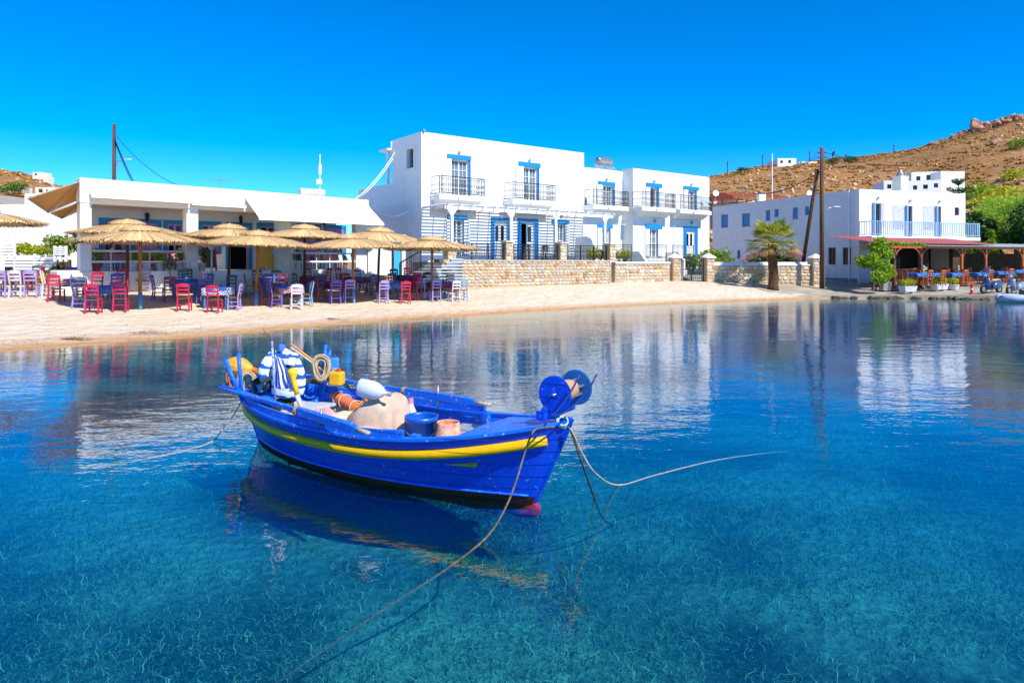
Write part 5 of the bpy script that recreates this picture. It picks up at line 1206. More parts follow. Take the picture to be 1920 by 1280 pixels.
# gate and the third wall
gA = W(0,0,0) if False else None
gp0 = HT.w(HT.u(1265, WV), WV, 0); gp1 = at(1328, 500, 43.6)
for p, lab, s in ((gp0,'gate pier with white pyramid cap, left of the black gate',31),(gp1,'gate pier with white pyramid cap, right of the black gate',32)):
    q = Vector((p.x, p.y, GZ0-.2)); pier(q, R(20), .58, 1.62, lab, s, 'pyr', -.3)
d = Vector((gp1.x-gp0.x, gp1.y-gp0.y)); gl = d.length-.6; gt = thing('garden_gate', 'black double leaf iron garden gate between two stone piers', 'gate', (gp0.x+d.x*.3/d.length, gp0.y+d.y*.3/d.length, GZ0-.15), math.atan2(d.y, d.x))
for k in (0,1):
    x0, x1 = .02+k*gl/2, gl/2-.02+k*gl/2; b = MB()
    for z in (.08,.85,1.62): b.bar((x0,0,z),(x1,0,z),.05)
    b.bar((x0,0,0.05),(x0,0,1.66),.05); b.bar((x1,0,.05),(x1,0,1.66),.05); lf = b.build('leaf', mat('gate_black','#16242a',.4,.1,8), gt)
    b = MB(); iron_rail(b, x0, x1, 0, .08, .85, .12); iron_rail(b, x0, x1, 0, .85, 1.62, .12); b.build('scrollwork', IRON, lf)
MB().lathe([(.03,-.04),(.03,.04)], 10, Matrix.Translation((gl/2-.05,-.05,.95)) @ Matrix.Rotation(R(90),4,'X')).build('knob', GREYM, gt)
e3 = at(1521, 500, 44.2)
stone_wall((gp1.x+.32, gp1.y), (e3.x, e3.y), GZ0-.15, 1.10, .35, 'rubble stone wall with sloped white coping behind the palm tree', 3, 'slope')
pier(Vector((e3.x+.32, e3.y+.1, GZ0-.15)), R(8), .62, 1.55, 'stone end pier with white pyramid cap beside the wooden pole', 33, 'pyr', -.3)
# steps up to the hotel, side wall, small blue gate
sp = thing('hotel_steps', 'grey and white stone steps climbing to the hotel terrace', 'steps', HT.loc, HT.rot)
for k in range(8):
    z = -1.15 + .155*(k+1); u0 = HT.u(772, -3.0) + .28*k
    MB().box(u0, -3.4, -1.3, u0+2.6-.28*k, -1.7, z).build('step', mat('step_riser','#8b98a8',.8,.1,6), sp); MB().box(u0-.03, -3.42, z+.001, u0+2.6-.28*k, -1.68, z+.035).build('tread', WHITE2, sp)
rl = thing('stair_railing', 'black iron stair railing beside the hotel steps', 'railing', HT.loc, HT.rot)
ua0, ua1 = HT.u(750,-3.45), HT.u(789,-3.45); b = MB()
za0, za1 = HT.z(750,493,-3.45), HT.z(789,470,-3.45)
b.bar((ua0,-3.45,za0),(ua1,-3.45,za1),.05); b.bar((ua0,-3.45,za0-.75),(ua1,-3.45,za1-.75),.03); b.bar((ua0,-3.45,za0),(ua0,-3.45,za0-.95),.05); b.bar((ua1,-3.45,za1),(ua1,-3.45,za1-.9),.04)
for k in range(1,11):
    u = ua0+(ua1-ua0)*k/11; z = za0+(za1-za0)*k/11; b.bar((u,-3.45,z),(u,-3.45,z-.75),.016)
b.build('bars', IRON, rl)
sw = thing('gabled_wall', 'white gabled yard wall between taverna and hotel with a sky blue door', 'wall', at(690, 492, 35.2)*1, R(16)); sw.location.z = .9
def sl_(px): return (px-690)/F*35.2/math.cos(R(16))
MB().prism([(0,0),(sl_(752),0),(sl_(752),2.0),(sl_(735),2.05),(sl_(714),2.95),(0,2.2)], (0,0,0), (1,0,0), (0,0,1), (0,.25,0)).build('wall', WHITE, sw, recalc=True)
MB().box(sl_(736),-.06,-.1,sl_(748),-.005,1.95).build('door', mat('sky_blue_door','#3fb0d8',.5,.06,5), sw)
MB().bar((sl_(734),-.05,-.1),(sl_(734),-.05,2.0),.05).build('hinge_post', IRON, sw); MB().box(sl_(750),-.12,-.1,sl_(757),.25,2.65).build('white_post', WHITE, sw)
MB().box(sl_(695),-.3,-.1,sl_(733),-.02,.55).build('low_stone_base', MORT, sw)
# patio furniture and plants on the terrace
for i, (px, c, lab) in enumerate(((985,'grey','dark patio chair before the open hotel door'),(1020,'grey','dark patio chair right of the open hotel door'),(1030,'grey','dark patio chair at the terrace window'))): chair(HT.w(HT.u(px,-1.6-.3*i), -1.6-.3*i, -.03), HT.rot+2.2*i, c, lab, 'patio chairs')
def bush(p, r, n, lm, label, leaf=.14, cat='shrub', stem=True, name='shrub', seed=1, group=None):
    o = thing(name, label, cat, p, 0, group); rg = random.Random(seed); R_ = Vector(r) if hasattr(r,'__len__') else Vector((r,r,r)); b = MB(); k = 7
    leaves(b, (0,0,R_.z), R_*.8, n//2, leaf, rg, .4)
    for i in range(k):
        a = rg.uniform(0,6.28); q = Vector((math.cos(a)*R_.x*.6, math.sin(a)*R_.y*.6, R_.z*rg.uniform(.6,1.6))); leaves(b, q, R_*.48, n//(2*k), leaf, rg, .4)
    b.build('foliage', lm, o)
    if stem:
        b = MB()
        for i in range(4): a = rg.uniform(0,6.28); b.tube([(0,0,-.1),(math.cos(a)*R_.x*.3, math.sin(a)*R_.y*.3, R_.z*.7),(math.cos(a)*R_.x*.5, math.sin(a)*R_.y*.5, R_.z*1.4)], [.04,.03,.012], 6)
        b.build('stem', TRUNK, o)
    return o
for i, (px, v, lab) in enumerate(((1112,-2.4,'yellow green shrub behind the right iron railing panel'),(1126,-2.1,'second yellow green shrub behind the right iron railing panel'),(1160,-1.3,'yellow green shrub before the second hotel block'),(1172,-1.2,'right hand yellow green shrub before the second hotel block'))): bush(HT.w(HT.u(px,v), v, -.05), (.5,.5,.48), 420, LYEL, lab, .13, seed=i+50)
bush(HT.w(HT.u(1296,-1.9), -1.9, -.9), (.9,.7,.8), 700, LGREEN, 'leafy green shrub behind the garden gate', .2, seed=60)
# towel on the right hand balcony
p = HT.w(HT.u(1323, FV-.9), FV-.9, 0); b = MB(); n = 12
for j in range(n+1):
    for i in range(n+1): s, t = i/n-.5, j/n; ww = .42*math.sqrt(max(.04, 1-(t*.95)**2)); b.v.append((s*2*ww, -.05-.03*math.sin(i*1.3), -.62*t))
b.f = [(j*(n+1)+i, j*(n+1)+i+1, (j+1)*(n+1)+i+1, (j+1)*(n+1)+i) for j in range(n) for i in range(n)]
tw = b.build('towel', mat('floral_towel','#e4e8f0',.9,.3,16,col2='#5a76c4'), loc=HT.w(HT.u(1320,FV-.88), FV-.88, FL2+.96), rotz=HT.rot); tag(tw, 'white and blue towel hung over the rightmost hotel balcony', 'towel')
# solar water heater
sh = thing('solar_heater', 'solar water heater with silver tank on the hotel roof', 'solar heater', HT.w(HT.u(1138,2.5), 2.5, zB-.25), HT.rot)
z0 = HT.z(1138, 302, 2.5)-(zB-.25); M = Matrix.Translation((0,.3,z0)) @ Matrix.Rotation(R(90), 4, 'Y')
MB().lathe([(.02,-.66),(.25,-.64),(.27,-.6),(.27,.6),(.25,.64),(.02,.66)], 20, M).build('tank', mat('steel_tank','#b6aa98',.3,.1,5,metal=.7), sh, smooth=False)
for s in (-1,1): MB().add([(s*.1,-.2,.1),(s*1.0,-.2,.1),(s*1.0,.25,z0-.3),(s*.1,.25,z0-.3)],[(0,1,2,3)]).build('panel', mat('solar_panel','#7d8b92',.2,.1,10), sh)
b = MB(); [b.bar((x,.3,-.0),(x,.3,z0),.05) for x in (-.5,.5)]; b.build('frame', GREYM, sh)
# white flag pole before the wall
p = G(1150, 528); fp = thing('white_pole', 'thin white pole with a short arm in front of the stone wall', 'pole', p); zt = H-(421-HY)/F*p.y-p.z
MB().tube([(0,0,0),(0,0,zt)], .045, 8).build('shaft', WHITE2, fp); MB().tube([(0,0,zt-.02),(.75,0,zt)], .025, 6).build('arm', WHITE2, fp)
def qz(x, y): return max(.24 + .062*max(0, shore_d(x,y)), gz(x,y)+.03) + .0
# ------------------------------------------------------------------ right hand building with balcony and vine covered taverna porch
RB = Frame((23.4, 46.0), (.94, .342), .9)
rb = thing('guest_house', 'white two storey house with pale blue balcony railing on the right', 'building', RB.loc, RB.rot)
uR = RB.u(1810); vS = RB.v(1336, 0); zT = 6.1; GREYSH = mat('greyish_plaster','#dcdcdc',.85,.03,2)
PBLUE = mat('pale_blue_paint','#8db0cc',.5,.06,8); SHUTB = mat('shutter_blue','#3f86bd',.5,.08,8); BRW = mat('brown_frame','#6a3a20',.6,.1,8)
fh = []
for x0, x1, yt, kind in ((1638,1652,381,'d'),(1699,1711,386,'d'),(1755,1765,387,'d'),(1790,1799,389,'w')):
    u0, u1 = RB.u(x0), RB.u(x1); zt = RB.z((x0+x1)/2, yt); fh.append((u0, u1, 2.98 if kind == 'd' else RB.z(1794, 404), zt))
MB().walls(0, uR, 2.6, zT, 0, .3, fh).build('front_wall', WHITE, rb)
ul = RB.u(1669)
MB().box(0, .001, -.3, ul, .3, 2.6).build('lower_front_wall', GREYSH, rb)
MB().walls(ul, uR, -.3, 2.6, 0.001, .3, [(ul+.8,ul+2.6,0,2.2),(ul+3.6,ul+6.0,0,2.2)]).build('lower_front_wall', mat('brown_stone_shade_dark','#4a3626',.9,.3,3,.02,12), rb)  # brown stone, colour darkened to hold the shade under the porch
sh_ = [(1352,1365,402,427,'s'),(1391,1406,400,425,'s'),(1435.5,1444,394,414,'s'),(1452,1460,392,407,'s'),(1486,1496,389,411,'s'),(1509,1517,387,403,'s'),(1382,1388,469,485,'g'),(1553,1567,464,496,'b'),(1580,1596,464,496,'b')]
hs_ = []
for x0, x1, y0, y1, k in sh_:
    va, vb = RB.v(x1, 0), RB.v(x0, 0); mid = RB.v((x0+x1)/2, 0); dep = RB.depth(0, mid); hs_.append((va, vb, H-(y1-HY)/F*dep-.9, H-(y0-HY)/F*dep-.9))
b = MB(); b.walls(.3, vS, -.3, zT, 0, .3, hs_); b.v = [(y, x, z) for x, y, z in b.v]; b.build('side_wall', GREYSH, rb, recalc=True)
for (x0,x1,y0,y1,k), (va, vb, z0, z1) in zip(sh_, hs_):
    m = BRW if k == 'b' else SHUTB; t = .07; b = MB(); b.box(.1, va, z0, .17, va+t, z1); b.box(.1, vb-t, z0, .17, vb, z1); b.box(.1, va+t, z1-t, .17, vb-t, z1); b.box(.1, va+t, z0, .17, vb-t, z0+t)
    w = b.build('window', m, rb); md = (va+vb)/2
    MB().box(-.06, va-.05, z0-.06, .1, vb+.05, z0-.001).build('sill', GREYSH, w)
    if k == 's':
        for a, c in ((va+t, md), (md+.01, vb-t)): MB().box(.11, a, z0+t, .14, c, z1-t).build('shutter', SHUTB, w)
    else:
        MB().box(.12, va+t, z0+t, .13, vb-t, z1-t).build('pane', GLASSD, w); MB().box(.1, md-.03, z0+t, .16, md+.03, z1-t).build('mullion', m, w)
MB().box(uR-.3, .3, -.3, uR, vS, zT).build('far_wall', WHITE, rb); MB().box(.3, vS-.3, -.3, uR-.3, vS, zT).build('back_wall', WHITE, rb); MB().box(.3, .3, zT-.45, uR-.3, vS-.3, zT-.3).build('roof', WHITE, rb)
MB().box(.3, 1.5, 2.7, uR-.3, 1.6, 5.6).build('dark_backing', mat('dim_room','#4a4a50'), rb); MB().box(.3, 2.5, -.3, uR-.3, 2.6, 2.6).build('dark_backing', DARK, rb)  # dark sheets paint the unlit rooms behind doors and windows
MB().box(-.1, .5, -.5, 0, vS, .12).build('plinth', CONC, rb); MB().tube([(-.05, .8, 0), (-.05, .8, zT+.05)], .06, 6).build('drain_pipe', WHITE2, rb); MB().box(-.13,.2,-.4,3.2,.7,.12).build('plinth', CONC, rb)
MB().box(-.02,-.02,zT+.001,uR+.02,.34,zT+.05).build('coping', WHITE, rb); b = MB(); b.box(-.02,.341,zT+.001,.34,vS,zT+.05); b.build('coping', GREYSH, rb)
for (u0,u1,z0,z1), k in zip(fh, 'dddw'):
    t = .06; b = MB(); b.box(u0, .1, z0, u0+t, .17, z1); b.box(u1-t, .1, z0, u1, .17, z1); b.box(u0+t, .1, z1-t, u1-t, .17, z1); w = b.build('balcony_door' if k == 'd' else 'window', GREYM if k == 'd' else BRW, rb)
    md = (u0+u1)/2
    for a, c in ((u0+t, md-.02), (md+.02, u1-t)): MB().box(a, .12, z0, c, .13, z1-t).build('pane', GLASS, w)
    if k == 'd':
        MB().box(u0-.12, -.20, z0, u0-.02, -.002, z1+.02).build('shutter', PBLUE, w); MB().lathe([(.02,-.08),(.09,0),(.03,.10)], 10, Matrix.Translation((md,-.1,z1+.35))).build('lamp', GREYM, w)
        MB().box(u1+.05 if u0 < 3 else u0-1.25, -.03, 3.6 if u0 < 3 else z0+.55, u1+.3 if u0 < 3 else u0-.2, -.002, z1).build('panel', mat('grey_panel','#c3c3c6',.6), w)
bz = 2.98; bo_ = 1.0
bal = MB().box(-.05, -bo_-.05, bz-.25, uR+.1, -.003, bz-.02).build('balcony', WHITE, rb, bevel=.02)
b = MB()
def picket(b, x0, x1, y, z0, z1):
    b.bar((x0,y,z1),(x1,y,z1),.06,.05); b.bar((x0,y,z0+.08),(x1,y,z0+.08),.05,.05); n = int((x1-x0)/.17)
    for k in range(n+1): b.bar((x0+(x1-x0)*k/n,y,z0+.08),(x0+(x1-x0)*k/n,y,z1),.055,.03,(0,1,0))
picket(b, 0, uR, -bo_, bz, bz+.95); c = MB(); picket(c, -bo_, -.02, 0, bz, bz+.95); b.add([(.0, p[0], p[2]) for p in c.v], c.f); b.build('railing', PBLUE, bal)
for u in (RB.u(1640,-bo_), RB.u(1699,-bo_), RB.u(1754,-bo_), uR-.02): MB().box(u-.05,-bo_-.045,bz,u+.05,-bo_+.045,bz+1.0).build('railing_post', PBLUE, bal)
for k in range(4): MB().box(.6+k*2.7,-bo_+.02,bz-.5,.85+k*2.7,-.05,bz-.252).build('bracket', WHITE, bal)
ch = thing('chimney', 'square white chimney with grey cowl on the roof of the right house', 'chimney', RB.w(RB.u(1688,5), 5, zT-.3), RB.rot)
zc = RB.z(1688, 331, 5)-zT+.3; MB().box(-.4,-.4,0,.4,.4,zc).build('stack', mat('cream_plaster','#e6dcc6',.85,.05,4), ch); MB().lathe([(.32,zc),(.34,zc+.1),(.18,zc+.3),(.10,zc+.5),(.02,zc+.55)], 12).build('cowl', GREYM, ch)
# porch: red corrugated roof, orange timber posts
pc = thing('taverna_porch', 'timber taverna porch with red corrugated roof before the right house', 'porch', RB.loc, RB.rot)
PVv = -4.2; u0, u1 = RB.u(1652, PVv), RB.u(1863, PVv); REDT = mat('red_corrugated','#b25a55',.6,.12,4); n = 90; b = MB()
for i in range(n+1):
    x = u0+(u1-u0)*i/n; dz = .035*(i % 2)
    b.v += [(x-.3*(1-i/n), -.35, 2.92+dz), (x, PVv-.15, 2.36+dz)]
b.f = [(i*2, i*2+1, i*2+3, i*2+2) for i in range(n)]; o = b.build('roof', REDT, pc); s_ = o.modifiers.new('t','SOLIDIFY'); s_.thickness = .02
b = MB(); x0, x1 = RB.u(1728, PVv), RB.u(2150, PVv); n = 110
for i in range(n+1): x = x0+(x1-x0)*i/n; b.v += [(x, PVv+1.3, 2.40+.02*(i%2)), (x, PVv-.5, 2.22+.02*(i%2))]
b.f = [(i*2, i*2+1, i*2+3, i*2+2) for i in range(n)]; o = b.build('grey_roof', mat('grey_corrugated','#9fb0ae',.5,.1,4), pc); s_ = o.modifiers.new('t','SOLIDIFY'); s_.thickness = .02
b = MB(); x0, x1 = uR+.2, RB.u(2150, PVv); b.add([(x0,PVv+1.31,2.38),(x1,PVv+1.31,2.38),(x1,3.0,2.7),(x0,3.0,2.7)], [(0,1,2,3)]); b.build('rear_roof', mat('grey_corrugated','#9fb0ae'), pc)
MB().bar((u0,PVv,2.14),(RB.u(2150,PVv),PVv,2.14),.12,.14).build('front_beam', ORANGEW, pc)
for px in (1677, 1727, 1803, 1848, 1917, 2010):
    u = RB.u(px, PVv); MB().box(u-.065,PVv-.065,-.4,u+.065,PVv+.065,2.07).build('post', ORANGEW if px > 1790 else BRW, pc)
    for s in (-1,1): MB().tube(bez((u+s*.06,PVv,1.5),(u+s*.12,PVv,1.95),(u+s*.6,PVv,2.07),n=5), .045, 5).build('brace', ORANGEW, pc)
fx0, fx1 = RB.u(1668, PVv+.2), RB.u(1726, PVv+.2); b = MB(); b.bar((fx0,PVv+.2,.78),(fx1,PVv+.2,.78),.10,.06); b.bar((fx0,PVv+.2,.12),(fx1,PVv+.2,.12),.08,.06); b.build('balustrade_rail', BROWNW, pc)
k = 0
while fx0+.12*k < fx1: MB().bar((fx0+.06+.12*k,PVv+.2,.12),(fx0+.06+.12*k,PVv+.2,.78),.045,.03,(0,1,0)).build('baluster', BROWNW, pc); k += 1
MB().box(fx0-.6,PVv+.1,-.5,fx1+.2,PVv+.45,.02).build('base_wall', CONC, pc); MB().box(fx1+.2,PVv+.45,-.5,RB.u(2150,PVv),0,-.12).build('floor', CONC, pc)
MB().box(uR+.1, 2.6, -.4, RB.u(2150,2.6), 2.9, 1.9).build('back_wall', mat('brown_stone_shade_dark','#4a3626'), pc)
for i, px in enumerate((1731,1796)):
    u = RB.u(px,PVv+.5); b = MB(); b.box(u-.16,PVv+.35,-.15,u+.16,PVv+.65,.85); b.build('pedestal', mat('pedestal_beige','#b7a98c',.8,.1,6), pc)
    MB().add([(u-.19,PVv+.32,.851),(u+.19,PVv+.32,.851),(u+.19,PVv+.68,.851),(u-.19,PVv+.68,.851),(u,PVv+.5,1.06)],[(0,1,4),(1,2,4),(2,3,4),(3,0,4),(3,2,1,0)]).build('pedestal_cap', GREYM, pc)
# vine at the corner
vn = thing('vine', 'bright green climbing vine smothering the left corner of the porch', 'vine', RB.w(RB.u(1645,PVv+.6), PVv+.6, -.3)); rg = random.Random(77); b = MB()
o_ = vn.location
for px, py, r, n_, dy in ((1615,488,.5,260,.9),(1650,455,.55,260,.6),(1655,468,.75,420,.5),(1640,488,.75,420,.3),(1625,492,.55,300,.8),(1655,500,.7,420,-.2),(1650,520,.65,400,-.4),(1668,512,.45,240,-.3),(1640,462,.5,220,1.0),(1668,478,.35,160,0)):
    q = at(px, py, o_.y-1.3+dy) - o_; leaves(b, q, (r,r*.6,r*.8), int(n_*2.2), .16, rg, .4)
for k in range(26): px = 1672+k*2.4; q = at(px, 456+rg.uniform(-1,2)+k*.1, o_.y-.9) - o_; leaves(b, q, (.22,.15,.14), 26, .12, rg, .3)
b.build('foliage', leafmat('vine_leaf','#5f8a14','#c4d62c'), vn); b = MB()
for k in range(5): b.tube([(rg.uniform(-.4,.3),rg.uniform(-.3,.2),-.2),(rg.uniform(-.4,.3),rg.uniform(-.2,.3),1.2),(rg.uniform(-.5,.4),.2,2.4)], [.05,.035,.015], 6)
b.build('stem', TRUNK, vn)
# planters before the porch
for i, (px, py, w, lab) in enumerate(((1702,533,1.0,'white marble trough of yellow green shrubs, left of the pair before the porch'),(1761,535,1.0,'white marble trough of yellow green shrubs, right of the pair before the porch'))):
    p = RB.w(RB.u(px,-5.45), -5.45, 0); p.z = qz(p.x,p.y)+.05; o = thing('planter', lab, 'planter', p, RB.rot, 'planters before the porch')
    MB().add([(-.42,-.2,.05),(.42,-.2,.05),(.42,.2,.05),(-.42,.2,.05),(-.5,-.25,.38),(.5,-.25,.38),(.5,.25,.38),(-.5,.25,.38)], [(3,2,1,0),(4,5,6,7),(0,1,5,4),(1,2,6,5),(2,3,7,6),(3,0,4,7)]).build('trough', STONEL, o, bevel=.01)
    for x in (-.3,.3): MB().box(x-.06,-.12,-.05,x+.06,.12,.049).build('foot', STONEL, o)
    b = MB(); rg = random.Random(90+i); [leaves(b, (x,0,.58), (.26,.28,.26), 260, .10, rg, .3) for x in (-.34,0,.34)]; b.build('foliage', LYEL, o)
p = RB.w(RB.u(1788,-5.5), -5.5, 0); p.z = qz(p.x,p.y)+.02; potplant(p, .38, .42, WPOT, LYEL, 'white round pot of yellow shrub beside the orange post', .10, 420, pr=.3)
# blue clothed tables and wooden chairs under the porch
k = 0
for px, v, desc in ((1690,-2.6,'behind the brown balustrade'),(1718,-4.9,'right of the left trough'),(1752,-2.4,'deep in the porch by the pedestal'),(1742,-4.9,'left of the right trough'),(1783,-4.9,'at the first orange post'),(1792,-2.2,'deep in the porch between the posts'),(1830,-4.6,'behind the blue scooter'),(1868,-4.4,'between the two scooters'),(1902,-4.4,'behind the silver scooter')):
    p = RB.w(RB.u(px, v), v, 0); p.z = max(gz(p.x,p.y)+.1, .72) if v < -4.3 else .8
    table(p, RB.rot, 'sky', None, desc, 60+k, False, TWL, .2, 'blue tables under the porch'); k += 1
    for s in ((-1,0),(1,0),(0,-1)):
        q = p + Vector((RB.d.x*s[0]*.72 + RB.n.x*s[1]*.72, RB.d.y*s[0]*.72 + RB.n.y*s[1]*.72, 0)); chair(q, RB.rot + {(-1,0):-math.pi/2,(1,0):math.pi/2,(0,-1):0}[s], 'wood', 'orange wooden chair %s the blue table %s' % ({(-1,0):'left of',(1,0):'right of',(0,-1):'in front of'}[s], desc), 'wooden chairs under the porch')
# ---- scooters
def scooter(p, rz, col, label, screen, seatc, big):
    o = thing('scooter', label, 'scooter', p, rz, 'scooters parked on the quay'); bm_ = mat('scooter_'+col, col, .22, .06, 4, coat=.6); TY = mat('tyre_rubber','#141414',.8,.1,20)
    for x, nm in ((.66,'front_wheel'),(-.62,'rear_wheel')):
        M = Matrix.Translation((x,0,.25)) @ Matrix.Rotation(R(90),4,'X'); w = MB().lathe([(.15,-.05),(.22,-.06),(.25,-.03),(.255,0),(.25,.03),(.22,.06),(.15,.05)], 22, M, cap=False).build(nm, TY, o, smooth=True)
        MB().lathe([(.03,-.055),(.16,-.04),(.16,.04),(.03,.055)], 16, M).build('rim', GREYM, w)
    def loft(sec, nm, m, sub=2):
        b = MB()
        for x, z0, z1, w in sec: b.v += [(x,-w,z0),(x,w,z0),(x,w*.85,z1),(x,-w*.85,z1)]
        b.f = [(i*4+q, i*4+(q+1)%4, i*4+4+(q+1)%4, i*4+4+q) for i in range(len(sec)-1) for q in range(4)] + [(3,2,1,0), tuple(range(len(sec)*4-4, len(sec)*4))]
        return b.build(nm, m, o, smooth=True, sub=sub, recalc=True)
    loft([(-.92,.45,.60,.08),(-.75,.34,.72,.20),(-.45,.28,.74,.23),(-.15,.24,.70,.20),(.02,.22,.40,.18)], 'rear_body', bm_)
    loft([(-.05,.20,.28,.18),(.25,.19,.27,.20),(.42,.22,.32,.20)], 'floorboard', bm_)
    b = MB(); st = [(.40,.20,.24),(.46,.36,.27),(.47,.60,.26),(.42,.82,.20),(.36,.94,.12)]
    for x, z, w in st: b.v += [(x,-w,z),(x+.10,-w*.45,z+.01),(x+.10,w*.45,z+.01),(x,w,z),(x-.05,w*.9,z),(x-.05,-w*.9,z)]
    b.f = [(i*6+q, i*6+(q+1)%6, i*6+6+(q+1)%6, i*6+6+q) for i in range(len(st)-1) for q in range(6)] + [tuple(range(5,-1,-1)), tuple(range(24,30))]; b.build('leg_shield', bm_, o, smooth=True, sub=2, recalc=True)
    loft([(.86,.26,.34,.05),(.80,.42,.50,.08),(.66,.50,.56,.09),(.50,.40,.54,.08)], 'front_mudguard', bm_); MB().tube([(.66,0,.25),(.54,0,.55),(.40,0,.98)], .035, 8).build('fork', GREYM, o)
    loft([(-.72,.73,.80,.10),(-.45,.75,.86,.15),(-.15,.73,.82,.15),(.0,.68,.78,.10)], 'seat', mat('seat_'+seatc, seatc, .7, .08, 8))
    loft([(.30,.96,1.06,.10),(.42,.94,1.10,.12),(.50,.98,1.06,.08)], 'headset', bm_); MB().lathe([(.075,0),(.07,.03),(.03,.05)], 14, Matrix.Translation((.50,0,1.02)) @ Matrix.Rotation(R(90),4,'Y')).build('headlight', mat('headlight','#d8dee2',.1), o, smooth=True)
    MB().tube([(.30,-.34,1.06),(.36,-.2,1.03),(.38,0,1.02),(.36,.2,1.03),(.30,.34,1.06)], .022, 8).build('handlebar', GREYM, o)
    for s in (-1,1):
        m_ = MB().tube([(.34,s*.24,1.04),(.36,s*.34,1.22)], .009, 6).build('mirror', IRON, o); MB().lathe([(.01,-.02),(.06,-.015),(.065,.0),(.06,.015)], 12, Matrix.Translation((.36,s*.36,1.25)) @ Matrix.Rotation(R(80),4,'Y')).build('mirror_glass', GREYM, m_)
    b = MB(); n_ = 10; hh = screen
    for j in range(6):
        for i in range(n_+1): a = (i/n_-.5)*1.6; t = j/5; w = .27*(1-.25*t*t); b.v.append((.52-.22*t-.08*(1-math.cos(a)), math.sin(a)*w*1.15, 1.03+hh*t))
    b.f = [(j*(n_+1)+i, j*(n_+1)+i+1, (j+1)*(n_+1)+i+1, (j+1)*(n_+1)+i) for j in range(5) for i in range(n_)]
    b.build('windscreen', mat('screen_tint','#8fa6bc',.08,.05,3,alpha=.45), o, smooth=True)
    MB().tube([(-.2,-.17,.25),(-.7,-.2,.32),(-.95,-.2,.38)], [.04,.06,.055], 10).build('exhaust', GREYM, o, smooth=True); MB().bar((-.1,0,.2),(-.02,-.16,0),.025).build('stand', IRON, o)
    MB().lathe([(.06,-.02),(.06,.02)], 10, Matrix.Translation((-.93,0,.55)) @ Matrix.Rotation(R(90),4,'Y')).build('tail_light', mat('tail_red','#a01818',.3), o)
    MB().tube([(-.75,-.12,.8),(-.98,-.12,.82),(-.98,.12,.82),(-.75,.12,.8)], .014, 6).build('rear_rack', GREYM, o)
p = at(1859, 553, 39.3); p.z = qz(p.x,p.y); scooter(p, R(200), '#35567e', 'blue scooter with tall windscreen and tan seat on the quay', .55, '#c9b49a', 0)
p = at(1905, 556, 38.4); p.z = qz(p.x,p.y); scooter(p, R(205), '#8f98a4', 'silver and dark scooter with low screen at the right picture edge', .28, '#1d1f24', 1)
p = at(1822, 553, 39.1); p.z = qz(p.x,p.y); o = thing('bollard', 'small red and white plastic bollard on the quay edge', 'bollard', p); RED = mat('bollard_red','#d23a1e',.5)
MB().lathe([(.16,0),(.15,.05),(.08,.08),(.075,.25)], 12).build('base', RED, o); MB().lathe([(.077,.26),(.077,.34)], 12).build('band', WHITE2, o); MB().lathe([(.075,.35),(.07,.62),(.03,.66)], 12).build('top', RED, o)
p = at(1916, 566, 36.2); o = thing('dinghy', 'grey inflatable dinghy cut by the right picture edge', 'dinghy', Vector((p.x, p.y, .0)), R(-12)); RUB = mat('pale_hypalon','#aeb9cc',.5,.05,4)
for s in (-1,1): MB().tube([(-1.0,s*.12,.16),(-.9,s*.45,.18),(-.4,s*.55,.2),(1.6,s*.55,.2),(2.0,s*.55,.2)], [.2,.22,.22,.22,.14], 14).build('tube', RUB, o, smooth=True)
MB().box(-.8,-.5,.05,1.7,.5,.12).build('floor', GREYM, o); MB().box(1.5,-.5,.05,1.58,.5,.5).build('transom', GREYM, o); b = MB(); b.box(-.05,-.25,.12,.35,.25,.62); b.build('console', mat('dark_console','#22323f',.4), o, bevel=.04)
# ------------------------------------------------------------------ poles and wires
def pole(px, Y, ytop, r, label, base=None, m=None):
    p = GD(px, Y); zt = H-(ytop-HY)/F*Y; o = thing('utility_pole', label, 'pole', p); MB().tube([(0,0,-.2),(0,0,(zt-p.z)*.5),(0,0,zt-p.z)], [r,r*.9,r*.75], 12).build('shaft', m or WOODP, o, smooth=True); return o, p, zt-p.z
po, pp_, hh = pole(1541, 43.0, 277, .145, 'tall wooden utility pole beside the stone end pier')
for k, z in enumerate((hh-.25, hh-.55)):
    for s in (-1,1): MB().lathe([(.03,-.06),(.06,-.02),(.04,.04),(.06,.07),(.02,.1)], 8, Matrix.Translation((s*.24,0,z))).build('insulator', mat('insulator','#8a8f94',.3), po)
    MB().bar((-.26,0,z-.08),(.26,0,z-.08),.04).build('crossarm', IRON, po)
MB().tube([(.16,-.02,-.1),(.17,-.02,2.2)], .03, 6).build('conduit', GREYM, po)
zl = H-(392-HY)/F*43-pp_.z
MB().tube(bez((.05,0,zl-.5),(.1,0,zl+.1),(.75,0,zl+.1),n=8), .03, 6).build('lamp_arm', GREYM, po); MB().tube([(.6,0,zl+.1),(.8,0,zl+.14),(1.15,0,zl+.14)], [.04,.09,.06], 10, flat=.6).build('lamp_head', mat('lamp_head','#c9cdd0',.4), po, smooth=True)
a, c = at(1533, 318, 43.2), at(1500, 452, 46.0); c.z = gz(c.x,c.y)
st_ = MB().tube([c-a*0-c, a-c], [.13,.11], 10).build('strut_pole', WOODP, loc=c, smooth=True); tag(st_, 'leaning wooden strut propping the tall utility pole', 'pole')
po2, pp2, h2 = pole(214, 37.0, 233, .115, 'wooden utility pole rising behind the taverna roof')
zl = H-(301-HY)/F*37-pp2.z
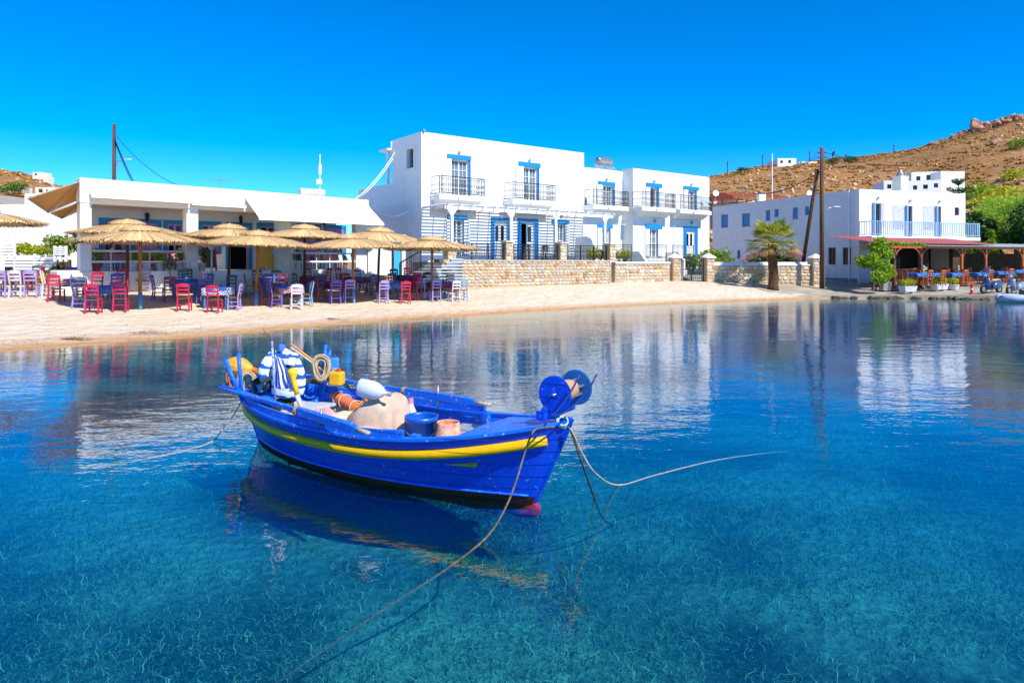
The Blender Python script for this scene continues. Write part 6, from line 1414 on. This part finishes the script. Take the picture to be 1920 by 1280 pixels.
MB().tube([(.1,0,zl-.4),(.18,0,zl-.05),(.5,0,zl+.02)], .025, 6).build('lamp_arm', GREYM, po2); MB().tube([(.45,0,zl),(.65,0,zl+.04),(.95,0,zl+.06)], [.03,.08,.05], 10, flat=.6).build('lamp_head', mat('lamp_head','#c9cdd0'), po2, smooth=True)
def wire(A, B, sag, label, r=.018, m=IRON):
    A, B = Vector(A), Vector(B); pts = [A.lerp(B, i/16) - Vector((0,0,sag*4*(i/16)*(1-i/16))) for i in range(17)]; return tag(MB().tube(pts, r, 4).build('cable', m), label, 'cable', 'overhead cables')
t1 = pp_ + Vector((0,0,hh)); t2 = pp2 + Vector((0,0,h2))
wire(t2-Vector((0,0,.5)), at(345, 350, 42), .5, 'thin cable sloping down right from the left utility pole'); wire(t2-Vector((0,0,.7)), at(250, 340, 36), .1, 'dark double cable dropping steeply from the left utility pole', .03); wire(t2-Vector((0,0,.8)), at(246, 338, 36), .1, 'second of the two cables dropping steeply from the left pole', .025)
wire(t1-Vector((.2,0,.3)), at(1480,300,190), 1.2, 'upper cable running from the tall pole to the ridge pole at left', .03); wire(t1-Vector((.2,0,.6)), at(1440,310,190), 1.2, 'lower cable running from the tall pole towards the ridge at left', .03)
wire(t1+Vector((.2,0,-.3)), at(1700,305,150), .8, 'upper cable running from the tall pole to the right', .03); wire(t1+Vector((.2,0,-.6)), at(1660,308,150), .8, 'lower cable running from the tall pole to the right', .03)
wire(t1-Vector((.1,0,1.5)), at(1410,362,56), .5, 'thick twisted cable from the tall pole to the tiled roof', .035); wire(t1-Vector((0,0,1.6)), at(1430,505,43.6), .05, 'pale stay wire slanting down from the tall pole', .012, GREYM)
wire(HT.w(0,2.9,6.2), at(668,372,36), .25, 'white cable pair from the hotel corner to the taverna roof', .025, WHITE2); wire(HT.w(0,3.1,5.9), at(664,377,36), .3, 'second white cable from the hotel corner to the taverna roof', .02, WHITE2); wire(HT.w(-.05,1.3,2.75), TV.w(UE-.1,.1,3.4), .5, 'loose cable looping from the hotel side wall to the taverna', .025, GREYM)
# bird on the wire
bp_ = t1 + Vector((.75,0,-.42)); o = thing('bird', 'dark bird perched on the cable beside the tall pole', 'bird', bp_)
MB().tube([(-.10,0,-.14),(-.05,0,-.02),(0,0,.10),(.03,0,.18),(.09,0,.20)], [.01,.06,.085,.055,.01], 10).build('body', mat('bird_dark','#2a2d33',.7), o, smooth=True); MB().tube([(-.04,0,-.02),(-.12,0,-.22)], [.03,.015], 6).build('tail', mat('bird_dark','#2a2d33'), o)
# far poles on the ridge
for px, yt, yb, lab in ((1364,302,320,'thin pole on the ridge, leftmost'),(1430,290,312,'thin pole on the ridge, second from the left'),(1518,284,306,'thin pole on the ridge just left of the tall utility pole'),(1676,272,290,'thin pole on the ridge, rightmost')):
    o = thing('ridge_pole', lab, 'pole', at(px, yb+3, 226), 0, 'poles along the ridge'); L = (yb+3-yt)/F*226; MB().tube([(0,0,0),(0,0,L)], .16, 6).build('shaft', WOODP, o); MB().bar((-.5,0,L-.3),(.5,0,L-.3),.12).build('crossarm', WOODP, o)
for px, y0, y1, Y, lab in ((1448,288,370,60,'thin white mast behind the long shaded wall'),(600,290,365,44,'white antenna mast behind the taverna roof')):
    p = at(px, y1, Y); o = thing('mast', lab, 'mast', p); L = (y1-y0)/F*Y; MB().tube([(0,0,-1.5),(0,0,L)], .035, 6).build('shaft', WHITE2, o)
    if px == 600: MB().box(-.2,-.1,L*.25,.12,.1,L*.38).build('box', WHITE2, o); MB().box(-.06,-.06,L*.5,.1,.06,L*.75).build('antenna_panel', WHITE2, o)
def antenna(px, py, Y, label, h=1.0):
    o = thing('tv_antenna', label, 'antenna', at(px, py, Y)); MB().tube([(0,0,-.6),(0,0,h)], .025, 6).build('mast', GREYM, o); MB().bar((-.7,0,h),(.5,.2,h-.1),.025).build('boom', GREYM, o); b = MB()
    for k in range(7): x = -.65+.18*k; b.bar((x,-.25,h),(x,.25,h),.014)
    b.build('elements', GREYM, o)
antenna(413, 350, 34, 'television antenna on the taverna roof', .35); antenna(1393, 357, 58, 'television antenna on the tiled roof', .4)
def heater(px, py, Y, lab):
    o = thing('water_tank', lab, 'tank', at(px, py, Y), .6); MB().lathe([(.02,-.7),(.22,-.68),(.24,-.6),(.24,.6),(.22,.68),(.02,.7)], 16, Matrix.Rotation(R(90),4,'Y')).build('drum', mat('pale_tank','#d5d5d2',.4), o); MB().bar((0,0,-.8),(0,0,0),.08).build('stand', GREYM, o)
heater(585, 362, 38, 'pale cylindrical water tank on the taverna roof')
# ------------------------------------------------------------------ palm, shrubs, trees
def palm(p, th, label, nfr=34, L=1.75, seed=3, name='palm_tree', tr=.30, skirt=True):
    o = thing(name, label, 'palm tree', p); rg = random.Random(seed); b = MB(); n = 12; pts = [(0.05*math.sin(i*.5), 0, th*i/n) for i in range(n+1)]
    b.tube(pts, [tr*(1.25 if i == 0 else 1.05-.25*i/n) for i in range(n+1)], 12); b.build('trunk', mat('palm_bark','#6b4a2c',.95,.25,8,.03,14,col2='#3c2a1a'), o, smooth=True)
    b = MB()
    for i in range(90): a = rg.uniform(0,6.28); z = th*rg.uniform(.15,1.0); r = tr*.82; q = Vector((math.cos(a)*r, math.sin(a)*r, z)); u = Vector((-math.sin(a), math.cos(a), 0)); b.add([q-u*.06, q+u*.06, q+Vector((math.cos(a)*.10, math.sin(a)*.10, .14))], [(0,1,2)])
    b.build('bark_scales', mat('bark_scale','#7d5a36',.95,.25,8), o)['kind'] = 'stuff'
    gm = leafmat('palm_leaf','#4f6f18','#ccc24a'); dm = mat('dry_palm_leaf','#b8934e',.9,.2,8)
    for k in range(nfr):
        a = 2.4*k + rg.uniform(-.2,.2); el = 1.2 - 1.6*(k/nfr)**.8 + rg.uniform(-.1,.1); dry = k > nfr*.86; ll = L*rg.uniform(.85,1.1)
        d = Vector((math.cos(a)*math.cos(el), math.sin(a)*math.cos(el), math.sin(el))); c = Vector((0,0,th)); stem = [c, c+d*ll*.30, c+d*ll*.55-Vector((0,0,.05))]; b = MB(); b.tube(stem, [.02,.016,.012], 4)
        hub = stem[-1]; s_ = d.cross(Vector((0,0,1))); s_ = s_.normalized() if s_.length > .1 else Vector((1,0,0)); up = s_.cross(d)
        for q in range(17):
            f = (q/16-.5)*2.5; dd = (d*math.cos(f) + s_*math.sin(f)).normalized(); le = ll*.55*(1-.28*abs(f)/1.25); w = dd.cross(up).normalized()*.045; tip = hub+dd*le-Vector((0,0,.14*le+(.25 if dry else 0)*le)); mid = hub+dd*le*.55+up*.02
            b.add([hub, mid-w, tip, mid+w], [(0,1,2,3)])
        b.build('frond', dm if dry else gm, o)
    return o
pm_ = GD(1449, 41.8); palm(pm_, 2.8, 'fan palm tree with thick trunk on the sand before the low stone wall', 44, 1.8, 3, tr=.30)
pf = at(1352, 492, 46.5); pf.z = .7; 
o = thing('date_palm', 'young feathery palm behind the right gate pier', 'palm tree', pf); rg = random.Random(5)
MB().tube([(0,0,0),(0,0,1.0)], [.2,.16], 10).build('trunk', mat('palm_bark','#6b4a2c'), o)
for k in range(16):
    a = 2.4*k; el = 1.2-1.0*k/16; L = 2.3; d = Vector((math.cos(a)*math.cos(el), math.sin(a)*math.cos(el), math.sin(el))); pts = [Vector((0,0,1.0)) + d*L*t - Vector((0,0,1.0*t*t)) for t in [i/10 for i in range(11)]]; b = MB(); b.tube(pts, .014, 4); s_ = d.cross(Vector((0,0,1))).normalized()
    for i in range(2, 11):
        for sg in (-1,1):
            for h_ in (0,.5):
                q = pts[i].lerp(pts[i-1], h_); e = q + s_*sg*.38*math.sin(math.pi*min(1,(i+1)/11))+ d*.18 - Vector((0,0,.1)); w = d*.018; b.add([q-w, q+w, e], [(0,1,2)])
    b.build('frond', leafmat('date_leaf','#6f8a2a','#b3b34a'), o)
bush(at(1338, 497, 47.2)*1, (1.2,.9,1.35), 1500, LGREEN, 'tall bright green shrub against the hotel end wall', .2, seed=101, name='tall_shrub').location.z = .8
bush(at(1366, 497, 48.5)*1, (.8,.8,.9), 700, LGREEN, 'bright green shrub right of the tall one behind the low wall', .2, seed=102).location.z = .8
def oleander(px, Y, r, lab, seed):
    p = at(px, 500, Y); p.z = .85; o = bush(p, r, 1500, LDEEP, lab, .2, seed=seed, name='oleander'); rg = random.Random(seed+1); b = MB()
    for i in range(60):
        a = rg.uniform(0,6.28); e = rg.uniform(-.1,1.4); q = Vector((math.cos(a)*math.cos(e)*r[0], math.sin(a)*math.cos(e)*r[1], r[2]*1.0+math.sin(e)*r[2])); b.blob(q, .055, seed=i, amp=.3, sub=1)
    b.build('blossoms', mat('oleander_pink','#d9506f',.7,.2,9), o)
oleander(1418, 46.0, (.95,.8,.95), 'pink flowering oleander left of the palm', 111); oleander(1480, 46.3, (1.15,.8,1.0), 'pink flowering oleander right of the palm', 113); oleander(1448, 47.2, (1.0,.7,1.05), 'dark green oleander directly behind the palm', 115)
def tree(p, th, crown, n, leaf, lm, label, seed, name='tree', tr=.16, clumps=16, asp=.45):
    o = thing(name, label, 'tree', p); rg = random.Random(seed); cr = Vector(crown); c = Vector((0,0,th+cr.z*.7)); b = MB(); lb = MB(); b.tube([(0,0,-.4),(.08,0,th*.6),(0,0,th),(0,.1,th+cr.z*.6)], [tr*1.3,tr,tr*.8,tr*.3], 10)
    for i in range(clumps):
        a = rg.uniform(0,6.28); e = math.asin(rg.uniform(-.7,1)); k = rg.uniform(.45,.85); q = c + Vector((math.cos(a)*math.cos(e)*cr.x*k, math.sin(a)*math.cos(e)*cr.y*k, math.sin(e)*cr.z*k)); b.tube([(0,0,th*.85), ((q.x)*.5, q.y*.5, (th+q.z)*.5), tuple(q)], [tr*.45,tr*.25,.02], 6)
        leaves(lb, q, cr*rg.uniform(.28,.42), n//clumps, leaf, rg, .3, aspect=asp)
    b.build('trunk', TRUNK, o, smooth=True); lb.build('crown', lm, o); return o
def T(px, Y, z): return Vector(((px-CX)/F*Y, Y, z))
tree(T(1905,60,1.5), 2.2, (3.6,3,3.4), 9000, .34, leafmat('tamarisk','#7fa826','#c8de4c'), 'feathery bright green tamarisk tree at the right picture edge', 201, 'tamarisk_tree', .22, 26, .18)
tree(T(1868,66,2.0), 1.6, (2.6,2.4,2.6), 4200, .34, leafmat('tamarisk','#7fa826','#c8de4c'), 'smaller feathery tamarisk left of the big one', 202, 'tamarisk_tree', .18, 16, .18)
tree(T(1826,60,1.4), 1.6, (2.2,2.0,2.5), 3600, .34, LDEEP, 'dark leafy tree behind the right end of the guest house', 203, 'leafy_tree', .16, 16, .6)
tree(T(1850,58,1.4), .8, (2.0,1.8,1.9), 2800, .34, LGREEN, 'mid green leafy tree over the porch roof', 204, 'leafy_tree', .16, 14, .6)
tree(T(1955,56,1.2), 1.6, (3.0,2.6,2.8), 3600, .36, LDEEP, 'dark green tree partly beyond the right picture edge', 205, 'leafy_tree', .18, 16, .5)
tree(T(1735,72,2.5), 2.6, (2.6,2,1.5), 2400, .34, LGREEN, 'bright green treetop behind the guest house roof', 206, 'leafy_tree', .16, 12, .5)
o = thing('norfolk_pine', 'tiered dark green pine behind the guest house', 'tree', T(1797,75,3.0)); b = MB(); rg = random.Random(8); h_ = (492-342)/F*75+H-3.0; MB().tube([(0,0,0),(0,0,h_)], [.2,.04], 8).build('trunk', TRUNK, o)
for k in range(5):
    z = h_*(.5+.115*k); rr = 2.7*(1-.19*k)
    for j in range(7):
        a = 2*math.pi*j/7+k*.5; e = Vector((math.cos(a)*rr, math.sin(a)*rr, z+.5)); s = Vector((0,0,z)); b.tube([s, s.lerp(e,.5)-Vector((0,0,.1)), e], [.05,.04,.02], 5)
        for t in range(26): f = rg.uniform(.2,1); q = s.lerp(e,f)+Vector((rg.gauss(0,.12),rg.gauss(0,.12),.12+rg.gauss(0,.06))); leaves(b, q, .12, 2, .3, rg, .2, aspect=.25)
b.build('crown', LDEEP, o)
tree(T(315,52,1.5), 4.6, (1.3,1.2,1.1), 900, .26, LDEEP, 'green treetop peeping over the taverna roof', 207, 'leafy_tree', .14, 9, .5)
# bench by the end pier
p = G(1514, 531); bn = thing('bench', 'dark slatted wooden bench beside the stone end pier', 'bench', p, R(6)); 
for k in range(4): MB().box(-.72,-.28+.13*k,.42,.72,-.18+.13*k,.45).build('seat_slat', BROWNW, bn)
for k in range(3): MB().box(-.72,.26+.03*k,.55+.13*k,.72,.285+.03*k,.65+.13*k).build('back_slat', BROWNW, bn)
for s in (-1,1): b = MB(); b.bar((s*.62,-.25,0),(s*.62,-.25,.62),.06); b.bar((s*.62,.24,0),(s*.62,.36,.95),.06); b.bar((s*.62,-.28,.62),(s*.62,.28,.62),.06); b.bar((s*.62,-.25,.38),(s*.62,.25,.38),.05); b.build('end_frame', IRON, bn)
# ------------------------------------------------------------------ houses behind
def cubehouse(name, label, px0, px1, yt, Y, depth, wins, m=None, zb=None, rz=0, base=496, wm=None, cat='building'):
    x0, x1 = (px0-CX)/F*Y, (px1-CX)/F*Y; z1 = H-(yt-HY)/F*Y; zb = zb if zb is not None else H-(base-HY)/F*Y; o = thing(name, label, cat, (x0, Y, zb), rz); m = m or WHITE; hz = z1-zb; hl = []
    for a, c, ya, yb, k in wins: hl.append(((a-px0)/F*Y, (c-px0)/F*Y, H-(yb-HY)/F*Y-zb, H-(ya-HY)/F*Y-zb))
    L = x1-x0; MB().walls(0, L, -1.5, hz, 0, .3, hl).build('front_wall', m, o); MB().box(.0,.3,-1.5,.3,depth,hz).build('side_wall', m, o); MB().box(L-.3,.3,-1.5,L,depth,hz).build('side_wall', m, o); MB().box(.3,depth-.3,-1.5,L-.3,depth,hz).build('back_wall', m, o); MB().box(.3,.3,hz-.5,L-.3,depth-.3,hz-.35).build('roof', m, o)
    if hl: MB().box(.3,.9,-1,L-.3,1.0,hz-.5).build('dark_backing', DARK, o)  # near-black sheet gives the windows a painted unlit interior
    for (a, c, z0, z1_), w_ in zip(hl, wins):
        t = min(.09, (c-a)*.12); fm = (wm or BRW) if w_[4] != 'b' else SHUTB; b = MB(); b.box(a,.08,z0,a+t,.16,z1_); b.box(c-t,.08,z0,c,.16,z1_); b.box(a+t,.08,z1_-t,c-t,.16,z1_); w = b.build('window', fm, o); MB().box(a+t,.11,z0,c-t,.12,z1_-t).build('pane', GLASS, w)
        if w_[4] == 'r': MB().box((a+c)/2-t*.4,.09,z0,(a+c)/2+t*.4,.15,z1_-t).build('mullion', fm, w)
    return o
# terraced hotel on the hill
cubehouse('hill_hotel', 'upper white block of the terraced hotel on the right hillside', 1709, 1765, 323, 112, 6, [(1717,1724,331,339,'r'),(1734,1741,329,338,'r'),(1752,1759,328,336,'r')], rz=R(-14), base=365)
cubehouse('hill_hotel', 'lower white block of the terraced hotel on the right hillside', 1704, 1757, 339, 106, 6, [(1711,1718,348,356,'r'),(1728,1736,347,355,'r'),(1746,1753,345,353,'r')], rz=R(-14), base=370)
cubehouse('hill_hotel', 'left low block of the terraced hotel on the right hillside', 1657, 1707, 339, 116, 6, [(1663,1670,346,354,'r'),(1677,1684,344,352,'r'),(1695,1702,343,350,'r')], rz=R(-12), base=365)
cubehouse('hill_hotel', 'windowless lit end block of the terraced hotel on the right hillside', 1764, 1811, 321, 109, 8, [], rz=R(4), base=372)
cubehouse('ridge_house', 'white house alone on the ridge line', 1458, 1493, 297, 224, 10, [(1463,1468,301,306,'r'),(1478,1483,300,306,'r')], base=312)
cubehouse('ridge_house', 'low cream house just right of the white ridge house', 1503, 1532, 303, 224, 8, [(1510,1514,306,310,'r')], mat('cream_plaster','#e6dcc6'), base=312)
# tiled roof house behind the long wall
th = thing('tiled_house', 'house with orange tiled roof and timber veranda behind the shaded wall', 'building', at(1330, 420, 64), 0); o_ = th.location
def q_(px, py, Y): return at(px, py, Y) - o_
MB().box(0,2.5,0,8.2,6,q_(1330,372,64).z).build('wall', mat('cream_plaster','#e6dcc6'), th)
for i, (xa, xb, yt, dz) in enumerate(((1330,1380,371,0),(1376,1482,362,.2))):
    A, B = q_(xa, yt+6, 63.0), q_(xb, yt+6+(4 if i else -3), 62.5); n = 40; b = MB()
    for k in range(n+1): p = A.lerp(B, k/n); dzz = .07*(k % 2); b.v += [p+Vector((0,0,dzz)), p+Vector((0,3.2,.9+dzz-.3*i))]
    b.f = [(k*2, k*2+2, k*2+3, k*2+1) for k in range(n)]; r_ = b.build('roof', TERRA, th); s_ = r_.modifiers.new('t','SOLIDIFY'); s_.thickness = .08
for px in (1336,1355,1382,1400,1418,1452): t_ = q_(px, 374, 62.8); MB().bar((t_.x,t_.y,-.5),(t_.x,t_.y,t_.z),.16).build('post', BROWNW, th)
b = MB(); A, B = q_(1330,384,62.8), q_(1410,377,62.8); b.bar(A,B,.1); b.bar(A-Vector((0,0,.35)),B-Vector((0,0,.35)),.1); b.build('veranda_rail', BROWNW, th)
for px, py, Y, lab in ((1342,363,60,'white satellite dish on the tiled house'),(1518,363,60,'white satellite dish behind the long shaded wall')):
    o = thing('satellite_dish', lab, 'satellite dish', at(px, py, Y)); MB().lathe([(.01,.0),(.15,.02),(.27,.08)], 16, Matrix.Rotation(R(75),4,'X'), cap=False).build('dish', WHITE2, o, smooth=True); MB().bar((0,.1,-.6),(0,.1,0),.05).build('stand', GREYM, o)
cubehouse('roof_box', 'white water tank box on the tiled house', 1424, 1436, 363, 60, .7, [], base=375, cat='tank')
# left: white houses, hedge and slat fences
cubehouse('village_house', 'long white house with rough plaster at the left edge behind the umbrella', -160, 88, 394, 44, 6, [], SHWALL, zb=.8)
cubehouse('village_house', 'white house with small blue windows seen under the shade sails', 88, 152, 407, 46, 6, [(92,104,438,462,'b'),(117,125,439,448,'b'),(134,149,438,452,'b'),(93,104,409,414,'b'),(114,122,409,414,'b')], zb=.8)
cubehouse('village_house', 'white house roof terrace behind the left houses', -40, 70, 383, 60, 6, [], zb=.8)
cubehouse('village_house', 'low white house with solar panels left of the sails', 36, 110, 384, 56, 6, [], zb=.8)
cubehouse('arched_house', 'cream house with an arched loggia on the left hillside', 66, 110, 351, 95, 6, [(72,80,354,361,'r'),(86,89,355,359,'r')], mat('cream_plaster','#e6dcc6'), base=372)
cubehouse('hilltop_house', 'small cream block house on top of the left hill', 61, 81, 323, 158, 3, [(65,69,325,329,'r')], mat('cream_plaster','#e6dcc6'), base=338); cubehouse('hilltop_house', 'tiny annexe beside the block house on the left hilltop', 82, 90, 331, 158, 2, [], mat('cream_plaster','#e6dcc6'), base=340)
cubehouse('pink_house', 'white house with pink band below the left hilltop', 46, 100, 363, 84, 6, [(54,60,368,372,'r')], base=385)
for i, (a, c, Y, lab) in enumerate((((-60,348),(58,358),128,'upper pale terrace wall crossing the left hill'),((-60,366),(52,380),100,'lower pale terrace wall crossing the left hill'))):
    A, B = at(a[0], a[1], Y), at(c[0], c[1], Y-6); tag(MB().bar(A, B, .5, 1.0).build('terrace_wall', mat('pale_wall','#d8cbb8',.9), None), lab, 'wall')
p = GD(62, 33); o = thing('hedge', 'yellow green clipped hedge behind the white slat fence on the left', 'hedge', p); b = MB(); rg = random.Random(31)
for k in range(16): leaves(b, (-1.2+k*.19, rg.uniform(-.15,.15), H-(468-HY)/F*33-p.z+rg.uniform(-.1,.1)), (.32,.35,.38), 190, .13, rg, .3)
b.build('foliage', LYEL, o); MB().box(-1.3,-.1,0,1.8,.1,1.2).build('stems', TRUNK, o)
bush(at(120, 478, 31.5), (.95,.7,.55), 900, LGREEN, 'green climbing shrub left of the taverna buttress', .16, seed=301)
bush(GD(17, 31), (.35,.35,.4), 300, LYEL, 'small yellow green shrub at the left picture edge', .12, seed=302)
def slatfence(px0, px1, yt, yb, Y, lab, n):
    A, B = at(px0, yb, Y), at(px1, yb, Y); L = (B-A).x; hgt = (yb-yt)/F*Y; o = thing('slat_fence', lab, 'fence', A, 0, 'white slat fences on the left')
    for k in range(n): z = hgt*k/n; MB().box(0,0,z,L,.03,z+hgt/n*.72).build('slat', WHITE2, o)
    for x in (0, L/2, L): MB().box(x-.05,.031,-.3,x+.05,.12,hgt+.03).build('post', WHITE2, o)
slatfence(-70, 25, 442, 500, 32, 'tall white slat fence at the left picture edge', 10); slatfence(25, 101, 477, 506, 31.8, 'low white slat fence under the hedge', 5); slatfence(101, 122, 462, 478, 30.5, 'short white slat fence left of the buttress', 4)
p = G(80, 547); o = potplant(p, .36, .4, mat('grey_pot','#a9adb2',.8,.1,6), LYEL, 'grey tub of yellow green flowers beside the red chair on the left', .09, 420, pr=.27)
p = GD(104, 31); bush(p + Vector((0,0,.35)), (.3,.3,.35), 300, LDEEP, 'round dark green shrub beside the whitewashed buttress', .1, seed=303)
for i, (px, py, Y, r, lm, lab) in enumerate(((30,352,118,1.5,LDEEP,'dark green bushes on the terrace of the left hill'),(8,352,120,1.5,LGREEN,'green bush at the left end of the hill terrace'),(36,344,122,1.2,LGREEN,'small green bush on the terrace of the left hill'),(1560,302,200,2.0,LDEEP,'dark bush on the ridge right of the tall pole'),(1596,297,205,2.2,LDEEP,'second dark bush on the ridge right of the tall pole'),(1394,316,220,1.6,LDEEP,'dark bush on the ridge left of the white mast'),
        (1870,365,90,3.0,LYEL,'yellow green bush on the slope above the tamarisk'),(1840,358,95,2.6,LGREEN,'green bush on the slope right of the tiered pine'),(1845,378,84,2.2,LYEL,'lower yellow green bush on the slope above the tamarisk'),(1912,268,170,2.6,LGREEN,'green bush high on the slope at the right edge'),(1912,310,150,2.0,LYEL,'yellow green bush on the mid slope at the right edge'),(1895,328,130,2.2,LYEL,'olive bush in the middle of the right slope'))):
    bush(at(px, py, Y) - Vector((0,0,r*.8)), (r*1.4,r,r*.7), 500, lm, lab, r*.22, seed=400+i, stem=False, name='hill_bush')
